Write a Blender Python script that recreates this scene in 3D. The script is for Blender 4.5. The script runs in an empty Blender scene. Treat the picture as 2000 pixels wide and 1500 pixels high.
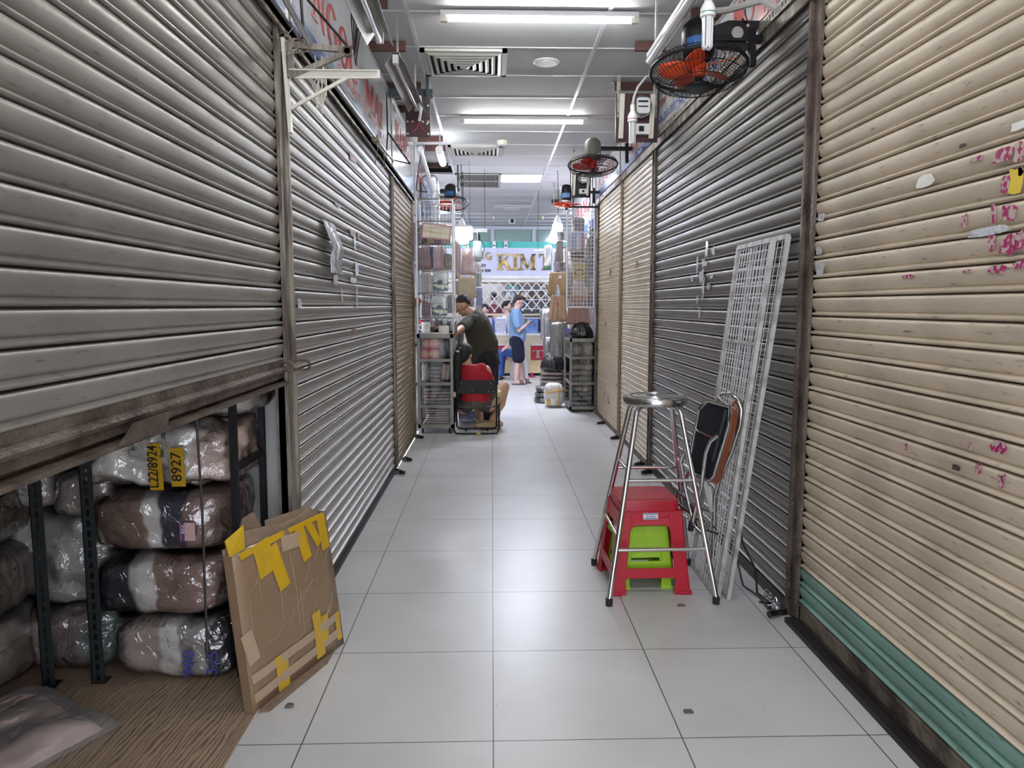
import bpy, math, random
from mathutils import Vector, Matrix, noise, Euler
R = math.radians
S = bpy.context.scene
COL = S.collection
# ------------------------------------------------------------------ camera
F = 1422.0; H = 1.365; TH = math.atan(153/F); PSI = math.atan(39*math.cos(TH)/F)
cam = bpy.data.cameras.new('camera'); cam.sensor_width = 36; cam.lens = F/2000*36
camo = bpy.data.objects.new('camera', cam); COL.objects.link(camo)
camo.location = (0, 0, H); camo.rotation_euler = (math.pi/2-TH, 0, -PSI)
cam.clip_start = .05; cam.clip_end = 100
S.camera = camo
CM = Euler((math.pi/2-TH, 0, -PSI)).to_matrix()
def at(px, py, X=None, Y=None, Z=None):
    """point of the place seen at a photo pixel, on the plane X=, Y= or Z="""
    d = CM @ Vector(((px-1000)/F, (750-py)/F, -1))
    if X is not None: t = X/d.x
    elif Y is not None: t = Y/d.y
    else: t = (Z-H)/d.z
    return Vector((d.x*t, d.y*t, H+d.z*t))
# ------------------------------------------------------------------ view, world
S.view_settings.view_transform = 'Standard'; S.view_settings.look = 'None'
S.view_settings.gamma = 1; S.view_settings.use_curve_mapping = False
S.view_settings.exposure = 0.6
W = bpy.data.worlds.new('world'); S.world = W; W.use_nodes = True
W.node_tree.nodes['Background'].inputs[0].default_value = (.86, .9, 1, 1)
W.node_tree.nodes['Background'].inputs[1].default_value = 2.4
TUBE_NEAR = 58.0; TUBE_FAR = 270.0; BULB = 50.0
random.seed(7)
# ------------------------------------------------------------------ materials
MATS = {}
def nt(m): return m.node_tree.nodes, m.node_tree.links
def mat(name, col, rough=.5, metal=0, var=0, scale=6, bump=0, bscale=40, spec=.5, coat=0, emit=0, ecol=None,
        stretch=None, col2=None, alpha=1, trans=0, thr=None):
    if name in MATS: return MATS[name]
    m = bpy.data.materials.new(name); m.use_nodes = True; n, l = nt(m); b = n['Principled BSDF']
    b.inputs['Base Color'].default_value = (*col, 1); b.inputs['Roughness'].default_value = rough
    b.inputs['Metallic'].default_value = metal; b.inputs['Specular IOR Level'].default_value = spec
    b.inputs['Coat Weight'].default_value = coat; b.inputs['Coat Roughness'].default_value = .08
    b.inputs['Alpha'].default_value = alpha; b.inputs['Transmission Weight'].default_value = trans
    if emit: b.inputs['Emission Color'].default_value = (*(ecol or col), 1); b.inputs['Emission Strength'].default_value = emit
    if var or bump or col2:
        tc = n.new('ShaderNodeTexCoord'); mp = n.new('ShaderNodeMapping'); l.new(tc.outputs['Object'], mp.inputs[0])
        if stretch: mp.inputs['Scale'].default_value = stretch
    if var or col2:
        t = n.new('ShaderNodeTexNoise'); t.inputs['Scale'].default_value = scale; t.inputs['Detail'].default_value = 5
        l.new(mp.outputs[0], t.inputs['Vector'])
        r = n.new('ShaderNodeValToRGB'); a, c = thr or (.3, .7)
        r.color_ramp.elements[0].position = a; r.color_ramp.elements[1].position = c
        c2 = col2 or tuple(x*(1-var) for x in col)
        r.color_ramp.elements[0].color = (*c2, 1); r.color_ramp.elements[1].color = (*col, 1)
        l.new(t.outputs['Fac'], r.inputs[0]); l.new(r.outputs[0], b.inputs['Base Color'])
    if bump:
        t2 = n.new('ShaderNodeTexNoise'); t2.inputs['Scale'].default_value = bscale; t2.inputs['Detail'].default_value = 4
        l.new(mp.outputs[0], t2.inputs['Vector'])
        bp = n.new('ShaderNodeBump'); bp.inputs['Strength'].default_value = bump; bp.inputs['Distance'].default_value = .02
        l.new(t2.outputs['Fac'], bp.inputs['Height']); l.new(bp.outputs[0], b.inputs['Normal'])
    MATS[name] = m; return m
def film(name, tint=(1, 1, 1), base=.14, fr=.55, rough=.12, bscale=18, bump=.8, milky=0):
    """clear plastic: transparent with Fresnel gloss, wrinkled"""
    if name in MATS: return MATS[name]
    m = bpy.data.materials.new(name); m.use_nodes = True; n, l = nt(m)
    for x in list(n): n.remove(x)
    o = n.new('ShaderNodeOutputMaterial'); tr = n.new('ShaderNodeBsdfTransparent'); tr.inputs[0].default_value = (*tint, 1)
    g = n.new('ShaderNodeBsdfGlossy'); g.inputs['Roughness'].default_value = rough; g.inputs[0].default_value = (.95, .95, .97, 1)
    fn = n.new('ShaderNodeFresnel'); fn.inputs[0].default_value = 1.45
    tc = n.new('ShaderNodeTexCoord'); t = n.new('ShaderNodeTexNoise'); t.inputs['Scale'].default_value = bscale; t.inputs['Detail'].default_value = 3
    t.inputs['Distortion'].default_value = 1.2
    l.new(tc.outputs['Object'], t.inputs['Vector'])
    bp = n.new('ShaderNodeBump'); bp.inputs['Strength'].default_value = bump; bp.inputs['Distance'].default_value = .02
    l.new(t.outputs['Fac'], bp.inputs['Height']); l.new(bp.outputs[0], g.inputs['Normal']); l.new(bp.outputs[0], fn.inputs['Normal'])
    ma = n.new('ShaderNodeMath'); ma.operation = 'MULTIPLY_ADD'; ma.inputs[1].default_value = fr*2; ma.inputs[2].default_value = base; ma.use_clamp = True
    l.new(fn.outputs[0], ma.inputs[0])
    mx = n.new('ShaderNodeMixShader'); l.new(ma.outputs[0], mx.inputs[0]); l.new(tr.outputs[0], mx.inputs[1]); l.new(g.outputs[0], mx.inputs[2])
    last = mx
    if milky:
        d = n.new('ShaderNodeBsdfDiffuse'); d.inputs[0].default_value = (.75, .72, .74, 1)
        m2 = n.new('ShaderNodeMixShader'); m2.inputs[0].default_value = milky
        l.new(mx.outputs[0], m2.inputs[1]); l.new(d.outputs[0], m2.inputs[2]); last = m2
    l.new(last.outputs[0], o.inputs[0]); MATS[name] = m; return m
def bands(name, cols, axis=0, span=1.0, dist=.12, rough=.75, bump=.35, bscale=14, coat=.0):
    """garments packed side by side: bands of colour along one axis with wobbling borders"""
    if name in MATS: return MATS[name]
    m = mat(name, cols[0], rough=rough, coat=coat, bump=bump, bscale=bscale); n, l = nt(m); b = n['Principled BSDF']
    tc = n.new('ShaderNodeTexCoord'); sp = n.new('ShaderNodeSeparateXYZ'); l.new(tc.outputs['Object'], sp.inputs[0])
    t = n.new('ShaderNodeTexNoise'); t.inputs['Scale'].default_value = 7; l.new(tc.outputs['Object'], t.inputs['Vector'])
    a = n.new('ShaderNodeMath'); a.operation = 'MULTIPLY_ADD'; a.inputs[1].default_value = 1/span; a.inputs[2].default_value = .5-dist/2
    l.new(sp.outputs[axis], a.inputs[0])
    a2 = n.new('ShaderNodeMath'); a2.operation = 'MULTIPLY_ADD'; a2.inputs[1].default_value = dist; l.new(t.outputs['Fac'], a2.inputs[0]); l.new(a.outputs[0], a2.inputs[2])
    r = n.new('ShaderNodeValToRGB'); r.color_ramp.interpolation = 'LINEAR'; e = r.color_ramp.elements
    k = len(cols); e[0].position = 0; e[0].color = (*cols[0], 1); e[1].position = 1; e[1].color = (*cols[-1], 1)
    for i in range(1, k):
        x = e.new(i/k-.015); x.color = (*cols[i-1], 1); x = e.new(i/k+.015); x.color = (*cols[i], 1)
    l.new(a2.outputs[0], r.inputs[0]); l.new(r.outputs[0], b.inputs['Base Color']); return m
def shutter_mat(name, col, dirt, rough=.36, metal=.35):
    if name in MATS: return MATS[name]
    m = mat(name, col, rough=rough, metal=metal); n, l = nt(m); b = n['Principled BSDF']
    tc = n.new('ShaderNodeTexCoord')
    def nz(sc, st, det=5):
        mp = n.new('ShaderNodeMapping'); mp.inputs['Scale'].default_value = st; l.new(tc.outputs['Object'], mp.inputs[0])
        t = n.new('ShaderNodeTexNoise'); t.inputs['Scale'].default_value = sc; t.inputs['Detail'].default_value = det; l.new(mp.outputs[0], t.inputs[0]); return t
    a = nz(3, (1, 1, 1.5)); c = nz(9, (1, 1.5, 10), 6)
    r = n.new('ShaderNodeValToRGB'); r.color_ramp.elements[0].position = .35; r.color_ramp.elements[1].position = .62
    r.color_ramp.elements[0].color = (*tuple(x*.8 for x in col), 1); r.color_ramp.elements[1].color = (*col, 1); l.new(a.outputs[0], r.inputs[0])
    r2 = n.new('ShaderNodeValToRGB'); r2.color_ramp.elements[0].position = .62; r2.color_ramp.elements[1].position = .74; l.new(c.outputs[0], r2.inputs[0])
    mx = n.new('ShaderNodeMix'); mx.data_type = 'RGBA'; l.new(r2.outputs[0], mx.inputs[0]); l.new(r.outputs[0], mx.inputs[6]); mx.inputs[7].default_value = (*dirt, 1)
    l.new(mx.outputs[2], b.inputs['Base Color'])
    rr = n.new('ShaderNodeMapRange'); rr.inputs[3].default_value = rough-.08; rr.inputs[4].default_value = rough+.16; l.new(a.outputs[0], rr.inputs[0]); l.new(rr.outputs[0], b.inputs['Roughness'])
    bp = n.new('ShaderNodeBump'); bp.inputs['Strength'].default_value = .25; bp.inputs['Distance'].default_value = .01; bp.inputs['Strength'].default_value = .1; l.new(a.outputs[0], bp.inputs['Height']); l.new(bp.outputs[0], b.inputs['Normal'])
    return m
M = dict(
 grey=shutter_mat('grey_shutter_paint', (.31, .288, .26), (.13, .115, .10), .33, .45),
 grey2=shutter_mat('warm_grey_shutter_paint', (.20, .18, .16), (.15, .13, .11), .34, .4),
 beige=shutter_mat('beige_shutter_paint', (.68, .575, .44), (.27, .21, .155), .36, .2),
 tan=shutter_mat('tan_shutter_paint', (.58, .48, .33), (.25, .18, .12), .27, .2),
 brown=shutter_mat('yellowed_shutter_paint', (.30, .22, .13), (.14, .09, .06), .4, .2),
 green=shutter_mat('green_shutter_paint', (.20, .35, .29), (.08, .12, .1), .38, .1),
 rust=mat('rusty_iron', (.155, .12, .095), .5, .4, col2=(.065, .042, .032), scale=9, bump=.4, bscale=60, thr=(.35, .6)),
 sill=mat('dirty_sill_metal', (.20, .165, .125), .6, .2, col2=(.05, .035, .03), scale=7, bump=.5, bscale=30, thr=(.4, .62)),
 dark=mat('dark_grime_metal', (.03, .022, .022), .5, .3, var=.5),
 post=mat('worn_post_paint', (.30, .265, .22), .5, .3, col2=(.10, .07, .055), scale=12, bump=.3, bscale=70, stretch=(1, 1, .25), thr=(.4, .6)),
 iron=mat('painted_angle_iron', (.42, .39, .33), .5, .2, col2=(.2, .16, .13), scale=25, thr=(.38, .55)),
 steel=mat('stainless_steel', (.62, .62, .63), .18, 1, var=.15, scale=14),
 chrome=mat('chrome_tube', (.72, .72, .73), .12, 1),
 alu=mat('aluminium', (.55, .55, .55), .35, .85, var=.25, scale=10),
 white=mat('white_plastic', (.80, .80, .80), .35),
 cream=mat('cream_plastic', (.72, .69, .60), .4),
 black=mat('black_plastic', (.010, .010, .012), .45, spec=.35),
 blackgloss=mat('black_gloss', (.01, .01, .012), .15, coat=.5),
 rubber=mat('black_rubber', (.015, .015, .015), .7),
 orange=mat('orange_fan_blade', (.85, .10, .025), .35), red=mat('red_fan_blade', (.55, .03, .03), .35),
 blue=mat('blue_label', (.03, .12, .36), .4), sprite=mat('sky_blue_label', (.15, .38, .7), .4),
 wallw=mat('white_wall_paint', (.70, .70, .68), .7, var=.08, scale=3),
 sign=mat('white_sign_sheet', (.66, .67, .70), .16, coat=.6, var=.06, scale=2, bump=.15, bscale=4),
 signblue=mat('blue_sign_print', (.05, .12, .42), .2, coat=.5), signlb=mat('pale_blue_sign_print', (.33, .45, .68), .2, coat=.5),
 signred=mat('red_sign_print', (.55, .06, .06), .25, coat=.4), signgold=mat('gold_sign_print', (.62, .50, .30), .25, coat=.4),
 maroon=mat('maroon_meter_board', (.055, .012, .016), .5), wood=mat('dark_red_wood', (.10, .035, .03), .6, var=.4),
 cable=mat('black_cable', (.012, .012, .012), .5), greycable=mat('grey_cable', (.42, .40, .38), .45),
 redp=mat('red_stool_plastic', (.50, .008, .03), .34, var=.1, scale=3), lime=mat('lime_stool_plastic', (.38, .66, .03), .36),
 blacks=mat('black_seat_shell', (.012, .014, .02), .4, var=.3), brownv=mat('brown_vinyl', (.24, .07, .03), .3, bump=.2, bscale=120),
 card=mat('brown_cardboard', (.30, .195, .115), .55, var=.18, scale=4, coat=.35, bump=.15, bscale=9),
 cardin=mat('cardboard_edge', (.27, .19, .13), .8, var=.3, scale=30),
 ytape=mat('yellow_packing_tape', (.68, .42, .015), .25, coat=.5, var=.15, scale=12), ctape=mat('tan_packing_tape', (.46, .34, .23), .22, coat=.6),
 gtape=mat('orange_bale_tape', (.56, .33, .015), .35, coat=.2), ink=mat('black_ink', (.01, .01, .015), .5), blueink=mat('blue_ink', (.05, .06, .32), .5),
 gitape=mat('glossy_clear_tape', (.62, .62, .65), .1, coat=1, bump=.8, bscale=60),
 slot=mat('dark_slotted_angle', (.045, .055, .06), .45, .5), skin=mat('skin', (.58, .35, .24), .5), skinp=mat('pale_skin', (.72, .48, .42), .5),
 skint=mat('tanned_skin', (.40, .22, .13), .45), hair=mat('black_hair', (.009, .008, .008), .6, bump=.25, bscale=90), hairb=mat('brown_black_hair', (.03, .014, .014), .45, bump=.6, bscale=90),
 olive=mat('olive_tshirt', (.036, .034, .02), .85, var=.2, scale=5), bluet=mat('blue_tshirt', (.22, .37, .62), .85, var=.15, scale=5), redt=mat('red_tshirt', (.42, .008, .022), .8, var=.15, scale=5),
 blackc=mat('black_cloth', (.008, .008, .011), .9), navy=mat('navy_shorts', (.008, .01, .03), .9), camo=mat('grey_brown_shorts', (.13, .115, .105), .9, col2=(.04, .035, .03), scale=14),
 jeans=mat('blue_jeans', (.05, .13, .42), .85, var=.25), wshirt=mat('white_checked_shirt', (.68, .68, .74), .85, var=.25, scale=40), pinkc=mat('pink_shirt', (.8, .42, .45), .85),
 clog=mat('tan_clog', (.46, .36, .20), .5), slide=mat('brown_grey_slide', (.16, .125, .12), .6), pink=mat('magenta_slipper', (.7, .03, .22), .4),
 ivory=mat('ivory_arm_pad', (.62, .50, .28), .5), paper=mat('white_paper', (.82, .80, .74), .7), goldl=mat('gold_letter', (.26, .17, .04), .25, .8, col2=(.05, .03, .012), scale=13, thr=(.4, .6)),
 glassd=mat('smoked_glass', (.23, .33, .30), .12, 0, spec=.6), teal=mat('teal_panel', (.06, .55, .48), .4), mull=mat('grey_mullion', (.45, .47, .52), .5),
 counter=mat('cream_counter_wood', (.78, .62, .36), .45, var=.12), ctrim=mat('pale_gold_trim', (.62, .55, .40), .3, .3), crimson=mat('crimson_panel', (.42, .015, .045), .4),
 whitemetal=mat('white_powder_coat', (.72, .73, .75), .4), rackm=mat('dirty_white_rack', (.55, .54, .52), .5, .2, col2=(.30, .28, .26), scale=18, thr=(.3, .55)),
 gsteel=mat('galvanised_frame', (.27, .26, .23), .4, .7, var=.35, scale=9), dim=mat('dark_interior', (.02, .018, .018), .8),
 magenta=mat('magenta_sticker', (.36, .015, .11), .4, col2=(.50, .40, .36), scale=70, thr=(.47, .52)), yellows=mat('yellow_sticker', (.75, .55, .05), .4),
 brasst=mat('brass', (.5, .38, .15), .35, .8), tubeoff=mat('unlit_tube_glass', (.72, .72, .74), .12, coat=.8), refl=mat('tube_reflector', (.50, .48, .43), .4, .3, var=.3),
 vent=mat('vent_aluminium', (.62, .61, .56), .35, .4), ceil=mat('ceiling_board', (.56, .56, .57), .75, var=.05, scale=1.5), tbar=mat('ceiling_tee', (.72, .72, .76), .3, .3),
 bagblack=mat('black_bag_plastic', (.008, .008, .010), .16, coat=.6, bump=1.0, bscale=22), lino=None)
FILM = film('clear_wrap'); FILM2 = film('thin_clear_bag', base=.10, fr=.5, bscale=30); MILKY = film('milky_bag', milky=.2, base=.05, rough=.25, bscale=14)
GLASS = film('cabinet_glass', base=.03, fr=.5, rough=.03, bscale=1, bump=0)
def emis(name, col, st):
    m = mat(name, col, emit=st, ecol=col); return m
M['tube'] = emis('lit_tube', (.97, 1, .98), TUBE_NEAR); M['tubel'] = emis('lit_side_tube', (.9, .95, 1), 9)
M['tubem'] = emis('added_stall_tube', (.70, .74, 1), 100)  # for the extra stall tubes that lift the far light
M['tubef'] = emis('added_tube_cool', (.80, .84, 1), TUBE_FAR)  # for tubes added out of view to brighten the far end
M['bulb'] = emis('lit_bulb', (.92, .95, 1), BULB); M['panel'] = emis('lit_ceiling_panel', (.80, .84, 1), 80)
# floor tiles
def tile_mat():
    m = mat('white_floor_tile', (.5, .5, .5), .2); n, l = nt(m); b = n['Principled BSDF']
    tc = n.new('ShaderNodeTexCoord'); sp = n.new('ShaderNodeSeparateXYZ'); l.new(tc.outputs['Object'], sp.inputs[0])
    def line(o, off):
        a = n.new('ShaderNodeMath'); a.operation = 'ADD'; a.inputs[1].default_value = off; l.new(o, a.inputs[0])
        p = n.new('ShaderNodeMath'); p.operation = 'PINGPONG'; p.inputs[1].default_value = .3; l.new(a.outputs[0], p.inputs[0])
        c = n.new('ShaderNodeMath'); c.operation = 'LESS_THAN'; c.inputs[1].default_value = .0019; l.new(p.outputs[0], c.inputs[0]); return c
    x = line(sp.outputs[0], 60); y = line(sp.outputs[1], 60-2.163+1.8)
    mx = n.new('ShaderNodeMath'); mx.operation = 'MAXIMUM'; l.new(x.outputs[0], mx.inputs[0]); l.new(y.outputs[0], mx.inputs[1])
    t = n.new('ShaderNodeTexNoise'); t.inputs['Scale'].default_value = 2.2; t.inputs['Detail'].default_value = 7; l.new(tc.outputs['Object'], t.inputs[0])
    r = n.new('ShaderNodeValToRGB'); r.color_ramp.elements[0].position = .3; r.color_ramp.elements[1].position = .75
    r.color_ramp.elements[0].color = (.56, .555, .55, 1); r.color_ramp.elements[1].color = (.66, .66, .665, 1); l.new(t.outputs[0], r.inputs[0])
    t3 = n.new('ShaderNodeTexNoise'); t3.inputs['Scale'].default_value = 55; t3.inputs['Detail'].default_value = 2; l.new(tc.outputs['Object'], t3.inputs[0])
    r3 = n.new('ShaderNodeValToRGB'); r3.color_ramp.elements[0].position = .74; r3.color_ramp.elements[1].position = .77; l.new(t3.outputs[0], r3.inputs[0])
    m1 = n.new('ShaderNodeMix'); m1.data_type = 'RGBA'; l.new(r3.outputs[0], m1.inputs[0]); l.new(r.outputs[0], m1.inputs[6]); m1.inputs[7].default_value = (.3, .27, .25, 1)
    m2 = n.new('ShaderNodeMix'); m2.data_type = 'RGBA'; l.new(mx.outputs[0], m2.inputs[0]); l.new(m1.outputs[2], m2.inputs[6]); m2.inputs[7].default_value = (.06, .055, .055, 1)
    l.new(m2.outputs[2], b.inputs['Base Color'])
    rr = n.new('ShaderNodeMapRange'); rr.inputs[3].default_value = .26; rr.inputs[4].default_value = .36; l.new(t.outputs[0], rr.inputs[0]); l.new(rr.outputs[0], b.inputs['Roughness'])
    bp = n.new('ShaderNodeBump'); bp.inputs['Strength'].default_value = .4; bp.inputs['Distance'].default_value = -.003; l.new(mx.outputs[0], bp.inputs['Height']); l.new(bp.outputs[0], b.inputs['Normal'])
    return m
def wood_mat():
    m = mat('wood_grain_lino', (.3, .22, .15), .45); n, l = nt(m); b = n['Principled BSDF']
    tc = n.new('ShaderNodeTexCoord'); mp = n.new('ShaderNodeMapping'); mp.inputs['Rotation'].default_value = (0, 0, R(28)); mp.inputs['Scale'].default_value = (26, 3.2, 1)
    l.new(tc.outputs['Object'], mp.inputs[0])
    w = n.new('ShaderNodeTexWave'); w.inputs['Scale'].default_value = .9; w.inputs['Distortion'].default_value = 15; w.inputs['Detail'].default_value = 5; w.inputs['Detail Scale'].default_value = .9
    l.new(mp.outputs[0], w.inputs[0]); r = n.new('ShaderNodeValToRGB'); r.color_ramp.elements[0].color = (.19, .13, .085, 1); r.color_ramp.elements[1].color = (.36, .265, .18, 1)
    r.color_ramp.elements[0].position = .1; r.color_ramp.elements[1].position = .55; l.new(w.outputs[0], r.inputs[0]); l.new(r.outputs[0], b.inputs['Base Color']); return m
# ------------------------------------------------------------------ mesh builder
class MB:
    def __init__(s): s.v = []; s.f = []; s.m = []; s.mi = 0
    def add(s, v, f):
        k = len(s.v); s.v += [tuple(x) for x in v]; s.f += [tuple(k+i for i in q) for q in f]; s.m += [s.mi]*len(f); return s
    def box(s, c, d, rot=None):
        h = [x/2 for x in d]; c = Vector(c); Rm = Euler(rot).to_matrix() if rot else None; v = []
        for sx in (-1, 1):
            for sy in (-1, 1):
                for sz in (-1, 1):
                    p = Vector((sx*h[0], sy*h[1], sz*h[2])); v.append((Rm @ p if Rm else p)+c)
        return s.add(v, [(0, 1, 3, 2), (4, 6, 7, 5), (0, 4, 5, 1), (2, 3, 7, 6), (0, 2, 6, 4), (1, 5, 7, 3)])
    def b2(s, a, b): return s.box([(x+y)/2 for x, y in zip(a, b)], [abs(y-x) for x, y in zip(a, b)])
    def tube(s, pts, r, n=8, cap=True, closed=False, flat=1):
        pts = [Vector(p) for p in pts]; k = len(pts); rs = r if isinstance(r, (list, tuple)) else [r]*k
        rings = []; up = None
        for i, p in enumerate(pts):
            if closed: t = pts[(i+1) % k]-pts[i-1]
            else: t = pts[min(i+1, k-1)]-pts[max(i-1, 0)]
            if t.length < 1e-9: t = Vector((0, 0, 1))
            t.normalize()
            if up is None: up = Vector((0, 0, 1)) if abs(t.z) < .9 else Vector((1, 0, 0))
            a = t.cross(up); a.normalize(); up = a.cross(t); up.normalize()
            rings.append([p+a*math.cos(2*math.pi*j/n)*rs[i]+up*math.sin(2*math.pi*j/n)*rs[i]*flat for j in range(n)])
        v = [q for g in rings for q in g]; f = []
        for i in range(k if closed else k-1):
            for j in range(n): a = i*n; b = ((i+1) % k)*n; f.append((a+j, a+(j+1) % n, b+(j+1) % n, b+j))
        if cap and not closed: f += [tuple(range(n))[::-1], tuple((k-1)*n+j for j in range(n))]
        return s.add(v, f)
    def bar(s, p, q, w, d=None, up=(0, 0, 1)):
        p = Vector(p); q = Vector(q); t = (q-p).normalized(); u = Vector(up)
        if abs(t.dot(u)) > .95: u = Vector((0, 1, 0))
        a = t.cross(u).normalized(); b = a.cross(t); d = d or w; v = []
        for e in (p, q):
            for i, j in ((-1, -1), (1, -1), (1, 1), (-1, 1)): v.append(e+a*i*w/2+b*j*d/2)
        return s.add(v, [(0, 3, 2, 1), (4, 5, 6, 7)]+[(i, (i+1) % 4, 4+(i+1) % 4, 4+i) for i in range(4)])
    def lathe(s, prof, c=(0, 0, 0), n=24, axis='z', fold=0, k=9, ph=0):
        c = Vector(c); v = []; f = []
        for i, (r, z) in enumerate(prof):
            for j in range(n):
                a = 2*math.pi*j/n; rr = r*(1+fold*math.sin(k*a+ph+z*9)+fold*.6*math.sin((k*2+1)*a+z*14))
                p = (rr*math.cos(a), rr*math.sin(a), z)
                if axis == 'x': p = (p[2], p[0], p[1])
                elif axis == 'y': p = (p[0], p[2], p[1])
                v.append(c+Vector(p))
        for i in range(len(prof)-1):
            for j in range(n): f.append((i*n+j, i*n+(j+1) % n, (i+1)*n+(j+1) % n, (i+1)*n+j))
        f += [tuple(range(n))[::-1], tuple((len(prof)-1)*n+j for j in range(n))]
        return s.add(v, f)
    def blob(s, c, d, p=4, amp=0, fr=4, seed=0, n=10, rot=None, pw=None):
        """rounded soft box: superellipsoid with noise"""
        v = []; f = []; c = Vector(c); Rm = Euler(rot).to_matrix() if rot else None
        for ax in range(3):
            for sg in (-1, 1):
                k = len(v)
                for i in range(n+1):
                    for j in range(n+1):
                        a = math.tan((i/n*2-1)*math.pi/4); b = math.tan((j/n*2-1)*math.pi/4)
                        q = [0, 0, 0]; q[ax] = sg; q[(ax+1) % 3] = a; q[(ax+2) % 3] = b
                        L = sum(abs(x)**p for x in q)**(1/p); q = Vector([x/L for x in q])
                        w = Vector((q.x*d[0]/2, q.y*d[1]/2, q.z*d[2]/2))
                        if amp:
                            nn = noise.noise(w*fr+Vector((seed*7.3, seed*3.1, seed)))+.5*noise.noise(w*fr*2.3+Vector((seed, 5, 1)))
                            w += q.normalized()*amp*nn
                        if Rm: w = Rm @ w
                        v.append(w+c)
                for i in range(n):
                    for j in range(n):
                        q = (k+i*(n+1)+j, k+(i+1)*(n+1)+j, k+(i+1)*(n+1)+j+1, k+i*(n+1)+j+1); f.append(q if sg > 0 else q[::-1])
        s.add(v, f); s.weld = True; return s
    def ell(s, c, d, n=16, m=10, rot=None):
        c = Vector(c); Rm = Euler(rot).to_matrix() if rot else Matrix.Identity(3); v = []; f = []
        for i in range(m+1):
            t = math.pi*i/m
            for j in range(n):
                a = 2*math.pi*j/n; v.append(c+Rm @ Vector((d[0]/2*math.sin(t)*math.cos(a), d[1]/2*math.sin(t)*math.sin(a), d[2]/2*math.cos(t))))
        for i in range(m):
            for j in range(n): f.append((i*n+j, (i+1)*n+j, (i+1)*n+(j+1) % n, i*n+(j+1) % n))
        s.add(v, f); s.weld = True; return s
    def loft(s, secs, n=20):
        """secs: (centre, a-vector, b-vector) ellipses"""
        v = []; f = []
        for c, a, b in secs:
            c = Vector(c); a = Vector(a); b = Vector(b)
            v += [c+a*math.cos(2*math.pi*j/n)+b*math.sin(2*math.pi*j/n) for j in range(n)]
        for i in range(len(secs)-1):
            for j in range(n): f.append((i*n+j, i*n+(j+1) % n, (i+1)*n+(j+1) % n, (i+1)*n+j))
        f += [tuple(range(n))[::-1], tuple((len(secs)-1)*n+j for j in range(n))]
        return s.add(v, f)
    def prism(s, pts, o, ux, uy, th):
        """polygon pts (2-D) in plane o,ux,uy extruded by vector th"""
        o = Vector(o); ux = Vector(ux); uy = Vector(uy); th = Vector(th); k = len(pts)
        v = [o+ux*x+uy*y for x, y in pts]; v += [q+th for q in v]
        return s.add(v, [tuple(range(k)), tuple(range(2*k-1, k-1, -1))]+[(i, (i+1) % k, k+(i+1) % k, k+i) for i in range(k)])
    def cloth(s, c, xl, xr, top, bot, folds=6, amp=.008, th=.012, nu=24, nv=12, ux=(1, 0, 0), seed=0):
        """hanging cloth, front and back sheet; xl,xr(v), top,bot(u) are functions"""
        c = Vector(c); ux = Vector(ux); w = ux.cross(Vector((0, 0, 1))); v = []; f = []
        for sd in (1, -1):
            for j in range(nv+1):
                for i in range(nu+1):
                    u = i/nu; t = j/nv; x = xl(t)+(xr(t)-xl(t))*u; z = top(u)+(bot(u)-top(u))*t
                    e = 0 if i in (0, nu) or j in (0, nv) else 1
                    dd = th*sd*e*.5+amp*math.sin(folds*u*6.28+seed+t*1.5)*(.3+t)+amp*.5*noise.noise(Vector((u*4, t*4, seed)))
                    v.append(c+ux*x+Vector((0, 0, z))+w*dd)
        N = (nu+1)*(nv+1)
        for j in range(nv):
            for i in range(nu):
                q = (j*(nu+1)+i, j*(nu+1)+i+1, (j+1)*(nu+1)+i+1, (j+1)*(nu+1)+i); f.append(q); f.append(tuple(N+k for k in q[::-1]))
        s.add(v, f); s.weld = True; return s
    def build(s, name, m, parent=None, smooth=None, world=False, mods=()):
        me = bpy.data.meshes.new(name); v = s.v
        if world and parent is not None:
            r = parent
            while r.parent: r = r.parent
            o = r.location; v = [(x-o.x, y-o.y, z-o.z) for x, y, z in v]
        me.from_pydata(v, [], s.f); ms = m if isinstance(m, (list, tuple)) else [m]
        for x in ms: me.materials.append(M[x] if isinstance(x, str) else x)
        if len(ms) > 1: me.polygons.foreach_set('material_index', s.m)
        if getattr(s, 'weld', 0):
            import bmesh
            b = bmesh.new(); b.from_mesh(me); bmesh.ops.remove_doubles(b, verts=b.verts, dist=1e-5); b.to_mesh(me); b.free()
        me.update()
        if smooth == 'all': me.shade_smooth()
        elif smooth is not False:
            me.shade_smooth()
            try: me.set_sharp_from_angle(angle=R(smooth or 40))
            except Exception: pass
        o = bpy.data.objects.new(name, me); COL.objects.link(o)
        if parent is not None: o.parent = parent
        return o
def tag(o, label=None, cat=None, group=None, kind=None):
    for k, x in (('label', label), ('category', cat), ('group', group), ('kind', kind)):
        if x: o[k] = x
    return o
def thing(name, label, cat, loc=(0, 0, 0), rz=0, group=None):
    o = bpy.data.objects.new(name, None); COL.objects.link(o); o.location = loc; o.rotation_euler = (0, 0, rz); o.empty_display_size = .05
    return tag(o, label, cat, group)
def struct(o): o['kind'] = 'structure'; return o
def recenter(o):
    """put a single-mesh thing's origin at its base centre"""
    vs = [v.co for v in o.data.vertices]; c = Vector(((min(v.x for v in vs)+max(v.x for v in vs))/2, (min(v.y for v in vs)+max(v.y for v in vs))/2, min(v.z for v in vs)))
    o.data.transform(Matrix.Translation(-c)); o.location = c; return o
def bevel(o, w=.004, seg=2):
    b = o.modifiers.new('bevel', 'BEVEL'); b.width = w; b.segments = seg; b.limit_method = 'ANGLE'; return o
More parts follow.
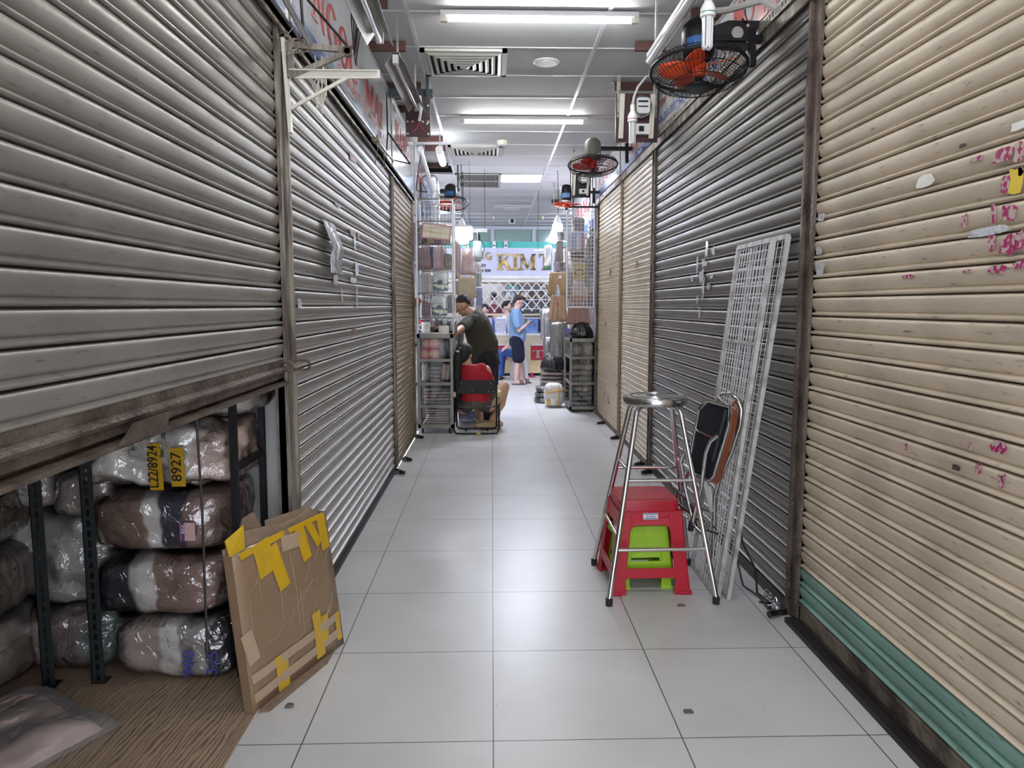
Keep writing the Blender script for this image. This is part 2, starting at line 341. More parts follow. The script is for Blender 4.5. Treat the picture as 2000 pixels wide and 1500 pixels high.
def dup(root, loc, rz=None, label=None, group=None):
    def cp(o, par):
        c = o.copy(); COL.objects.link(c)
        if par is not None: c.parent = par
        for ch in [x for x in o.children]: cp(ch, c)
        return c
    r = cp(root, None); r.location = loc
    if rz is not None: r.rotation_euler = (0, 0, rz)
    return tag(r, label, None, group)
def arc(c, r, a0, a1, n, plane='xz'):
    c = Vector(c); o = []
    for i in range(n+1):
        a = R(a0+(a1-a0)*i/n); x, y = r*math.cos(a), r*math.sin(a)
        o.append(c+(Vector((x, 0, y)) if plane == 'xz' else Vector((0, x, y)) if plane == 'yz' else Vector((x, y, 0))))
    return o
def rrect(w, h, r, n=4):
    o = []
    for sx, sy, a in ((1, 1, 0), (-1, 1, 90), (-1, -1, 180), (1, -1, 270)):
        for i in range(n+1): t = R(a+90*i/n); o.append((sx*(w/2-r)+r*math.cos(t), sy*(h/2-r)+r*math.sin(t)))
    return o
FONTS = {}
def text_mesh(txt, size, o, ux, uy, ext=.002, width=None, bold=0, shear=0):
    """lettering as a mesh; o = lower left corner"""
    c = bpy.data.curves.new('t', 'FONT'); c.body = txt; c.size = 1; c.extrude = 0; c.offset = bold; c.shear = shear; c.resolution_u = 3
    t = bpy.data.objects.new('t', c); COL.objects.link(t); bpy.context.view_layer.update()
    dg = bpy.context.evaluated_depsgraph_get(); me = bpy.data.meshes.new_from_object(t.evaluated_get(dg)); bpy.data.objects.remove(t)
    xs = [v.co.x for v in me.vertices] or [0, 1]; ys = [v.co.y for v in me.vertices] or [0, 1]
    x0, x1 = min(xs), max(xs); y0 = min(ys); sy = size; sx = (width/(x1-x0)) if width else size
    o = Vector(o); ux = Vector(ux); uy = Vector(uy); w = ux.cross(uy)
    b = MB(); b.add([o+ux*((v.co.x-x0)*sx)+uy*((v.co.y)*sy)+w*ext for v in me.vertices], [tuple(p.vertices) for p in me.polygons]); bpy.data.meshes.remove(me)
    return b
# serif capitals from polygons, unit height
def _st(x0, x1, t=.2): return [[(x0, 0), (x1, 0), (x1, 1), (x0, 1)]]
def _serif(cx, y, w=.17, h=.07): return [(cx-w, y), (cx+w, y), (cx+w, y+h), (cx-w, y+h)]
def ringp(cx, cy, rx, ry, ix, iy, a0=0, a1=360, n=18):
    q = []
    for i in range(n):
        a, b = R(a0+(a1-a0)*i/n), R(a0+(a1-a0)*(i+1)/n)
        q.append([(cx+rx*math.cos(a), cy+ry*math.sin(a)), (cx+rx*math.cos(b), cy+ry*math.sin(b)), (cx+ix*math.cos(b), cy+iy*math.sin(b)), (cx+ix*math.cos(a), cy+iy*math.sin(a))])
    return q
GL = {
 'N': (.95, [[(.14, 0), (.22, 0), (.22, 1), (.14, 1)], [(.08, 1), (.3, 1), (.84, 0), (.74, 0)], [(.72, 0), (.80, 0), (.80, 1), (.72, 1)], _serif(.18, 0), _serif(.76, .93)]),
 'G': (.95, ringp(.47, .5, .42, .52, .24, .44, 40, 330)+[[(.68, 0), (.84, 0), (.84, .45), (.68, .45)], _serif(.76, .4)]),
 'O': (.95, ringp(.47, .5, .42, .52, .24, .44)), 'C': (.9, ringp(.47, .5, .42, .52, .24, .44, 42, 318)+[[(.74, .62), (.80, .62), (.80, .95), (.74, .86)]]),
 'M': (1.15, [[(.12, 0), (.19, 0), (.19, 1), (.12, 1)], [(.05, 1), (.3, 1), (.62, .1), (.54, .02)], [(.54, .02), (.62, .1), (.92, 1), (.86, 1)], [(.84, 0), (1.02, 0), (1.02, 1), (.84, 1)], _serif(.155, 0), _serif(.93, 0, .18), _serif(.98, .93, .12)]),
 'A': (.95, [[(.1, 0), (.17, 0), (.5, .9), (.44, 1)], [(.38, 1), (.54, 1), (.88, 0), (.67, 0)], [(.25, .3), (.66, .3), (.66, .37), (.25, .37)], _serif(.13, 0, .13), _serif(.78, 0, .17)]),
 'I': (.5, [[(.15, 0), (.35, 0), (.35, 1), (.15, 1)], _serif(.25, 0, .22), _serif(.25, .93, .22)]),
 'K': (1.0, [[(.15, 0), (.35, 0), (.35, 1), (.15, 1)], _serif(.25, 0, .22), _serif(.25, .93, .22), [(.33, .38), (.42, .34), (.86, .95), (.76, .95)], [(.42, .5), (.56, .64), (.98, .04), (.74, .04)], _serif(.8, .93, .16), _serif(.85, 0, .17)]),
 'T': (.9, [[(.35, 0), (.55, 0), (.55, 1), (.35, 1)], _serif(.45, 0, .22), [(.04, .92), (.86, .92), (.86, 1), (.04, 1)], [(.04, .74), (.09, .74), (.12, .94), (.04, .94)], [(.81, .74), (.86, .74), (.86, .94), (.78, .94)]]),
 'L': (.8, [[(.15, 0), (.35, 0), (.35, 1), (.15, 1)], _serif(.25, .93, .2), [(.05, 0), (.75, 0), (.75, .08), (.05, .08)], [(.69, 0), (.75, 0), (.75, .3), (.70, .25)]]),
 'H': (.95, [[(.12, 0), (.3, 0), (.3, 1), (.12, 1)], [(.62, 0), (.8, 0), (.8, 1), (.62, 1)], [(.3, .46), (.62, .46), (.62, .54), (.3, .54)], _serif(.21, 0), _serif(.71, 0), _serif(.21, .93), _serif(.71, .93)]),
 '.': (.0, [ringp(-.5, -.14, .08, .08, 0, 0, n=8)[i] for i in range(8)]), ' ': (.45, []),
 '^': (0, [[(-.7, 1.05), (-.62, 1.05), (-.47, 1.25), (-.5, 1.3)], [(-.3, 1.05), (-.38, 1.05), (-.53, 1.25), (-.5, 1.3)]]),
 'J': (.6, [[(.3, .15), (.46, .15), (.46, 1), (.3, 1)], _serif(.38, .93, .2)]+ringp(.25, .18, .21, .2, .06, .1, 180, 360, 8))}
class Word:
    def __init__(s, bs): s.bs = bs
    def build(s, name, m, par, world=False):
        for b in s.bs: o = b.build(name.replace('lettering', 'letter'), m, par, world=world, smooth=False)
        return o
def serif(txt, o, ux, uy, w, h, th, shear=0):
    """word in serif capitals filling w x h"""
    tot = sum(GL[c][0] for c in txt); out = []; x = 0; ux = Vector(ux); uy = Vector(uy); n = Vector(th)
    for c in txt:
        if GL[c][0] > 0: b = MB(); out.append(b)
        for i, p in enumerate(GL[c][1]):
            b.prism([((x+a)/tot*w+shear*y*h, y*h) for a, y in p], Vector(o)+n*.02*i, ux, uy, n)
        x += GL[c][0]
    return Word(out)
# ================================================================== SETTING
LX, RX = -.82, 1.32; CZ = 3.112
lino = wood_mat()
b = MB(); b.b2((-.80, -1.2, -.05), (1.40, 7.9, 0)); b.b2((-4.5, 7.9, -.05), (4.5, 19, 0)); struct(b.build('floor', tile_mat(), smooth=False))
b = MB(); b.b2((-3.3, -.6, -.05), (-.80, 3.1, 0)); struct(b.build('floor_shop', lino, smooth=False))
def hole_ceiling():
    b = MB(); xs = [-4.5, -1.0, -.4975, .7035, 1.9035, 4.5]; y = -1.436
    b.b2((-4.5, -1.5, CZ), (-1.0975, 19, CZ+.02)); b.b2((-.4975, -1.5, CZ), (4.5, 19, CZ+.02))
    b.b2((-1.0975, -1.5, CZ), (-.4975, 9.36, CZ+.02)); b.b2((-1.0975, 9.96, CZ), (-.4975, 19, CZ+.02)); return b
ce = struct(hole_ceiling().build('ceiling', 'ceil', smooth=False))
b = MB()
for x in (-1.6975, -.4975, .7035, 1.9035): b.b2((x-.012, -1.4, CZ-.008), (x+.012, 16.4, CZ+.001))
y = 5.164-.6*11
while y < 16.4:
    b.b2((-3, y-.006, CZ-.005), (3, y+.006, CZ+.001)); y += .6
b.build('tee_bar_grid', 'tbar', ce)
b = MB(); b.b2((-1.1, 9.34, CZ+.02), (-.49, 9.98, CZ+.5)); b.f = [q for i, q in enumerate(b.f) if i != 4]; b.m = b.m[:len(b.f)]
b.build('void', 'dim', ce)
# walls above the shutters
b = MB(); b.b2((-1.0, -.6, 2.43), (-.90, 13, CZ)); struct(b.build('wall_left', 'wallw'))
b = MB(); b.b2((1.40, -.6, 2.6), (1.5, 13, CZ)); struct(b.build('wall_right', 'wallw'))
b = MB(); b.b2((-3.3, 3.02, 0), (-.885, 3.1, 2.6)); struct(b.build('wall_shop_partition', 'wallw'))
b = MB(); b.b2((-3.35, -.6, 0), (-3.28, 3.1, 2.6)); struct(b.build('wall_shop_back', 'wallw'))
b = MB(); b.b2((-3.35, -.65, 0), (-.9, -.6, 2.6)); struct(b.build('wall_shop_front', 'wallw'))
b = MB(); b.b2((-3.3, -.6, 2.6), (-.90, 3.1, 2.65)); struct(b.build('ceiling_shop', 'wallw'))
b = MB(); b.b2((-1.05, 3.1, 0), (-.97, 7.65, 2.43)); struct(b.build('wall_left_behind_shutters', 'dim'))
b = MB(); b.b2((1.45, -.6, 0), (1.5, 9.3, 2.6)); struct(b.build('wall_right_behind_shutters', 'dim'))
b = MB(); b.b2((-4.5, 18.5, 0), (4.5, 18.6, CZ)); struct(b.build('wall_back', 'wallw'))
b = MB(); b.b2((-4.6, 7.9, 0), (-4.5, 18.5, CZ)); struct(b.build('wall_far_left', 'wallw'))
b = MB(); b.b2((4.5, 7.9, 0), (4.6, 18.5, CZ)); struct(b.build('wall_far_right', 'wallw'))
# side screens behind the far stalls
b = MB(); b.b2((-1.55, 7.9, 0), (-1.5, 13.2, CZ)); struct(b.build('wall_stall_left', 'wallw'))
b = MB(); b.b2((1.62, 9.3, 0), (1.67, 13.2, CZ)); struct(b.build('wall_stall_right', 'wallw'))
# ------------------------------------------------------------------ roller shutters
def slats(X, sg, y0, y1, z0, z1, pitch, bow=0):
    # profile runs bottom to top: groove, rolled ridge, crease, broad face
    """horizontal rolled slats; sg = direction towards the corridor"""
    prof = [(0, -.032), (.012, -.032), (.024, -.003), (.05, .004), (.095, .0085), (.14, .0085), (.18, .004), (.205, -.002), (.23, -.0065), (.26, -.008), (.30, -.005), (.36, -.0005), (.46, .0025), (.62, .005), (.80, .0062), (.90, .005), (.94, .0025), (.958, -.001), (.966, -.032)]
    k = pitch/.075; n = round((z1-z0)/pitch); p = (z1-z0)/n; pts = []
    for i in range(n):
        for t, o in prof: pts.append((z0+(i+t)*p, o*k))
    pts.append((z1, -.032*k)); N = max(1, int((y1-y0)/.35)); v = []; f = []; m = len(pts)
    for j in range(N+1):
        y = y0+(y1-y0)*j/N
        for z, o in pts:
            w = .0003*noise.noise(Vector((y*1.3, z*1.7, X*5)))
            v.append((X+sg*(o+w), y, z))
    for j in range(N):
        for i in range(m-1):
            q = (j*m+i, (j+1)*m+i, (j+1)*m+i+1, j*m+i+1); f.append(q if sg < 0 else q[::-1])
    b = MB(); b.add(v, f); return b
def floor_lock(par, X, Y, sg, world=True):
    b = MB(); b.box((X+sg*.03, Y, .018), (.06, .03, .025), (0, 0, .2)); b.tube([(X+sg*.05, Y-.02, .018), (X+sg*.09, Y-.035, .018)], .015, 10); b.tube([(X+sg*.02, Y+.02, .03), (X+sg*.05, Y+.06, .012)], .010, 8)
    b.build('floor_lock', 'blackgloss', par, world=world)
# L1, half open
t = thing('roller_shutter', 'half raised grey roller shutter with rusty bottom rail over the open shop, left', 'roller shutter', (LX, 1.2, 1.06))
slats(LX, 1, -1.0, 2.86, 1.15, 2.42, .0705).build('slat_curtain', 'grey', t, world=True)
b = MB(); b.b2((LX-.02, -1.0, 1.085), (LX+.006, 2.86, 1.155)); b.tube([(LX+.008, -1.0, 1.118), (LX+.008, 2.86, 1.118)], .012, 8); b.b2((LX-.03, -1, 1.062), (LX+.03, 2.86, 1.072)); b.b2((LX-.025, -1, 1.062), (LX-.018, 2.86, 1.1))
br = b.build('bottom_rail', 'rust', t, world=True)
b = MB(); p = at(235, 838, X=LX+.03); q = at(300, 800, X=LX+.03)
b.prism([(-.10, -.02), (-.03, .018), (.14, .018), (.10, -.02)], (LX+.034, (p.y+q.y)/2, 1.092), (0, 1, 0), (0, 0, 1), (.01, 0, 0)); b.build('pull_plate', 'rust', br, world=True)
b = MB(); b.tube([(LX+.01, 2.80, 1.15), (LX+.05, 2.80, 1.15), (LX+.062, 2.80, 1.135), (LX+.05, 2.80, 1.12), (LX+.01, 2.80, 1.12)], .006, 8); b.build('pull_loop', 'rust', br, world=True); b = MB(); b.tube([(LX+.02, 2.88, 1.15)]+arc((LX+.085, 2.88, 1.133), .018, 90, -90, 6, 'xz')+[(LX+.02, 2.88, 1.115)], .005, 8)
b.build('latch_loop', 'rust', br, world=True)
# L2
t = thing('roller_shutter', 'closed grey roller shutter with a loose paper strip taped on it, left of the corridor', 'roller shutter', (LX, 4.5, 0))
slats(LX, 1, 3.01, 6.0, .045, 2.42, .066).build('slat_curtain', 'grey', t, world=True)
b = MB(); b.b2((LX-.02, 3.0, .012), (LX+.008, 6.0, .05)); b.b2((LX-.02, 3.0, .0), (LX+.025, 6.02, .012)); b.build('bottom_rail', 'dark', t, world=True)
# paper strip and tape on it
def curl_strip(pts, wy, X, nm, m, par):
    v = []; f = []
    for z, y, o in pts: v += [(X+o, y-wy/2, z), (X+o+.006, y, z), (X+o, y+wy/2, z)]
    for i in range(len(pts)-1):
        for j in (0, 1): a = i*3+j; f.append((a, a+1, a+4, a+3))
    bb = MB(); bb.add(v, f); ob = bb.build(nm, m, par, world=True, smooth='all'); s = ob.modifiers.new('s', 'SOLIDIFY'); s.thickness = .0008; return ob
pm = mat('printed_label_sheet', (.72, .72, .76), .2, coat=.8, col2=(.25, .26, .32), scale=30, stretch=(1, 2.2, .6), thr=(.44, .5))
p0 = at(643, 435, X=LX+.01); p1 = at(650, 528, X=LX+.01)
curl_strip([(p0.z, p0.y-.02, .002), (p0.z-.06, p0.y, .018), (p0.z-.12, p0.y+.04, .035), (p0.z-.18, p0.y+.05, .02), (p0.z-.25, p0.y+.02, .028), (p1.z, p1.y+.01, .012)], .27, LX+.01, 'label_strip', pm, t)
def patch(px, py, X, w, h, m, par, name='tape_scrap', seed=0, th=.0012, sg=None, jag=.25):
    """torn scrap stuck on a shutter; w along Y, h along z"""
    c = at(px, py, X=X); rnd = random.Random(px*31+py+seed); n = 9; P = []
    for i in range(n):
        a = 2*math.pi*i/n; k = 1+rnd.uniform(-jag, jag); P.append((w/2*k*max(-1, min(1, 1.3*math.cos(a))), h/2*k*max(-1, min(1, 1.3*math.sin(a)))))
    bb = MB(); bb.prism(P, c, (0, 1, 0), (0, 0, 1), (-th if X > 0 else th, 0, 0)); return bb.build(name, m, par, world=True, smooth=False)
for i, (x, y, w, h) in enumerate([(655, 545, .10, .05), (693, 470, .05, .10), (697, 525, .09, .09), (690, 548, .16, .04), (697, 580, .03, .14), (660, 400, .12, .02), (668, 578, .03, .06), (585, 592, .06, .04), (716, 672, .03, .03)]): patch(x, y, LX+.011, w, h, 'gitape', t)
stain = mat('faded_red_sticker', (.36, .20, .20), .5)
for x, y, w, h in [(693, 645, .10, .03), (687, 455, .12, .03), (700, 462, .05, .05), (690, 310, .22, .04)]: patch(x, y, LX+.0095, w, h, stain, t, 'sticker_residue')
floor_lock(t, LX+.02, 5.85, 1)
# L3 narrow yellowed
t = thing('roller_shutter', 'narrow yellowed brown roller shutter beside the left glass cabinet', 'roller shutter', (LX, 6.8, 0))
slats(LX, 1, 6.13, 7.55, .05, 2.42, .049).build('slat_curtain', 'brown', t, world=True)
b = MB(); b.b2((LX-.02, 6.1, 0), (LX+.012, 7.6, .05)); b.build('bottom_rail', 'sill', t, world=True); floor_lock(t, LX+.02, 6.35, 1); floor_lock(t, LX+.02, 7.45, 1)
# right side
t = thing('roller_shutter', 'beige roller shutter with green bottom slats and torn pink stickers, nearest right', 'roller shutter', (RX, 1.2, 0))
slats(RX, -1, -1.0, 2.98, .255, 2.62, .0775).build('slat_curtain', 'beige', t, world=True)
slats(RX, -1, -1.0, 2.98, .10, .255, .0775).build('green_slats', 'green', t, world=True)
t.children[-1]['label'] = 'pair of green slats at the bottom'
b = MB(); b.b2((RX-.002, -1.0, .0), (RX+.03, 2.98, .10)); b.b2((RX-.006, -1, .085), (RX, 2.98, .098)); b.build('bottom_rail', 'sill', t, world=True)
b = MB(); b.b2((RX-.055, -1.0, .0), (RX-.002, 3.0, .022)); b.b2((RX-.02, -1.0, .022), (RX-.002, 3.0, .03)); b.build('floor_track', 'dark', t, world=True)
for x, y, w, h, m in [(1960, 300, .07, .035, 'magenta'), (1990, 295, .03, .05, 'magenta'), (1908, 310, .05, .012, 'magenta'), (1985, 350, .045, .06, 'yellows'), (1965, 360, .03, .04, 'magenta'), (1995, 335, .02, .02, 'magenta'),
        (1940, 415, .018, .05, 'magenta'), (1972, 415, .05, .04, 'magenta'), (1884, 432, .02, .035, 'magenta'), (1937, 475, .022, .05, 'magenta'), (1965, 478, .05, .05, 'magenta'), (1992, 470, .03, .05, 'magenta'), (1890, 530, .04, .008, 'magenta'),
        (1945, 526, .07, .02, 'magenta'), (1990, 518, .04, .018, 'magenta'), (1773, 540, .06, .012, 'magenta'), (1950, 875, .055, .035, 'magenta'), (1911, 915, .02, .03, 'magenta'), (1955, 940, .018, .03, 'magenta'), (1770, 873, .012, .022, 'magenta'), (1895, 870, .012, .02, 'magenta'),
        (1808, 352, .085, .035, 'paper'), (1990, 245, .05, .02, 'paper'), (1868, 914, .03, .015, 'wood'), (1960, 930, .02, .012, 'magenta'), (1880, 285, .03, .01, 'wood')]: patch(x, y, RX-.009, w, h, m, t, 'sticker_residue')
for x, y, w, h in [(1602, 525, .07, .05), (1600, 490, .05, .03), (1605, 425, .05, .03), (1930, 452, .15, .02)]: patch(x, y, RX-.0095, w, h, 'gitape', t)
t = thing('roller_shutter', 'wide dull grey roller shutter behind the leaning mesh panels', 'roller shutter', (RX, 4.5, 0))
slats(RX, -1, 3.09, 5.93, .06, 2.62, .0745).build('slat_curtain', 'grey2', t, world=True)
b = MB(); b.b2((RX-.012, 3.08, 0), (RX+.03, 5.93, .06)); b.build('bottom_rail', 'dark', t, world=True); floor_lock(t, RX-.02, 3.07, -1); floor_lock(t, RX-.02, 5.8, -1)
for i, (x, y, w, h) in enumerate([(1380, 490, .05, .08), (1376, 515, .09, .05), (1370, 540, .11, .07), (1362, 520, .03, .09), (1390, 540, .07, .03), (1373, 565, .03, .11), (1362, 585, .03, .05), (1366, 610, .025, .06), (1384, 560, .04, .04), (1393, 490, .04, .05), (1352, 545, .05, .02), (1371, 580, .02, .07)]): patch(x, y, RX-.012, w*1.1, h, 'gitape', t, jag=.55)
t = thing('roller_shutter', 'tan roller shutter next beyond the wide grey one on the right', 'roller shutter', (RX, 6.7, 0))
slats(RX, -1, 6.03, 7.42, .05, 2.62, .050).build('slat_curtain', 'beige', t, world=True)
b = MB(); b.b2((RX-.01, 6.0, 0), (RX+.03, 7.42, .05)); b.build('bottom_rail', 'sill', t, world=True); patch(1244, 517, RX-.008, .035, .07, 'dark', t, 'key_slot'); floor_lock(t, RX-.02, 6.1, -1); floor_lock(t, RX-.02, 7.35, -1)
t = thing('roller_shutter', 'farthest tan roller shutter on the right, next to the right glass cabinet', 'roller shutter', (RX, 8.3, 0))
slats(RX, -1, 7.5, 9.05, .05, 2.62, .050).build('slat_curtain', 'tan', t, world=True)
b = MB(); b.b2((RX-.01, 7.5, 0), (RX+.03, 9.05, .05)); b.build('bottom_rail', 'sill', t, world=True); patch(1192, 532, RX-.008, .05, .09, 'dark', t, 'key_slot'); floor_lock(t, RX-.02, 8.3, -1)
# guide posts and headers
def guide(n, X, sg, y0, y1, z1, m='post'):
    b = MB(); b.b2((X-.02*sg, y0, 0), (X+.020*sg, y0+.022, z1)); b.b2((X-.02*sg, y1-.022, 0), (X+.020*sg, y1, z1)); b.b2((X-.03*sg, y0, 0), (X+.006*sg, y1, z1)); struct(b.build('trim_%d' % n, m))
guide(1, LX, 1, 2.86, 3.0, 2.44); guide(2, LX, 1, 6.0, 6.12, 2.42, 'post'); guide(3, LX, 1, 7.55, 7.63, 2.42, 'post')
guide(4, RX, -1, 2.97, 3.09, 2.64, 'rust'); guide(5, RX, -1, 5.92, 6.02, 2.62, 'rust'); guide(6, RX, -1, 7.41, 7.49, 2.62, 'brown'); guide(7, RX, -1, 9.05, 9.13, 2.62, 'rust')
b = MB(); b.b2((LX-.08, -.6, 2.42), (LX+.03, 7.7, 2.45)); b.b2((LX+.02, -.6, 2.405), (LX+.03, 7.7, 2.45)); struct(b.build('trim_8', 'post'))
b = MB(); b.b2((RX+.08, -.6, 2.62), (RX-.03, 9.2, 2.65)); b.b2((RX-.03, -.6, 2.60), (RX-.02, 9.2, 2.66)); struct(b.build('trim_9', 'post'))
b = MB(); b.b2((LX-.07, -.6, 2.38), (LX-.035, 7.6, 2.42)); b.b2((RX+.035, -.6, 2.58), (RX+.07, 9, 2.62)); struct(b.build('trim_10', 'dim'))
# perforated angle irons on the headers
def perforated(name, label, p, q, w, m, parent=None, n=60):
    p = Vector(p); q = Vector(q); d = (q-p)/n; b = MB()
    for i in range(n): 
        if i % 2 == 0: b.bar(p+d*i, p+d*(i+1), .003, w, up=(0, 0, 1))
    for o in (-w/2, w/2): b.bar(p+Vector((0, 0, o)), q+Vector((0, 0, o)), .004, w*.35)
    return recenter(tag(b.build(name, m), label, 'angle iron'))
perforated('slotted_angle', 'slotted dark angle iron under the left red lettered sign', (-.775, 3.5, 2.475), (-.775, 5.6, 2.475), .04, 'slot', n=120)
perforated('slotted_angle', 'long slotted angle iron along the bottom of the right near sign', (1.28, 2.9, 2.68), (1.28, 5.8, 2.68), .035, 'iron', n=160)
# ------------------------------------------------------------------ sign boards
UYL = (0, 1, 0); UYR = (0, -1, 0); UZ = (0, 0, 1)
def sign(label, X, sg, y0, y1, z0, z1, group=None):
    t = thing('signboard', label, 'shop sign', (X, (y0+y1)/2, z0))
    b = MB(); b.b2((X-.02*sg, y0, z0), (X, y1, z1)); b.build('board', 'sign', t, world=True, smooth=False)
    b = MB(); b.b2((X-.025*sg, y0, z1), (X+.008*sg, y1, z1+.015)); b.b2((X-.025*sg, y0-.012, z0), (X+.008*sg, y0, z1+.015)); b.build('frame', 'alu', t, world=True)
    return t
xs = LX+.03
t = sign('white shop sign with large red NGOC MAI lettering above the left grey shutter', xs, 1, 3.02, 5.9, 2.47, 3.0)
serif('NGO.C', (xs+.001, 3.38, 2.635), UYL, UZ, 1.12, .20, (.003, 0, 0)).build('red_lettering', 'signred', t, world=True)
serif('MAI', (xs+.001, 4.75, 2.635), UYL, UZ, .74, .17, (.003, 0, 0)).build('red_lettering', 'signred', t, world=True)
text_mesh('CHUYÊN BÁN SỈ VÀ LẺ - ĐƯỜNG THỊ LE SỎI', .075, (xs+.003, 3.92, 2.56), UYL, UZ, width=1.7, bold=.012).build('small_lettering', 'signred', t, world=True)
b = MB(); b.prism([(0, 0), (2.86, 0), (2.86, .045), (1.9, .075), (.9, .055), (0, .095)], (xs+.0005, 3.03, 2.472), UYL, UZ, (.002, 0, 0)); b.build('blue_stripe', 'signblue', t, world=True)
for k in range(3): b = MB(); b.prism([(0, 0), (.35, 0), (.22, .12), (.1, .1)], (xs+.002, 3.55+k*.8, 2.475), UYL, UZ, (.001, 0, 0)); b.build('pale_stripe', 'signlb', t, world=True)
t = sign('bluish white sign panel above the half raised shutter', xs, 1, .6, 3.0, 2.47, 3.0)
b = MB(); b.prism([(0, 0), (2.3, 0), (2.3, .16), (1.2, .08), (0, .1)], (xs+.0005, .65, 2.472), UYL, UZ, (.002, 0, 0)); b.build('blue_stripe', 'signblue', t, world=True)
t = sign('white sign with faint red letters above the narrow yellowed shutter', xs, 1, 5.96, 7.6, 2.47, 3.0)
serif('HANG', (xs+.001, 6.2, 2.72), UYL, UZ, .95, .17, (.003, 0, 0)).build('red_lettering', 'signred', t, world=True)
b = MB(); b.prism([(0, 0), (1.6, 0), (1.6, .19), (.8, .05)], (xs+.0005, 5.98, 2.472), UYL, UZ, (.002, 0, 0)); b.build('blue_stripe', 'signlb', t, world=True)
t = sign('farther white and blue sign above the left merchandise rack', xs, 1, 7.66, 9.7, 2.30, 3.0)
serif('KIM', (xs+.001, 7.95, 2.68), UYL, UZ, 1.0, .16, (.003, 0, 0)).build('red_lettering', 'signred', t, world=True)
b = MB(); b.prism([(0, 0), (2.0, 0), (2.0, .17), (0, .12)], (xs+.0005, 7.7, 2.305), UYL, UZ, (.002, 0, 0)); b.build('blue_stripe', 'signblue', t, world=True)
xr = RX-.035
t = sign('shop sign with big red letters and blue CHUYEN BAN text, right', xr, -1, 3.0, 5.85, 2.69, 2.95)
serif('MAI', (xr-.001, 4.06, 2.715), UYR, UZ, 1.3, .215, (-.003, 0, 0), .0).build('red_lettering', 'signred', t, world=True)
serif('T', (xr-.001, 4.66, 2.735), UYR, UZ, .36, .18, (-.003, 0, 0), .0).build('red_lettering', 'signgold', t, world=True)
text_mesh('CHUYÊN BÁN SỈ', .115, (xr-.003, 5.22, 2.705), UYR, UZ, width=.95, bold=.02).build('blue_lettering', 'signblue', t, world=True)
text_mesh('TEM - EM', .07, (xr-.003, 5.74, 2.86), UYR, UZ, width=.45, bold=.02).build('small_lettering', 'signred', t, world=True)
text_mesh('NN.308.308', .08, (xr-.003, 5.74, 2.74), UYR, UZ, width=.5, bold=.01).build('phone_number', 'signblue', t, world=True)
t = sign('bluish white sign over the nearest beige shutter', xr, -1, .8, 2.95, 2.69, 2.95)
serif('HA', (xr-.001, 2.85, 2.72), UYR, UZ, .6, .2, (-.003, 0, 0)).build('red_lettering', 'signred', t, world=True)
t = sign('white sign with red LOAN lettering over a blue stripe, right of the second fan', xr, -1, 6.0, 7.4, 2.67, 2.97)
serif('LOAN', (xr-.001, 7.1, 2.78), UYR, UZ, .95, .15, (-.003, 0, 0), .15).build('red_lettering', 'signred', t, world=True)
text_mesh('THỜI TRANG', .045, (xr-.003, 6.9, 2.735), UYR, UZ, width=.55).build('small_lettering', 'signred', t, world=True)
b = MB(); b.b2((xr-.002, 6.02, 2.672), (xr, 7.38, 2.725)); b.build('blue_stripe', 'signblue', t, world=True)
text_mesh('ĐT: 38.35', .04, (xr-.004, 6.7, 2.682), UYR, UZ, width=.35).build('phone_number', 'white', t, world=True)
t = sign('farthest right sign with red letters and blue stripe above the far tan shutter', xr, -1, 7.45, 9.1, 2.67, 2.97)
serif('OANH', (xr-.001, 8.9, 2.77), UYR, UZ, 1.1, .15, (-.003, 0, 0)).build('red_lettering', 'signred', t, world=True)
b = MB(); b.b2((xr-.002, 7.46, 2.672), (xr, 9.08, 2.74)); b.build('blue_stripe', 'signblue', t, world=True)
t = sign('white and blue sign hanging over the right merchandise stall', xr, -1, 9.2, 11.6, 2.35, 2.97)
b = MB(); b.b2((xr-.002, 9.22, 2.36), (xr, 11.58, 2.46)); b.build('blue_stripe', 'signblue', t, world=True)
serif('HANG', (xr-.001, 11.2, 2.62), UYR, UZ, 1.5, .2, (-.003, 0, 0)).build('red_lettering', 'signred', t, world=True)
# ================================================================== CEILING FITTINGS
def tube_light(label, cx, cy, z, L=1.18, m='tube', rz=0, group=None):
    t = thing('ceiling_tube_light', label, 'ceiling light', (cx, cy, z), rz, group)
    b = MB(); b.b2((-L/2, -.03, -.028), (L/2, .03, 0)); b.build('batten', 'white', t)
    b = MB(); b.tube([(-L/2+.045, 0, -.042), (L/2-.045, 0, -.042)], .014, 12); b.build('tube', m, t)
    for s in (-1, 1): b = MB(); b.box((s*(L/2-.02), 0, -.042), (.045, .032, .036)); b.build('end_cap', 'cream', t)
    return t
tube_light('lit white ceiling tube light nearest the camera, across the corridor', .29, 4.55, CZ-.008)
tube_light('second lit ceiling tube light, beyond the square diffuser', .30, 6.98, CZ-.008)
tube_light('lit ceiling tube light overhead, out of the top of the picture', .30, 2.35, CZ-.008)
tube_light('lit ceiling tube light behind the camera', .30, 0.2, CZ-.008)
tube_light('unlit far ceiling tube light near the camera dome', .36, 12.85, CZ-.008, .62, 'tubeoff')
# vertical lit lamp left
p = at(858, 294, Y=7.55)
t = thing('wall_tube_light', 'short lit tube lamp hanging along the left side under the ceiling', 'tube light', (p.x, p.y, p.z))
b = MB(); b.tube([(0, 0, 0), (0, .55, -.02)], .036, 12); b.build('tube', 'tubel', t); b = MB(); b.tube([(0, -.04, .002), (0, 0, 0)], .038, 12); b.build('end_cap', 'white', t); b = MB(); b.bar((0, .1, .03), (0, .1, CZ-p.z-.008), .012); b.build('hanger', 'alu', t); b = MB(); b.bar((0, .45, .02), (0, .45, CZ-p.z-.008), .012); b.build('hanger', 'alu', t)
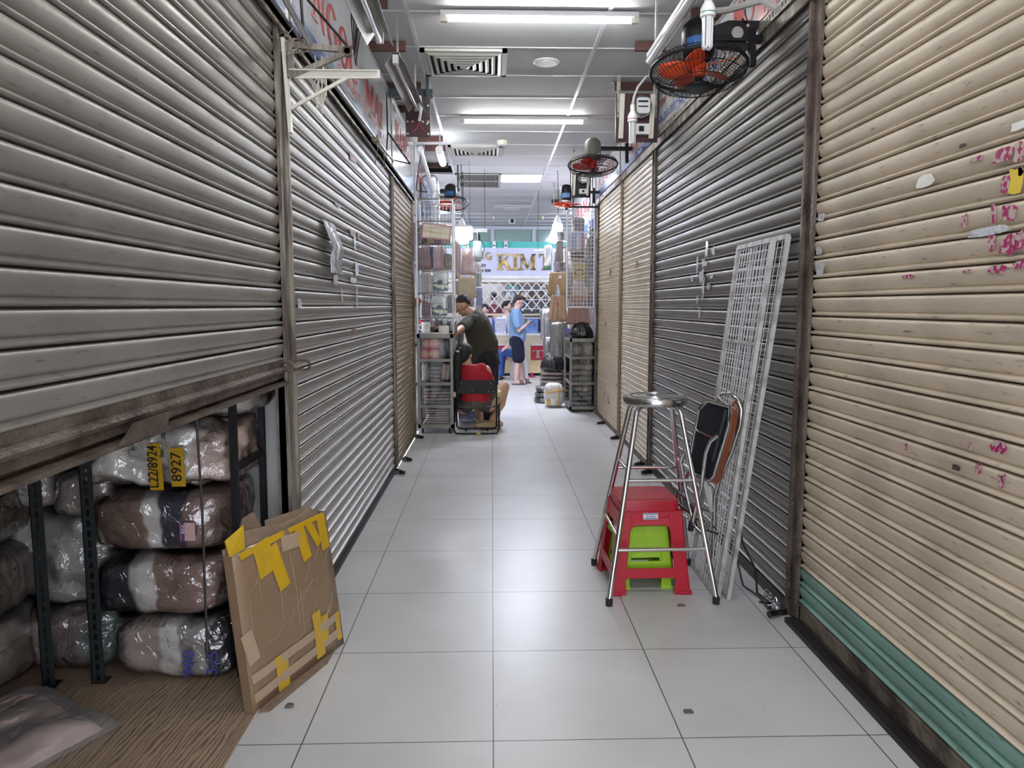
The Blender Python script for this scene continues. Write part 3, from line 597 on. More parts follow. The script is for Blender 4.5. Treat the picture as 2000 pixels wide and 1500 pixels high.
# lit panel
c = at(1018, 350, Z=CZ); b = MB(); b.b2((-.04-.0, 0, 0), (.03, .1, .01))
t = thing('ceiling_light_panel', 'bright flat lit panel set in the far ceiling', 'ceiling light', (.40, 10.25, CZ-.004)); b = MB(); b.b2((-.28, -.28, -.004), (.28, .28, .004)); b.build('diffuser', 'panel', t); b = MB()
for s in (-1, 1): b.b2((s*.29-.012, -.3, -.007), (s*.29+.012, .3, 0)); b.b2((-.3, s*.29-.012, -.007), (.3, s*.29+.012, 0))
b.build('frame', 'tbar', t)
def diffuser(label, cx, cy, w, d):
    t = thing('air_diffuser', label, 'air vent', (cx, cy, CZ-.008))
    b = MB()
    for s in (-1, 1): b.b2((s*(w/2-.035), -d/2, -.012), (s*w/2, d/2, .008)); b.b2((-w/2, s*(d/2-.035), -.012), (w/2, s*d/2, .008))
    b.build('frame', 'vent', t)
    b = MB(); b.b2((-w/2+.035, -d/2+.035, .0), (w/2-.035, d/2-.035, .003)); b.build('dark_throat', 'dim', t)
    for k in range(6):
        a = 1-.15*k-.13; v = []; 
        for s, z in ((a, -.006-.004*k), (a-.085, -.020-.004*k)):
            x, y = w/2*s, d/2*s; v += [(-x, -y, z), (x, -y, z), (x, y, z), (-x, y, z)]
        b = MB(); b.add(v, [(i, (i+1) % 4, 4+(i+1) % 4, 4+i) for i in range(4)]); o = b.build('cone_ring', 'vent', t, smooth=False); s_ = o.modifiers.new('s', 'SOLIDIFY'); s_.thickness = .003
    return t
diffuser('square air diffuser with nested rings in the ceiling, left of the near lights', -.19, 5.47, .60, .56)
diffuser('farther square air diffuser behind the second tube light', -.18, 8.45, .60, .5)
c = (-.18, 10.45)
t = thing('air_grille', 'rectangular air return grille with thin bars in the far ceiling', 'air vent', (c[0], c[1], CZ-.008))
b = MB()
for s in (-1, 1): b.b2((s*.28, -.55, -.012), (s*.31, .55, 0)); b.b2((-.31, s*.52, -.012), (.31, s*.55, 0))
b.b2((-.3, -.012, -.01), (.3, .012, 0)); b.build('frame', 'vent', t)
b = MB(); b.b2((-.29, -.53, -.002), (.29, .53, .002)); b.build('dark_throat', 'dim', t)
b = MB()
for i in range(26): x = -.275+.022*i; b.b2((x-.003, -.53, -.014), (x+.003, .53, -.002))
b.build('bars', 'vent', t)
def disc(name, label, cat, px, py, r, h, ms=('white', 'vent')):
    p = at(px, py, Z=CZ); t = thing(name, label, cat, (p.x, p.y, CZ))
    b = MB(); b.lathe([(r, 0), (r, -h*.4), (r*.85, -h)], n=28); b.build('rim', ms[0], t); b = MB(); b.lathe([(r*.8, -h*.9), (r*.78, -h-.004)], n=24); b.build('grille', ms[1], t); return t
disc('ceiling_speaker', 'round white ceiling speaker between the near and second lights', 'speaker', 1067, 121, .095, .012)
disc('smoke_detector', 'small round smoke detector on the middle ceiling', 'smoke detector', 981, 275, .06, .045, ('cream', 'white'))
disc('ceiling_disc', 'faint round disc in the far ceiling before the unlit light', 'detector', 1000, 408, .14, .01)
def sprinkler(px, py, lab):
    p = at(px, py, Z=CZ-.05); t = thing('fire_sprinkler', lab, 'sprinkler', (p.x, p.y, CZ)); b = MB(); b.tube([(0, 0, 0), (0, 0, -.055)], .009, 8); b.build('stem', 'brasst', t); b = MB(); b.lathe([(.03, -.055), (.03, -.06)], n=14); b.lathe([(.035, 0), (.03, -.006)], n=14); b.build('deflector', 'alu', t)
sprinkler(1203, 175, 'sprinkler head beside the right meter board'); sprinkler(1088, 380, 'sprinkler head above the far right fan'); sprinkler(1060, 427, 'small sprinkler head near the far ceiling edge'); sprinkler(964, 427, 'small sprinkler head left of the security camera')
p = at(1000, 428, Y=15.2); t = thing('security_camera', 'white ceiling security camera with a dark lens above the gold lettered sign', 'camera', (p.x, 15.2, CZ))
b = MB(); b.lathe([(.05, 0), (.05, -.04), (.03, -.05), (.03, p.z-CZ)], n=16); b.build('mount', 'white', t); b = MB(); b.blob((0, -.02, p.z-CZ-.04), (.13, .16, .11), n=6); b.build('housing', 'white', t); b = MB(); b.lathe([(.04, -.115), (.035, -.09)], c=(0, 0, p.z-CZ-.05), axis='y', n=16); b.build('lens', 'black', t)
# dark red rails hanging across at the sides
for k, (px0, px1, py, lab) in enumerate([(728, 757, 10, 'nearest'), (712, 792, 95, 'second'), (748, 822, 173, 'third'), (765, 820, 190, 'fourth'), (776, 802, 216, 'fifth'), (816, 865, 274, 'sixth'), (830, 870, 292, 'seventh'), (832, 875, 325, 'eighth')]):
    p = at(px0, py, Z=CZ-.05); q = at(px1, py, Z=CZ-.05); b = MB(); b.b2((p.x, p.y-.015, CZ-.065), (q.x, p.y+.015, CZ-.008)); recenter(tag(b.build('hanging_rail', 'wood'), 'dark red ceiling rail on the left, %s from the camera' % lab, 'rail'))
for k, (px0, px1, py, lab) in enumerate([(1350, 1440, 32, 'near'), (1240, 1300, 95, 'middle'), (1200, 1290, 172, 'far'), (1077, 1092, 395, 'farthest')]):
    p = at(px0, py, Z=CZ-.05); q = at(px1, py, Z=CZ-.05); b = MB(); b.b2((p.x, p.y-.015, CZ-.065), (min(q.x, 1.39), p.y+.015, CZ-.008)); recenter(tag(b.build('hanging_rail', 'wood'), 'dark red ceiling rail on the right, %s one' % lab, 'rail'))
# reflector tube fixtures on the left
def reflector(label, p, q, w=.13):
    p = Vector(p); q = Vector(q); t = thing('reflector_tube_light', label, 'tube light', p); d = q-p; u = d.normalized(); a = u.cross(Vector((0, 0, 1))).normalized(); up = a.cross(u)
    v = []; sec = [(-.5, -.055), (-.2, .0), (-.18, .02), (.18, .02), (.2, .0), (.5, -.055)]
    for e in (Vector((0, 0, 0)), d):
        for x, z in sec: v.append(e+a*x*w+up*z)
    b = MB(); b.add(v, [(i, i+1, i+7, i+6) for i in range(5)]); o = b.build('reflector', 'refl', t, smooth=False); s = o.modifiers.new('s', 'SOLIDIFY'); s.thickness = .002
    b = MB(); b.tube([-up*.035+u*.03, d-up*.035-u*.03], .0135, 12); b.build('tube', 'tubeoff', t)
    for e in (u*.015, d-u*.015): b = MB(); b.box(e-up*.02, (.035, .03, .05)); b.build('tube_holder', 'white', t)
    b = MB(); b.bar(u*.1+up*.02, u*.1+Vector((0, 0, CZ-p.z-.008)), .012); b.build('hanger', 'alu', t); b = MB(); b.bar(d-u*.1+up*.02, d-u*.1+Vector((0, 0, CZ-q.z-.008)), .012); b.build('hanger', 'alu', t)
reflector('unlit reflector tube fitting at the top left edge of the picture', at(702, -40, Y=2.9), at(742, 66, Y=3.75))
reflector('unlit reflector tube fitting tilted down to the maroon board', at(772, 108, Y=4.55), at(815, 205, Y=5.62))
p = at(1358, -12, Y=3.3); q = at(1270, 118, Y=4.25); t = thing('tube_casing', 'unlit clear batten tube hanging left of the nearest fan', 'tube light', p)
b = MB(); b.tube([(0, 0, 0), q-p], .024, 14); b.build('tube', 'tubeoff', t); b = MB(); b.bar(Vector((0, 0, .026)), q-p+Vector((0, 0, .026)), .042, .02); b.build('batten', 'white', t)
b = MB(); b.bar((0, 0, .03), (0, 0, CZ-p.z-.008), .01); b.build('hanger', 'alu', t); b = MB(); e = (q-p)*.85; b.bar(e+Vector((0, 0, .03)), e+Vector((0, 0, CZ-p.z-e.z-.008)), .01); b.build('hanger', 'alu', t)
# thin long tubes far left
p = at(843, 325, Y=8.2); q = at(850, 370, Y=9.6)
# ------------------------------------------------------------------ left bracket on the post
P = lambda x, y, Y=2.93: at(x, y, Y=Y)
t = thing('shutter_bracket', 'rusty triangular iron bracket tied with string to the left post', 'bracket', (LX+.02, 2.93, 2.2))
b = MB(); b.bar(P(568, 88), P(684, 98), .02, .022); b.bar(P(568, 150), P(676, 103), .018, .02); b.bar(P(566, 80), P(568, 152), .022, .022); b.build('triangle_arm', 'post', t, world=True)
b = MB(); b.lathe([(.012, -.012), (.012, .012), (.020, .012), (.020, -.012)], c=P(679, 101), axis='y', n=14); b.build('ring', 'rust', t, world=True)
b = MB(); b.bar(P(566, 145), P(742, 145), .008, .032); b.bar(P(566, 138), P(738, 140), .035, .004); b.build('flat_arm', 'cream', t, world=True)
b = MB(); b.bar(P(566, 213, 2.9), P(678, 152, 2.9), .012, .012); b.build('brace', 'cream', t, world=True)
b = MB(); b.bar(P(553, 75), P(568, 260), .012, .03); b.build('back_plate', 'cream', t, world=True)
rnd = random.Random(3); b = MB()
for k in range(14):
    c = P(562+rnd.uniform(-8, 14), 84+rnd.uniform(-14, 16)); b.tube([c, c+Vector((rnd.uniform(-.03, .05), rnd.uniform(-.02, .02), rnd.uniform(-.04, .04))), c+Vector((rnd.uniform(-.05, .06), 0, rnd.uniform(-.05, .05)))], .0025, 4)
b.build('string_knot', 'iron', t, world=True)
b = MB(); b.tube([P(552, -10, 2.75), P(604, 84, 2.9)], .011, 8); recenter(tag(b.build('iron_pipe', 'alu'), 'grey pipe rising from the left bracket to the top edge', 'pipe'))
b = MB(); b.tube([P(588, 0, 2.95), P(592, 52, 2.95), P(592, 80, 2.95)], .006, 6); b.tube([P(598, -4, 3.0), P(680, 92, 2.98)], .006, 6); recenter(tag(b.build('iron_rod', 'dark'), 'thin black rod slanting down to the ring of the left bracket', 'rod'))
b = MB()
for k in range(10):
    c = P(624+rnd.uniform(-10, 12), 110+rnd.uniform(-5, 60), 3.1); b.tube([c, c+Vector((rnd.uniform(-.03, .03), 0, -.05)), c+Vector((rnd.uniform(-.03, .03), 0, -.12))], .0028, 4)
b.tube([P(628, 170, 3.1), P(618, 210, 3.1), P(630, 222, 3.1), P(634, 180, 3.1)], .0025, 5); recenter(tag(b.build('string_bundle', 'cream'), 'tangle of pale plastic string hanging below the left bracket', 'string'))
# string wrapped rod in front of sign
b = MB(); b.tube([at(655, 165, X=-.74), at(768, 315, X=-.74)], .010, 8); recenter(tag(b.build('sign_rod', 'alu'), 'thin rod running along the bottom of the left red lettered sign', 'rod'))
b = MB(); p = at(735, 272, X=-.74); b.lathe([(.02, -.05), (.028, -.02), (.024, .03), (.015, .05)], c=p, axis='y', n=10, fold=.15); 
for a, e in (((738, 290), (733, 318)), ((748, 290), (752, 325))): b.tube([p, at(*a, X=-.72), at(*e, X=-.73), at(740, 330, X=-.74)], .003, 5)
recenter(tag(b.build('string_bundle', 'iron'), 'string wound round the rod at the end of the left sign', 'string'))
b = MB(); q = at(801, 320, X=-.58); z0 = at(757, 258, X=-.76); z1 = at(755, 180, X=-.76); b.tube([z1, z0, at(755, 300, X=-.76)], .006, 6); b.tube([z0, q, at(765, 312, X=-.76)], .006, 6); recenter(tag(b.build('triangle_bracket', 'dark'), 'black triangular rod bracket between the two left signs', 'bracket'))
b = MB(); q = at(834, 375, X=-.55); z0 = at(816, 340, X=-.76); z1 = at(823, 300, X=-.74); b.tube([z1, z0, at(813, 372, X=-.76)], .007, 6); b.tube([z0, q], .006, 6); b.tube([at(813, 372, X=-.76), q], .006, 6); recenter(tag(b.build('triangle_bracket', 'dark'), 'farther black triangular rod bracket before the left fan', 'bracket'))
b = MB(); p = at(822, 292, X=-.72); b.tube([p, at(847, 375, Y=8.0)], .02, 8); b.lathe([(.03, -.03), (.03, .03)], c=p, axis='y', n=10); recenter(tag(b.build('thin_tube', 'tubeoff'), 'long unlit thin tube slanting beside the far left sign', 'tube'))
b = MB(); p = at(686, 10, X=-.7)
for k in range(5): b.tube([p+Vector((0, 0, .0)), p+Vector((.008*k, .02*k, -.08)), p+Vector((.012, .01*k-.02, -.24-.01*k)), p+Vector((.02, .03, -.10))], .004, 5)
recenter(tag(b.build('cable_coil', 'cable'), 'black cable bundle hanging beside the top left reflector', 'cable'))
# ------------------------------------------------------------------ meter boards
def board(label, px0, px1, py0, py1, Y, m='maroon', meter=True, front=True):
    a = at(px0, py0, Y=Y); c = at(px1, py1, Y=Y); w = c.x-a.x; h = a.z-c.z; t = thing('meter_board', label, 'electric meter board', ((a.x+c.x)/2, Y, c.z))
    b = MB(); b.b2((-w/2, -.012, 0), (w/2, .012, h)); b.build('backboard', m, t)
    b = MB()
    for s in (-1, 1): b.b2((s*(w/2-.02)-.012, -.016, h*.5), (s*(w/2-.02)+.012, .02, CZ-c.z-.008))
    b.build('hanger', 'slot' if not meter else 'iron', t)
    if meter:
        b = MB()
        for s in (-1, 1): b.bar((s*(w*.36)-.01, -.03, .02+.0), (s*(w*.36), -.03, h-.01), w*.11, .02)
        b.build('side_rail', 'cream', t)
        cx = w*.06; b = MB(); r = w*.27; b.lathe([(r, -.02), (r, -.05), (r*.92, -.08), (r*.8, -.09)], c=(cx, 0, h-r*1.25), axis='y', n=28); mm = b.build('meter_housing', 'steel', t)
        b = MB(); b.prism([(x*r*1.15, y*r*1.2) for x, y in rrect(1, 1.1, .2)], (cx+r*.15, -.092, h-r*1.25), (1, 0, 0), UZ, (0, -.004, 0)); f_ = b.build('meter_face', 'white', mm)
        b = MB(); b.b2((cx-r*.3, -.10, h-r*1.0), (cx+r*.55, -.097, h-r*.85)); b.b2((cx-r*.3, -.10, h-r*1.4), (cx+r*.55, -.097, h-r*1.3)); b.build('counter_window', 'black', mm)
        b = MB(); b.b2((-w*.12, -.05, h*.14), (w*.3, -.012, h*.14+w*.24)); b.build('fuse_box', 'white', t); b = MB(); b.b2((w*.03, -.055, h*.14+w*.06), (w*.15, -.05, h*.14+w*.18)); b.build('fuse_switch', 'black', t)
    else:
        for x, z in ((.42, .06), (-.42, .06), (-.42, .38), (-.22, .38), (.2, .38), (.42, .38), (.42, .8), (.38, .33)):
            b = MB(); b.lathe([(.008, -.013), (.008, -.018)], c=(x*w, 0, z*h), axis='y', n=10); b.build('screw', 'alu', t)
        b = MB(); b.tube([(w*.1, -.05, h*1.02), (w*.16, -.05, h*.7), (w*.06, -.03, h*.38)], .012, 8); b.build('white_cable', 'white', t)
        b = MB(); b.tube([(w*.06, -.03, h*.36), (-w*.05, -.02, h*.2), (-w*.2, -.02, h*.1)], .003, 5); b.tube([(w*.06, -.03, h*.36), (w*.15, -.02, h*.2), (w*.28, -.02, h*.12)], .003, 5); b.build('loose_wires', mat('pink_wire', (.5, .08, .12), .5), t)
    return t
board('maroon electric board with a white cable and loose pink wires, hanging at the left', 792, 841, 192, 267, 5.75, meter=False)
board('electric meter board with a round meter, behind the spiral bulb on the right', 1203, 1283, 183, 278, 5.72, 'maroon')
board('farther meter board hanging under the second fan', 1117, 1153, 338, 386, 8.3, 'black')
# extra slotted angle above maroon board
b = MB(); p = at(752, 177, Y=5.8); q = at(845, 185, Y=5.8); b.b2((p.x, 5.79, q.z-.02), (q.x, 5.83, q.z+.04)); recenter(tag(b.build('slotted_angle', 'slot'), 'grey slotted angle across the top of the maroon board', 'angle iron'))
b = MB(); p = at(1285, 200, Y=5.75); b.b2((1.255, 5.72, 2.66), (1.28, 5.75, 3.06)); recenter(tag(b.build('slotted_angle', 'slot'), 'upright slotted angle between the two right signs', 'angle iron'))
# ------------------------------------------------------------------ fans
def fan(label, px, py, Y, dia, blade, motor='black', tilt=8, guard=True, spin=0, lab=True, nw=44):
    c = at(px, py, Y=Y); t = thing('wall_fan', label, 'fan', c); t.rotation_euler = (R(-tilt), 0, 0); r = dia/2
    if guard:
        b = MB(); b.tube([Vector((r*math.cos(a), r*math.sin(a), 0)) for a in [2*math.pi*i/40 for i in range(40)]], .008, 8, closed=True); b.build('guard_rim', 'black', t)
        fr = MB(); bk = MB()
        for i in range(nw):
            a = 2*math.pi*i/nw; ca, sa = math.cos(a), math.sin(a)
            fr.tube([(r*ca, r*sa, 0), (r*.97*ca, r*.97*sa, -.03), (r*.75*ca, r*.75*sa, -.065), (r*.25*ca, r*.25*sa, -.085)], .0014, 4, cap=False)
            bk.tube([(r*ca, r*sa, 0), (r*.96*ca, r*.96*sa, .03), (r*.7*ca, r*.7*sa, .05), (r*.25*ca, r*.25*sa, .055)], .0014, 4, cap=False)
        for rr, z in ((.6, -.074), (.9, -.045)): fr.tube([Vector((r*rr*math.cos(2*math.pi*i/32), r*rr*math.sin(2*math.pi*i/32), z)) for i in range(32)], .002, 5, closed=True)
        for rr, z in ((.55, .052), (.97, .02)): bk.tube([Vector((r*rr*math.cos(2*math.pi*i/32), r*rr*math.sin(2*math.pi*i/32), z)) for i in range(32)], .002, 5, closed=True)
        fo = fr.build('front_guard', 'black', t); bk.build('rear_guard', 'black', t)
        b = MB(); b.lathe([(r*.27, -.083), (r*.27, -.093), (r*.22, -.097)], n=28); b.build('centre_badge', 'black', fo)
        b = MB(); b.lathe([(r*.2, -.0975), (r*.19, -.099)], n=24); b.build('badge_disc', 'slot', fo)
    for k in range(5):
        v = []; f = []; N = 6
        for i in range(N+1):
            q = i/N; rr = r*(.14+.70*q); wd = r*(.12+.34*math.sin(math.pi*min(1, .18+.72*q))); 
            for j in range(5):
                s = j/4-.5; ang = s*wd/rr*1.0+q*.25; v.append((rr*math.cos(ang), rr*math.sin(ang), s*wd*.45))
        for i in range(N):
            for j in range(4): a = i*5+j; f.append((a, a+1, a+6, a+5))
        b = MB(); rz = Matrix.Rotation(R(72*k+spin), 3, 'Z'); b.add([rz @ Vector(x) for x in v], f); o = b.build('fan_blade', blade, t, smooth='all'); s_ = o.modifiers.new('s', 'SOLIDIFY'); s_.thickness = .003
    b = MB(); b.lathe([(r*.15, .03), (r*.17, -.01), (r*.13, -.035), (r*.06, -.04)], n=20); b.build('hub', blade, t); b = MB(); b.lathe([(r*.08, -.04), (r*.08, -.06)], n=16); b.build('hub_nut', 'black', t)
    b = MB(); m = dia*.17; b.lathe([(m*.8, .05), (m, .07), (m, .17), (m*.92, .21), (m*.6, .235)], n=24); mo = b.build('motor_housing', motor, t)
    if lab:
        b = MB(); v = []; 
        for i in range(9):
            a = R(-135+90*i/8-12); v += [((m+.001)*math.cos(a), (m+.001)*math.sin(a), .075), ((m+.001)*math.cos(a), (m+.001)*math.sin(a), .13)]
        b.add(v, [(2*i, 2*i+2, 2*i+3, 2*i+1) for i in range(8)]); b.build('motor_label', 'blue' if guard else 'sprite', mo)
    d = Vector((RX-.03-c.x if c.x > 0 else LX+.04-c.x, 0, 0)); b = MB(); b.bar((0, 0, .15), (d.x, 0, .15), .035, .03); b.bar((d.x*.85, 0, .02), (d.x*.85, 0, .2), .03, .03); b.build('mount_arm', 'black', t)
    return t
f1 = fan('nearest wall fan with orange red blades and black guard, facing down at the right', 1364, 136, 3.58, .45, 'orange', tilt=9, spin=20, nw=64)
fan('second wall fan with dark red blades and grey motor, above the right shutters', 1158, 322, 6.8, .45, 'red', mat('grey_green_motor', (.14, .15, .13), .5), tilt=8, spin=75, lab=False, nw=48)
fan('left wall fan with orange blades above the merchandise rack', 880, 398, 8.9, .44, 'orange', tilt=14, spin=-18, nw=24)
fan('bare orange fan without a guard above the white grid panel', 1106, 400, 8.95, .40, 'orange', tilt=2, guard=False, spin=190)
# bracket plate by the near fan
t = thing('fan_bracket', 'black perforated fan bracket plate against the right sign', 'bracket', (1.18, 3.62, 2.6))
b = MB(); b.prism([(-.14, -.03), (.06, -.055), (.1, .01), (.12, .085), (-.03, .085), (-.14, .045)], (1.16, 3.60, 2.63), (1, 0, 0), UZ, (0, .03, 0)); b.build('plate', 'black', t, world=True)
b = MB(); b.lathe([(.028, 0), (.028, -.012)], c=(1.17, 3.598, 2.655), axis='y', n=18); b.build('knob', 'alu', t, world=True)
for x, z in ((1.06, 2.63), (1.22, 2.69), (1.22, 2.62)): b = MB(); b.lathe([(.008, 0), (.008, -.006)], c=(x, 3.598, z), axis='y', n=10); b.build('bolt', 'alu', t, world=True)
b = MB(); b.tube([at(1452, -10, Y=3.6), at(1456, 30, Y=3.58), at(1463, 50, Y=3.6), (1.19, 3.59, 2.72)], .004, 6); recenter(tag(b.build('power_cord', 'cable'), 'thin black wire dropping to the right fan bracket', 'cable'))
b = MB(); b.tube([at(1520, 18, Y=3.2), at(1490, 0, Y=3.3), at(1420, 20, Y=3.55), at(1395, 22, Y=3.6)], .016, 8); recenter(tag(b.build('conduit', 'greycable'), 'grey conduit running under the ceiling at the upper right', 'conduit'))
# ------------------------------------------------------------------ CFL bulbs
def cfl(label, px, py0, py1, Y, lit=False, band=None, R0=None):
    a = at(px, py0, Y=Y); c = at(px, py1, Y=Y); h = a.z-c.z; r = h*(R0 or .145); t = thing('spiral_bulb', label, 'light bulb', a)
    b = MB(); b.lathe([(r*.45, 0), (r*.5, -h*.14), (r*.55, -h*.17)], n=16); b.build('socket', 'cream', t)
    b = MB(); b.lathe([(r*.4, -h*.15), (r*.7, -h*.2), (r*1.0, -h*.28), (r*1.0, -h*.42), (r*.9, -h*.43)], n=20); bb = b.build('base', 'white', t)
    if band: b = MB(); b.lathe([(r*1.01, -h*.35), (r*1.01, -h*.37)], n=20); b.build('colour_band', band, bb)
    for k in range(4):
        an = R(45+90*k); cx, cy = r*.48*math.cos(an), r*.48*math.sin(an); b = MB(); tr = r*.20
        dx, dy = -math.sin(an)*r*.26, math.cos(an)*r*.26
        b.tube([(cx-dx, cy-dy, -h*.42), (cx-dx, cy-dy, -h*.94)]+[(cx-dx*math.cos(R(q)), cy-dy*math.cos(R(q)), -h*.94-tr*math.sin(R(q))) for q in (30, 60, 90, 120, 150)]+[(cx+dx, cy+dy, -h*.94), (cx+dx, cy+dy, -h*.42)], tr, 10)
        b.build('glass_tube', 'tubeoff' if not lit else 'bulb', t)
    return t
t = cfl('large unlit compact fluorescent bulb with a green band in front of the nearest fan', 1384, -15, 98, 3.2, band=mat('green_band', (.02, .22, .16), .4), R0=.135)
b = MB(); b.tube([(0, 0, 0), (0, 0, CZ-at(1384, -15, Y=3.2).z)], .012, 8); b.build('hanging_pipe', 'cream', t)
t = cfl('smaller unlit compact fluorescent bulb with a red band, before the round meter', 1236, 205, 283, 4.9, band=mat('red_band', (.35, .03, .04), .4), R0=.125)
o = t.location; b = MB(); pts = [at(1236, 207, Y=4.9), at(1238, 190, Y=4.9), at(1246, 170, Y=4.92), at(1262, 150, Y=4.96), at(1284, 147, Y=5.0), at(1310, 150, Y=5.05)]; b.tube(pts+[Vector((1.28, 5.1, pts[-1].z))], .008, 8); b.build('bent_pipe', 'greycable', t, world=True)
def led(label, px, py, Y, lit='bulb', cordto=60):
    a = at(px, py, Y=Y); t = thing('led_bulb', label, 'light bulb', a); b = MB(); b.lathe([(.015, .13), (.02, .11), (.035, .09), (.05, .04), (.055, .02)], n=18); b.build('base', 'white', t)
    b = MB(); b.lathe([(.055, .02), (.065, 0), (.066, -.05), (.05, -.08), (.02, -.085)], n=20); b.build('diffuser', lit, t); b = MB(); b.tube([(0, 0, .13), (.01, 0, .25), (-.005, 0, CZ-a.z)], .005, 6); b.build('cord', 'cable', t); return t
led('lit round bulb on a cord over the left hanging clothes', 902, 447, 9.3); led('upper lit round bulb over the right stall', 1089, 440, 9.7); led('lower lit round bulb over the right stall', 1081, 463, 10.6); led('lit bulb low over the left hanging clothes', 905, 464, 9.8)
# ================================================================== OPEN SHOP, LEFT FRONT
def soft(bb, name, m, par, world=False, sub=0):
    o = bb.build(name, m, par, world=world, smooth='all')
    if sub: s = o.modifiers.new('s', 'SUBSURF'); s.levels = s.render_levels = sub
    return o
def bale(label, c, d, cols, seed, axis=0, span=None, amp=.016, group='wrapped garment bales', rz=0, fr=7, dist=.3, wrap=None, bumpy=.5):
    t = thing('garment_bale', label, 'bale', (c[0], c[1], c[2]), rz); z = d[2]/2
    m = bands('garments_%d' % seed, cols, axis, span or d[axis], dist=dist, bump=bumpy, bscale=16)
    b = MB(); b.blob((0, 0, z), (d[0]*.97, d[1]*.97, d[2]*.97), p=5.5, amp=amp, fr=fr, seed=seed, n=26); soft(b, 'packed_garments', m, t)
    b = MB(); b.blob((0, 0, z), (d[0]*1.0, d[1]*1.0, d[2]*1.0), p=5, amp=amp*1.05, fr=fr, seed=seed, n=26); soft(b, 'clear_wrap', wrap or FILM, t)
    return t
W_, BR, DK, GY, PK = (.72, .70, .66), (.27, .18, .145), (.025, .025, .035), (.34, .31, .30), (.52, .36, .31)
x0 = -1.175
bl = bale('wrapped bale with dark and white garments marked 988, bottom of the front stack', (x0-.0, 2.775, 0), (.47, .44, .232), [GY, (.45, .37, .33), W_, GY, DK], 11)
b2 = bale('wrapped bale of black, white and brown garments, second from the floor in the front stack', (x0-.045, 2.785, .235), (.50, .44, .232), [DK, DK, W_, BR, (.33, .22, .19), (.36, .24, .21)], 12)
b3 = bale('wrapped bale with a small BRA label, third from the floor in the front stack', (x0-.04, 2.785, .47), (.50, .44, .237), [W_, (.2, .13, .10), BR, W_, (.04, .04, .08), (.32, .22, .19), (.30, .21, .18)], 13)
b4 = bale('white ribbed bale with two orange tape labels, top of the front stack', (x0-.045, 2.79, .71), (.56, .44, .24), [W_, (.75, .73, .68), (.70, .67, .62), W_, (.66, .52, .47)], 14, amp=.028, fr=12)
b5 = bale('pale wrapped bale just under the shutter rail, behind the ladder', (x0+.06, 2.86, .955), (.45, .44, .2), [W_, (.6, .52, .48), W_], 15)
def ink_text(txt, px, py, Y, size, rot, par, m, name='handwriting', w=None):
    c = at(px, py, Y=Y); a = R(rot); ux = (math.cos(a), 0, math.sin(a)); uy = (-math.sin(a), 0, math.cos(a))
    tb = text_mesh(txt, size, c, ux, uy, ext=.001, bold=.01, width=w); return tb.build(name, m, par, world=True, smooth=False)
def label_patch(px0, py0, px1, py1, Y, m, par, name, skew=0):
    a = at(px0, py0, Y=Y); c = at(px1, py1, Y=Y); bb = MB(); bb.prism([(0, 0), (c.x-a.x, skew), (c.x-a.x+skew, c.z-a.z), (skew, c.z-a.z)], a, (1, 0, 0), UZ, (0, -.0015, 0)); return bb.build(name, m, par, world=True, smooth=False)
YB = 2.548
o = label_patch(287, 868, 318, 957, YB, 'gtape', b4, 'orange_label', .004); ink_text('L22/8924', 310, 952, YB-.003, .05, 90, b4, 'ink', w=.15)
label_patch(330, 876, 361, 950, YB, 'gtape', b4, 'orange_label', .004); ink_text('8927', 355, 940, YB-.003, .05, 90, b4, 'ink', w=.105)
ink_text('Bao!', 320, 893, YB-.003, .022, 90, b4, 'ink', w=.035)
YC = 2.545
label_patch(351, 1021, 382, 1056, YC, mat('bra_label', (.62, .42, .40), .4), b3, 'bra_label'); label_patch(352, 1021, 361, 1056, YC-.002, mat('purple_print', (.16, .04, .22), .4), b3, 'purple_strip'); ink_text('BRA', 360, 1042, YC-.004, .014, 90, b3, 'white', w=.033)
ink_text('988', 378, 1322, 2.535, .055, 88, bl, 'blueink', w=.10); ink_text('3x5', 424, 1318, 2.54, .055, 86, bl, 'blueink', w=.09)
# stack behind the slotted posts
bale('dim wrapped bale of dark printed garments on the floor behind the slotted posts', (-1.63, 2.83, 0), (.46, .42, .25), [(.12, .09, .10), (.35, .25, .22), (.25, .2, .2), (.14, .2, .17)], 21)
bale('tall grey wrapped bale in the middle between the slotted posts', (-1.63, 2.85, .25), (.42, .40, .36), [(.22, .2, .19), (.35, .32, .30), (.5, .48, .45)], 22, axis=2, amp=.03)
bale('round wrapped bundle on the right of the pile between the slotted posts', (-1.50, 2.78, .60), (.22, .3, .16), [(.34, .3, .27), (.42, .38, .34)], 23, amp=.02)
bale('round wrapped bundle on the left of the pile between the slotted posts', (-1.72, 2.8, .615), (.22, .3, .19), [(.22, .19, .18), (.42, .38, .36)], 24, amp=.025)
bale('dark bundle highest between the slotted posts, in shadow', (-1.62, 2.86, .81), (.42, .3, .16), [(.10, .08, .08), (.2, .17, .16)], 25, amp=.02)
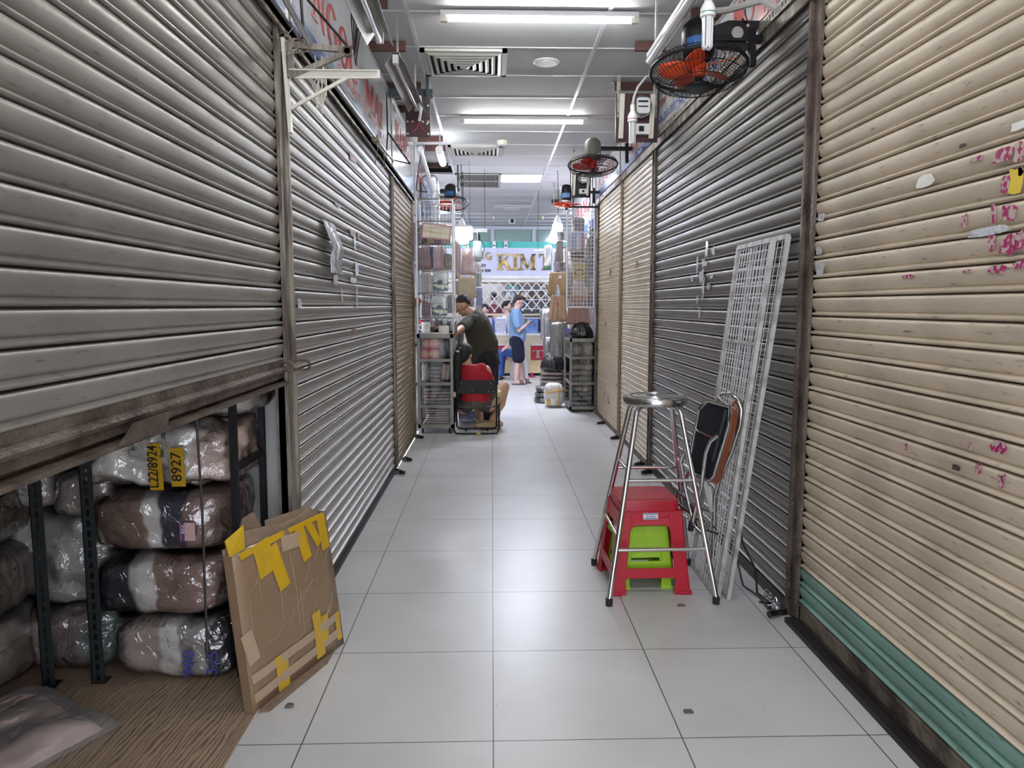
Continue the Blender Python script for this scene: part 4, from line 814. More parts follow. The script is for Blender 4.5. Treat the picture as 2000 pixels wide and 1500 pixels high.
# leftmost stack
bale('leftmost bale on the floor, beige and white garments behind the milky bags', (-1.98, 2.55, 0), (.56, .46, .27), [(.5, .42, .38), (.3, .26, .24), W_], 31, axis=2)
bale('leftmost bale of pinkish garments, second from the floor', (-1.98, 2.56, .27), (.58, .46, .25), [(.45, .38, .35), (.38, .33, .3)], 32, axis=2)
bale('leftmost pale bale, third from the floor', (-1.99, 2.57, .52), (.55, .46, .19), [(.5, .5, .45), (.42, .38, .34)], 33, axis=2)
bale('leftmost rounded bale high under the shutter rail', (-2.0, 2.58, .71), (.53, .46, .24), [(.4, .33, .3), (.3, .24, .22), (.48, .4, .36)], 34)
bale('far left bale behind, filling the shop corner', (-2.62, 2.7, 0), (.6, .5, .5), [(.3, .26, .24), (.4, .36, .34)], 35)
bale('far left bale behind, on top of the corner bale', (-2.62, 2.7, .5), (.6, .5, .5), [(.25, .2, .2), (.36, .34, .3)], 36)
# slotted posts
def slotted_post(label, px, pyb, Y, z1, lean=0):
    c = at(px, pyb, Y=Y); t = thing('slotted_post', label, 'shelf post', (c.x, Y, 0)); b = MB(); w = .045
    n = 34; 
    for k in range(n):
        z = z1*k/n; h = z1/n
        b.b2((0, -.002, z), (w*.36, .001, z+h)); b.b2((w*.64, -.002, z), (w, .001, z+h)); b.b2((w*.36, -.002, z), (w*.64, .001, z+h*.35))
        b.b2((0, -.002, z), (.003, w*.4, z+h)); b.b2((0, w*.6, z), (.003, w, z+h)); b.b2((0, w*.4, z), (.003, w*.6, z+h*.4))
    b.build('upright', 'slot', t, smooth=False)
    b = MB(); b.b2((-.004, -.006, 0), (w+.004, w, .006)); b.build('foot_plate', 'black', t); return t
slotted_post('dark slotted angle post, left one beside the pink plastic bags', 82, 1322, 2.53, 1.30)
slotted_post('dark slotted angle post, right one left of the front bale stack', 180, 1325, 2.55, 1.30)
slotted_post('slotted angle post in the dim shop beyond the left bales', -60, 1322, 2.80, 1.30)
# flattened card under posts
b = MB(); b.prism([(-.35, -.1), (.26, -.12), (.34, .12), (-.3, .2)], (-1.58, 2.66-.02, .001), (1, 0, 0), (0, 1, 0), (0, 0, .003)); recenter(tag(b.build('cardboard_sheet', 'cardin', smooth=False), 'flat brown cardboard on the floor under the slotted posts', 'cardboard'))
# milky bags on the floor
def floor_bag(label, c, d, rot, seed, cols):
    t = thing('plastic_garment_bag', label, 'plastic bag', c); b = MB(); b.blob((0, 0, 0), (d[0]*.9, d[1]*.88, d[2]*.8), p=5, amp=.022, fr=12, seed=seed, n=26, rot=rot); soft(b, 'folded_garment', bands('bagged_%d' % seed, cols, 0, d[0], dist=.5, bump=.4), t)
    b = MB(); b.blob((0, 0, 0), d, p=12, amp=.02, fr=11, seed=seed, n=26, rot=rot); soft(b, 'milky_bag', MILKY, t); return t
def flat_bag(label, c, w, d, h, rot, seed, m):
    t = thing('plastic_garment_bag', label, 'plastic bag', c); Rm = Euler(rot).to_matrix(); N = 36
    for nm, k, mm, g in (('folded_garment', .86, m, 0), ('milky_bag', 1, MILKY, .006)):
        v = []; f = []
        for j in range(N+1):
            for i in range(N+1):
                u, q = i/N*2-1, j/N*2-1; fall = max(0, (1-abs(u)**6)*(1-abs(q)**6))**.5
                n1 = noise.noise(Vector((u*1.6+seed, q*1.3, seed))); n2 = 1-abs(noise.noise(Vector((u*3.1, q*2.3+seed, 3))))*2
                z = fall*(h*(.75+.5*n1)+.018*max(0, n2)**2)+g*fall+.002; v.append(Rm @ Vector((u*w/2*k, q*d/2*k, z)))
        for j in range(N):
            for i in range(N): a = j*(N+1)+i; f.append((a, a+1, a+N+2, a+N+1))
        kk = len(v); v += [Rm @ Vector((u*w/2*k, q*d/2*k, 0)) for u, q in ((-1, -1), (1, -1), (1, 1), (-1, 1))]; f.append((kk, kk+3, kk+2, kk+1))
        b = MB(); b.add(v, f); b.build(nm, mm, t, smooth='all')
    return t
gm = mat('bagged_beige', (.66, .49, .43), .7, col2=(.40, .29, .28), scale=5, bump=.4, bscale=12, thr=(.4, .6)); gm2 = mat('bagged_mauve', (.44, .31, .31), .7, col2=(.28, .21, .22), scale=5, bump=.4, bscale=12, thr=(.4, .6))
flat_bag('milky plastic bag with beige garments lying nearest on the wood floor', (-1.57, 2.12, .0), .46, .64, .065, (0, 0, R(-30)), 41, gm)
flat_bag('pinkish plastic bag leaning behind the nearest milky bag', (-1.88, 2.28, .12), .44, .46, .06, (R(22), R(-12), R(-34)), 44, gm2)
# black ladder frame
t = thing('ladder', 'black metal ladder leaning between the bales and the cardboard box', 'ladder', (-.925, 2.75, 0))
b = MB(); b.bar((-.935, 2.60, 0), (-.925, 2.60, 1.28), .022, .028); b.build('stile', 'black', t, world=True)
b = MB(); b.bar((-.935, 2.92, 0), (-.925, 2.92, 1.28), .022, .028); b.build('stile', 'black', t, world=True)
for z in (.30, .78, 1.2): b = MB(); b.bar((-.93, 2.60, z), (-.93, 2.92, z), .02, .025); b.build('rung', 'black', t, world=True)
# hanging cord
c = at(405, 1275, X=LX-.005); b = MB(); b.tube([(c.x, c.y, 1.07), (c.x+.003, c.y+.003, .8), (c.x, c.y, c.z+.03)], .0035, 6); b.tube([(c.x, c.y, c.z+.035), (c.x, c.y, c.z+.03), (c.x, c.y-.001, c.z)], [.003, .007, .005], 8)
recenter(tag(b.build('pull_cord', 'cable'), 'thin black cord hanging from the raised shutter in front of the bales', 'cord'))
# flattened cardboard box
A = Vector((-.805, 2.335, .004)); Bp = Vector((-.605, 2.845, .004)); TL = Vector((-.865, 2.36, .545)); TR = Vector((-.665, 2.84, .555))
u = (Bp-A).normalized(); nrm = Vector((u.y, -u.x, .14)).normalized(); th = .034
t = thing('cardboard_box', 'flattened brown cardboard box with yellow tape, standing at the left shutter', 'cardboard box', ((A.x+Bp.x)/2, (A.y+Bp.y)/2, 0))
def bil(s, q): return A.lerp(Bp, s).lerp(TL.lerp(TR, s), q)
def panel(off, m, name, th=.004, n=10, wav=.004, s0=0, s1=1, q0=0, q1=1, par=None):
    v = []; f = []
    for j in range(n+1):
        for i in range(n+1):
            s = s0+(s1-s0)*i/n; q = q0+(q1-q0)*j/n; bulge = math.sin(math.pi*i/n)*math.sin(math.pi*j/n)*.01 if off > -.03 else 0
            v.append(bil(s, q)+nrm*(off+bulge+wav*noise.noise(Vector((s*4, q*4, off*30)))))
    for j in range(n):
        for i in range(n): a = j*(n+1)+i; f.append((a, a+1, a+n+2, a+n+1))
    bb = MB(); bb.add(v, f); o = bb.build(name, m, par or t, world=True, smooth='all'); s_ = o.modifiers.new('s', 'SOLIDIFY'); s_.thickness = th; s_.offset = -1; return o
pf = panel(0, 'card', 'front_panel'); panel(-th, 'card', 'back_panel', q1=1.03)
b = MB(); b.loft([]) if 0 else None
def quad(pts, m, name, par=None, th=.004):
    bb = MB(); bb.add(pts, [tuple(range(len(pts)))]); o = bb.build(name, m, par or t, world=True, smooth=False); s_ = o.modifiers.new('s', 'SOLIDIFY'); s_.thickness = th; s_.offset = 0; return o
quad([A, A-nrm*th, TL-nrm*th, TL], 'card', 'side_panel'); quad([Bp, Bp-nrm*th, TR-nrm*th, TR], 'card', 'side_panel'); quad([A, Bp, Bp-nrm*th, A-nrm*th], 'card', 'bottom_panel')
quad([bil(.03, 1)-nrm*.012, bil(.55, .99)-nrm*.014, bil(.50, 1.05)-nrm*.03, bil(.10, 1.10)-nrm*.035], 'cardin', 'inner_flap')
quad([bil(.4, .97)-nrm*.03, bil(.97, .98)-nrm*.02, bil(.92, 1.06)-nrm*.045, bil(.45, 1.09)-nrm*.05], 'cardin', 'inner_flap')
quad([bil(.12, 1.0)-nrm*.04, bil(.42, 1.02)-nrm*.045, bil(.36, 1.17)-nrm*.055, bil(.24, 1.16)-nrm*.05], 'cardin', 'inner_flap')
quad([bil(-.02, .99), bil(.12, 1.0), bil(.2, 1.13)-nrm*.03, bil(.02, 1.08)-nrm*.03], 'ytape', 'yellow_tape')
def tape(s0, q0, s1, q1, w, m, off=.0125, wob=.0):
    n = 8; v = []; f = []; d = Vector((s1-s0, q1-q0)); L = d.length; px, py = -d.y/L*w, d.x/L*w
    for i in range(n+1):
        k = i/n; s, q = s0+d.x*k, q0+d.y*k
        for sg in (-1, 1):
            ss, qq = s+px*sg+wob*math.sin(k*7+sg), q+py*sg; bulge = math.sin(math.pi*min(1, max(0, ss)))*math.sin(math.pi*min(1, max(0, qq)))*.01
            v.append(bil(ss, qq)+nrm*(bulge+.0045+.004*noise.noise(Vector((ss*4, qq*4, 0)))))
    for i in range(n): f.append((2*i, 2*i+1, 2*i+3, 2*i+2))
    bb = MB(); bb.add(v, f); bb.build('yellow_tape' if m == 'ytape' else 'tan_tape', m, pf, world=True, smooth='all')
for a in [(.26, 1.0, .29, .78, .085), (.36, .94, .42, .64, .055), (.66, .99, .70, .74, .05), (.76, .99, .86, .80, .035), (.92, .99, .93, .74, .05), (.70, .36, .71, .03, .05), (.80, .30, .78, .12, .04), (.95, .26, .95, .05, .03), (.30, .24, .30, .01, .06), (.06, .965, .5, .985, .022), (.55, .985, .95, .985, .018)]: tape(*a, 'ytape')
for a in [(.02, .20, .98, .23, .03), (.02, .08, .98, .11, .03), (.46, .92, .66, .90, .05), (.02, .5, .06, .3, .05)]: tape(*a, 'ctape', off=.011)
rnd = random.Random(21); b = MB()
for k in range(26):
    s0, q0 = rnd.uniform(.05, .9), rnd.uniform(.05, .9); ds, dq = (rnd.uniform(.1, .3), rnd.uniform(.05, .2)) if k % 3 else (0.01, rnd.uniform(.2, .6)); pts = []
    for i in range(7):
        ss, qq = min(.98, s0+ds*i/6), min(.98, q0+dq*i/6+.02*math.sin(i*2.1+k)); pts.append(bil(ss, qq)+nrm*(math.sin(math.pi*ss)*math.sin(math.pi*qq)*.01+.004+.004*noise.noise(Vector((ss*4, qq*4, 0)))))
    b.tube(pts, .0006, 4)
b.build('wrap_creases', mat('pale_crease', (.55, .45, .36), .2, coat=1), pf, world=True)
b = MB(); b.prism([(-.05, .0), (-.015, .01), (.04, .16), (.105, .34), (.11, .44), (-.05, .36)], (-.74, 2.34, .0005), (1, 0, 0), (0, 1, 0), (0, 0, .004)); recenter(tag(b.build('cardboard_sheet', 'cardin', smooth=False), 'thin cardboard sheet on the tiles under the standing flattened box', 'cardboard'))
# ================================================================== STOOLS, RIGHT FRONT
t = thing('bar_stool', 'tall round stainless steel stool straddling the red plastic stool', 'stool', (.782, 3.455, 0))
b = MB(); b.lathe([(.02, .897), (.148, .897), (.152, .902), (.152, .928), (.147, .934), (.10, .9365), (.02, .937)], n=48); st = b.build('seat', 'steel', t)
for a in (.045, .085, .12):
    b = MB(); b.tube([Vector((a*math.cos(2*math.pi*i/40), a*math.sin(2*math.pi*i/40), .9365)) for i in range(40)], .0018, 5, closed=True); b.build('seat_groove', 'steel', st)
feet = [(-.25, -.262), (.245, -.256), (-.245, .262), (.25, .255)]; legp = []
for x, y in feet:
    sx, sy = (1 if x > 0 else -1), (1 if y > 0 else -1); top = Vector((sx*.105, sy*.085, .86)); ft = Vector((x, y, .03)); legp.append((top, ft))
    b = MB(); b.tube([Vector((sx*.055, sy*.04, .897)), Vector((sx*.085, sy*.068, .888)), Vector((sx*.1, sy*.08, .872)), top, ft], .0125, 12); b.build('leg', 'chrome', t)
    b = MB(); b.lathe([(.016, 0), (.0165, .03), (.014, .036)], c=(x, y, 0), n=14); b.build('rubber_foot', 'rubber', t)
def onleg(i, z): a, c = legp[i]; k = (a.z-z)/(a.z-c.z); return a.lerp(c, k)
for i, j, z in ((0, 1, .245), (0, 1, .555), (0, 2, .30), (0, 2, .60), (1, 3, .30), (1, 3, .60), (2, 3, .55), (2, 3, .30)):
    b = MB(); b.tube([onleg(i, z), onleg(j, z)], .009, 10); b.build('rung', 'chrome', t)
def plastic_stool(label, c, rz, w, d, h, m, top=.76, stick=False, op=.74):
    """moulded stool: four-sided hollow shell with arched openings, seat and flared feet"""
    t = thing('plastic_stool', label, 'stool', c, rz); tw, td = w*top, d*top
    def corner(sx, sy, z): k = z/h; return Vector((sx*(w+(tw-w)*k)/2, sy*(d+(td-d)*k)/2, z))
    b = MB(); pts = rrect(tw, td, .03)
    b.loft([]) if 0 else None
    n = len(pts); v = [(x, y, h-.012) for x, y in pts]+[(x*.985, y*.985, h) for x, y in pts]+[(x*1.01, y*1.01, h-.05) for x, y in pts]
    b.add(v, [tuple(range(n, 2*n))]+[(i, (i+1) % n, n+(i+1) % n, n+i) for i in range(n)]+[(2*n+i, 2*n+(i+1) % n, (i+1) % n, i) for i in range(n)]); o = b.build('seat', m, t, smooth=50)
    b = MB(); b.prism([(x*.78, y*.78) for x, y in pts], (0, 0, h-.0005), (1, 0, 0), (0, 1, 0), (0, 0, .0025)); bevel(b.build('seat_pad_ridge', m, o), .002)
    for ax, sg in ((0, -1), (0, 1), (1, -1), (1, 1)):
        W0, W1 = (w, tw) if ax == 0 else (d, td); nr = (d, td) if ax == 0 else (w, tw)
        def pt(x, z, off=0):
            k = z/h; xx = x; yy = sg*(nr[0]+(nr[1]-nr[0])*k)/2+sg*off
            return Vector((xx, yy, z)) if ax == 0 else Vector((yy, xx, z))
        hw = lambda z: (W0+(W1-W0)*z/h)/2
        lw = .062*w/.38
        quads = []
        for sx in (-1, 1): # legs
            z0s = [0, .02, .06, h*.3, h*.5, h*.75, h-.05]
            for a, c_ in zip(z0s, z0s[1:]):
                fl = lambda z: hw(z)+(.006 if z < .03 else 0)
                la = lw*(1.25 if a < .03 else 1); lb = lw*(1.25 if c_ < .03 else 1)
                quads.append([(sx*fl(a), a), (sx*(fl(a)-la), a), (sx*(fl(c_)-lb), c_), (sx*fl(c_), c_)])
        zt = h*op; quads.append([(-hw(zt)+lw*.9, zt), (hw(zt)-lw*.9, zt), (hw(h-.05), h-.05), (-hw(h-.05), h-.05)])
        zc = h*.20; quads.append([(-hw(zc)+lw*.9, zc-.01), (-hw(zc)+lw*.9, zc+h*.085), (hw(zc)-lw*.9, zc+h*.085), (hw(zc)-lw*.9, zc-.01)])
        # rounded shoulders of the opening
        for sx in ((-1, 1) if op > .6 else ()):
            r = .03; xx = sx*(hw(zt)-lw*.95)
            quads.append([(xx, zt+.004), (xx-sx*r, zt+.004), (xx-sx*r*.3, zt-r*.3), (xx+sx*.002, zt-r)])
        b = MB()
        for q in quads: b.add([pt(x, z) for x, z in q], [(0, 1, 2, 3)])
        b.weld = True; o = b.build('side_frame', m, t, smooth=False); s_ = o.modifiers.new('s', 'SOLIDIFY'); s_.thickness = .010; s_.offset = 0; bevel(o, .003)
        if stick and ax == 0 and sg == -1:
            b = MB(); q = [pt(x, z, .0065) for x, z in ((-.035, h-.085), (.035, h-.085), (.035, h-.055), (-.035, h-.055))]; b.add(q, [(0, 1, 2, 3)]); lb = b.build('maker_label', 'white', o); b = MB()
            for za, zb in ((h-.083, h-.079), (h-.061, h-.057)): b.add([pt(x, z, .0072) for x, z in ((-.032, za), (.032, za), (.032, zb), (-.032, zb))], [(0, 1, 2, 3)])
            b.build('blue_band', 'blue', lb); text_mesh('DUYTAN', .013, pt(-.022, h-.075, .0075), (1, 0, 0), UZ, width=.044, bold=.02).build('label_lettering', 'blueink', lb)
    for sx in (-1, 1): # outward toe
        for sy in (-1, 1): b = MB(); c2 = corner(sx, sy, 0); b.box(c2+Vector((-sx*.02, -sy*.02, .008)), (.06, .06, .016)); bevel(b.build('foot', m, t), .004)
    return t
plastic_stool('red plastic stool with a small blue and white label, under the tall steel stool', (.745, 3.50, 0), R(1), .375, .38, .443, 'redp', stick=True)
plastic_stool('lime green plastic stool standing inside the red stool', (.735, 3.52, 0), R(2), .25, .27, .30, 'lime', op=.5)
plastic_stool('second lime green stool nested over the first inside the red one', (.735, 3.52, .05), R(2), .26, .28, .305, 'lime', op=.5)
# ------------------------------------------------------------------ folded chair
t = thing('folding_chair', 'folded chrome chair with black seat underside, leaning on the mesh panels', 'folding chair', (1.06, 3.55, 0))
def F_(x, y, X): return at(x, y, X=X)
Yc = 3.52
def Q(x, y, dy=0): return at(x, y, Y=3.46-(x-1340)*.0024+dy)
# seat: rim + shell + pad
sc = [(1383, 783), (1426, 795), (1424, 830), (1394, 930), (1386, 940), (1348, 922), (1346, 905), (1366, 800)]
b = MB(); b.tube([Q(x, y, -.03) for x, y in sc], .008, 8, closed=True); b.build('seat_rim', 'chrome', t, world=True)
b = MB(); v = [Q(x, y, -.025) for x, y in sc]; v2 = [Q(x+1, y, .0) for x, y in sc]; n = len(sc); b.add(v+v2, [tuple(range(n))[::-1], tuple(range(n, 2*n))]+[(i, (i+1) % n, n+(i+1) % n, n+i) for i in range(n)]); b.build('seat_shell', 'blacks', t, world=True)
b = MB(); v = [Q(x+3, y+2, .002) for x, y in sc]; v2 = [Q(x*.97+1387*.03+17, y+6, .045) for x, y in sc]; b.add(v+v2, [tuple(range(n))[::-1], tuple(range(n, 2*n))]+[(i, (i+1) % n, n+(i+1) % n, n+i) for i in range(n)]); bevel(b.build('seat_pad', 'brownv', t, world=True), .008, 3)
b = MB(); b.bar(Q(1418, 800, -.035), Q(1392, 900, -.035), .014, .008); b.bar(Q(1372, 790, -.035), Q(1366, 800, -.035), .012, .008); b.build('seat_bracket', 'slot', t, world=True)
b = MB(); b.tube([Q(1353, 836, -.04), Q(1394, 856, -.04)], .005, 8); b.build('cross_rod', 'chrome', t, world=True)
# back loop frame: outer tube from floor up round and down
b = MB(); b.tube([Q(1393, 1140, .08), Q(1393, 1080, .08), Q(1396, 968, .06), Q(1402, 945, .06), Q(1430, 880, .06), Q(1446, 830, .06), Q(1448, 800, .06), Q(1441, 780, .06), Q(1427, 769, .06), Q(1412, 770, .06), Q(1402, 780, .07), Q(1395, 800, .12), Q(1345, 925, .14), Q(1325, 960, .14), Q(1318, 1000, .14), Q(1326, 1105, .14)], .0105, 10); b.build('back_frame', 'chrome', t, world=True)
b = MB(); b.blob(Q(1434, 815, .08), (.05, .06, .17), p=4, n=8, rot=(0, R(12), R(-20))); soft(b, 'back_pad', 'brownv', t, world=True)
b = MB(); b.tube([Q(1402, 775, .05), Q(1420, 790, .05), Q(1438, 800, .05)], .005, 6); b.build('back_crossbar', 'chrome', t, world=True)
b = MB(); b.tube([Q(1403, 850, -.05), Q(1388, 862, -.06), Q(1379, 885, -.06), Q(1370, 950, -.06), Q(1350, 1030, -.06)], .0105, 10); b.build('front_leg', 'chrome', t, world=True)
b = MB(); b.tube([Q(1345, 860, .0), Q(1330, 900, .0), Q(1340, 960, .02), Q(1352, 1010, .02)], .009, 8); b.build('rear_leg', 'chrome', t, world=True)
b = MB(); b.tube([Q(1351, 1018, -.06), Q(1349, 1036, -.06)], .014, 10); b.build('rubber_foot', 'rubber', t, world=True)
b = MB(); b.tube([Q(1393, 1138, .08), Vector((Q(1393, 1145, .08).x, Q(1393, 1145, .08).y, 0.002))], .013, 10); b.build('rubber_foot', 'rubber', t, world=True)
b = MB(); b.bar(Q(1376, 938, -.03), Q(1390, 1000, .0), .018, .004); b.bar(Q(1390, 1000, 0), Q(1386, 950, .03), .014, .004); b.build('hinge_plate', 'alu', t, world=True)
b = MB(); b.tube([Q(1312, 950, .05), Q(1360, 990, .05), Q(1395, 1000, .06)], .008, 8); b.build('stretcher', 'chrome', t, world=True)
b = MB(); b.tube([Q(1320, 980, .1), Q(1370, 1020, .08)], .008, 8); b.build('stretcher', 'chrome', t, world=True)
# ------------------------------------------------------------------ mesh panels
def mesh_panel(label, p0, p1, q0, q1, nx, ny, rw=.022, split=None):
    """p0,p1 bottom near/far, q0,q1 top near/far"""
    p0, p1, q0, q1 = map(Vector, (p0, p1, q0, q1)); t = thing('mesh_panel', label, 'wire mesh panel', ((p0+p1)/2).to_tuple()); nn = (p1-p0).cross(q0-p0).normalized()
    for a, c in ((p0, q0), (p1, q1), (p0, p1), (q0, q1)): b = MB(); b.bar(a, c, rw, .018, up=nn); b.build('frame_bar', 'rackm', t, world=True)
    if split:
        for k in split: b = MB(); b.bar(p0.lerp(q0, k), p1.lerp(q1, k), rw*.7, .014, up=nn); b.build('cross_bar', 'rackm', t, world=True)
    b = MB()
    for i in range(1, nx): b.bar(p0.lerp(p1, i/nx), q0.lerp(q1, i/nx), .003, .003, up=nn)
    for j in range(1, ny): b.bar(p0.lerp(q0, j/ny)+nn*.003, p1.lerp(q1, j/ny)+nn*.003, .003, .003, up=nn)
    b.build('wire_grid', 'whitemetal', t, world=True); return t
mesh_panel('white wire mesh panel leaning in front on the wide grey shutter', (1.045, 3.24, .004), (1.05, 3.68, .004), (1.245, 3.235, 1.655), (1.248, 3.70, 1.655), 12, 42, split=(.72,))
mesh_panel('narrower second mesh panel leaning behind the front one, its top showing at the right', (1.095, 3.24, .004), (1.10, 3.60, .004), (1.292, 3.19, 1.665), (1.292, 3.62, 1.665), 8, 40)
# cables on the floor
b = MB(); b.tube([Q(1348, 985, .0), at(1362, 1030, Y=3.4), at(1400, 1042, Y=3.35), at(1435, 1060, Y=3.4), at(1440, 1095, Y=3.4), Vector((1.2, 3.34, .03)), Vector((1.25, 3.25, .008)), Vector((1.24, 3.12, .008)), Vector((1.27, 3.1, .012))], .005, 6)
b.tube([at(1445, 1020, X=1.27), at(1450, 1060, X=1.25), at(1475, 1110, X=1.24), Vector((1.255, 3.3, .01)), Vector((1.262, 3.15, .02)), Vector((1.23, 3.2, .006))], .005, 6)
recenter(tag(b.build('floor_cable', 'cable'), 'black cable trailing from the mesh panels down to the floor lock', 'cable'))
t = thing('chain_padlock', 'small chain and padlock at the foot of the right rusty post', 'padlock', (1.27, 3.14, .01))
for k in range(5): b = MB(); b.tube([Vector((.012*math.cos(a), .02*math.sin(a), 0)) for a in [2*math.pi*i/12 for i in range(12)]], .003, 5, closed=True); b.v = [(Matrix.Rotation(R(70*k), 3, 'X') @ Vector(x))+Vector((.0, .03*k-.04, .03)) for x in b.v]; b.build('chain_link', 'steel', t)
b = MB(); b.blob((-.01, -.06, .02), (.03, .045, .035), n=6); b.build('lock_body', 'alu', t)
# litter
for px, py, lab in ((1345, 1391, 'small crumpled grey scrap on the tiles at the lower right'), (565, 1380, 'tiny curl of tape on the tiles beside the standing box'), (1330, 1183, 'reddish dried smear of dirt before the red stool')):
    c = at(px, py, Z=.0); b = MB(); b.blob((c.x, c.y, .004), (.03, .022, .008), amp=.006, fr=60, n=6, seed=px); recenter(tag(b.build('litter_scrap', mat('litter', (.13, .11, .10), .6)), lab, 'litter'))
# ================================================================== FAR LIGHTS (unseen tubes added to brighten the cross aisle, stalls and gold shop)
for i, (x, y, l) in enumerate([(-1.3, 13.6, 'left'), (2.0, 13.6, 'right')]): tube_light('added unseen cool tube light over the cross aisle, %s side' % l, x, y, CZ-.008, 1.18, 'tubef')
for i, (x, y, l) in enumerate([(-1.2, 10.4, 'left'), (1.45, 11.2, 'right')]): tube_light('added unseen cool tube light above the goods of the %s stall' % l, x, y, CZ-.008, .6, 'tubem', rz=R(90))
# ================================================================== GOLD SHOP AT THE END
SY = 16.2
def bx(label, name, cat, m, a, c): b = MB(); b.b2(a, c); return recenter(tag(b.build(name, m), label, cat))
p0 = at(935, 484, Y=SY); p1 = at(1110, 539, Y=SY)
t = thing('gold_shop_signboard', 'long white signboard with gold KIM T lettering at the corridor end', 'shop sign', (.4, SY, p1.z))
b = MB(); b.b2((-2.6, SY, p1.z), (3.2, SY+.12, p0.z)); b.build('board', mat('pale_sign', (.66, .67, .86), .35), t, world=True)
def KL(s, x0, x1, y0, y1): a = at(x0, y1, Y=SY-.01); c = at(x1, y0, Y=SY-.01); return serif(s, a, (1, 0, 0), UZ, c.x-a.x, c.z-a.z, (0, -.03, 0))
for s, x0, x1 in (('K', 970, 999), ('I', 1000, 1013), ('M', 1013, 1048), ('T', 1052, 1076)): KL(s, x0, x1, 496, 527).build('gold_letter', 'goldl', t, world=True)
for s, x0, x1 in (('N', 932, 945), ('G', 947, 961)): KL(s, x0, x1, 493, 507).build('gold_letter', 'goldl', t, world=True)
for s, x, y, w in (('20', 938, 521, .12), ('30 808', 937, 531, .24)): a = at(x, y, Y=SY-.01); text_mesh(s, .09, a, (1, 0, 0), UZ, width=w, bold=.02).build('small_lettering', 'ink', t, world=True)
b = MB(); b.b2((-2.6, SY-.05, p1.z-.06), (3.2, SY+.1, p1.z)); b.build('lower_rail', 'alu', t, world=True)
b = MB(); b.b2((-2.6, SY-.02, p1.z-.13), (3.2, SY+.1, p1.z-.06)); b.build('white_rail', 'white', t, world=True); b = MB(); b.b2((-2.6, SY-.04, p1.z-.17), (3.2, SY+.1, p1.z-.13)); b.build('yellow_rail', 'counter', t, world=True)
# transom glazing
z0, z1 = p0.z, CZ
struct_g = MB(); struct_g.b2((-4.4, SY+.25, z0), (4.4, SY+.27, z1)); w_ = struct(struct_g.build('window_1', 'glassd', smooth=False))
b = MB()
for x in (962, 1043, 890, 1125): X_ = at(x, 460, Y=SY+.2).x; b.b2((X_-.04, SY+.2, z0), (X_+.04, SY+.28, z1))
b.b2((-4.4, SY+.18, z1-.07), (4.4, SY+.26, z1)); b.build('window_frame', 'mull', w_)
a = at(945, 472, Y=SY+.16); c = at(1068, 484, Y=SY+.16); bx('teal band behind the gold lettered signboard', 'teal_ledge', 'ledge', 'teal', (-1.5, SY+.14, p0.z), (2.8, SY+.19, a.z))
for px, l in ((965, 'left'), (988, 'right')):
    c = at(px, 482, Y=SY+.05); t = thing('small_speaker', 'small grey speaker standing on the gold signboard, %s one' % l, 'speaker', (c.x, SY+.05, p0.z)); b = MB(); b.b2((-.035, -.03, 0), (.035, .03, .15)); b.build('cabinet', 'alu', t); b = MB(); b.lathe([(.022, -.03), (.02, -.034)], c=(0, 0, .05), axis='y', n=14); b.build('cone', 'black', t)
# folding lattice gate
z1 = at(1000, 551, Y=SY-.1).z; z0 = at(1000, 610, Y=SY-.1).z; t = thing('lattice_gate', 'white folding lattice gate behind the gold shop counter', 'folding gate', (.4, SY-.1, z0)); b = MB(); w = .205; hh = (z1-z0)/1.65
k = -10
while k < 12:
    x = k*w-.05
    for s in (-1, 1):
        xa, xb = x, x+s*(z1-z0)*.82; b.bar((xa, SY-.1-.006*s, z1), (xb, SY-.1-.006*s, z0), .024, .008, up=(0, 1, 0))
    k += 1
b.build('lattice_bars', 'whitemetal', t, world=True); b = MB()
b.b2((-2.2, SY-.12, z1), (2.6, SY-.08, z1+.03)); b.build('top_rail', 'alu', t, world=True)
# shop interior
shelfm = mat('bright_stocked_shelves', (.72, .70, .70), .4, col2=(.10, .10, .16), scale=9, thr=(.42, .5))
bx('pale back wall display of the gold shop seen through the lattice', 'display_wall', 'display', mat('cream_display', (.38, .34, .31), .5), (-3, 17.9, .0), (3.4, 18.0, 2.6))
rnd = random.Random(5); pal = [(.75, .76, .8), (.1, .1, .3), (.6, .62, .68), (.8, .78, .7), (.15, .25, .5), (.3, .28, .3), (.75, .55, .3), (.12, .35, .3)]
for i in range(34):
    x = rnd.uniform(.35, 1.75); z = 1.1+.22*(i % 4)+rnd.uniform(-.02, .02); s = rnd.uniform(.05, .09); m = mat('trinket_%d' % (i % 8), pal[i % 8], .25, .3); b = MB(); b.ell((0, 0, s), (s*1.5, s, s*2), n=10, m=8); b.lathe([(s*.3, s*1.9), (s*.15, s*2.3)], n=8)
    o = b.build('shelf_ornament', m); o.location = (x, 17.62, z); tag(o, 'small shiny ornament on the gold shop shelves', 'ornament', 'ornaments behind the lattice')
for k in range(5):
    z = 1.08+.22*k; bx('glass display shelf number %s from the bottom behind the lattice' % ['one', 'two', 'three', 'four', 'five'][k], 'display_shelf', 'shelf', 'whitemetal', (.25, 17.5, z-.02), (1.9, 17.88, z))
tube_light('added unseen cool tube light inside the gold shop', .5, 17.1, 3.05, 1.18, 'tubef'); tube_light('second added unseen cool tube light inside the gold shop, farther left', -1.4, 17.1, 3.05, 1.18, 'tubef')  # unseen tubes added to brighten the shop interior
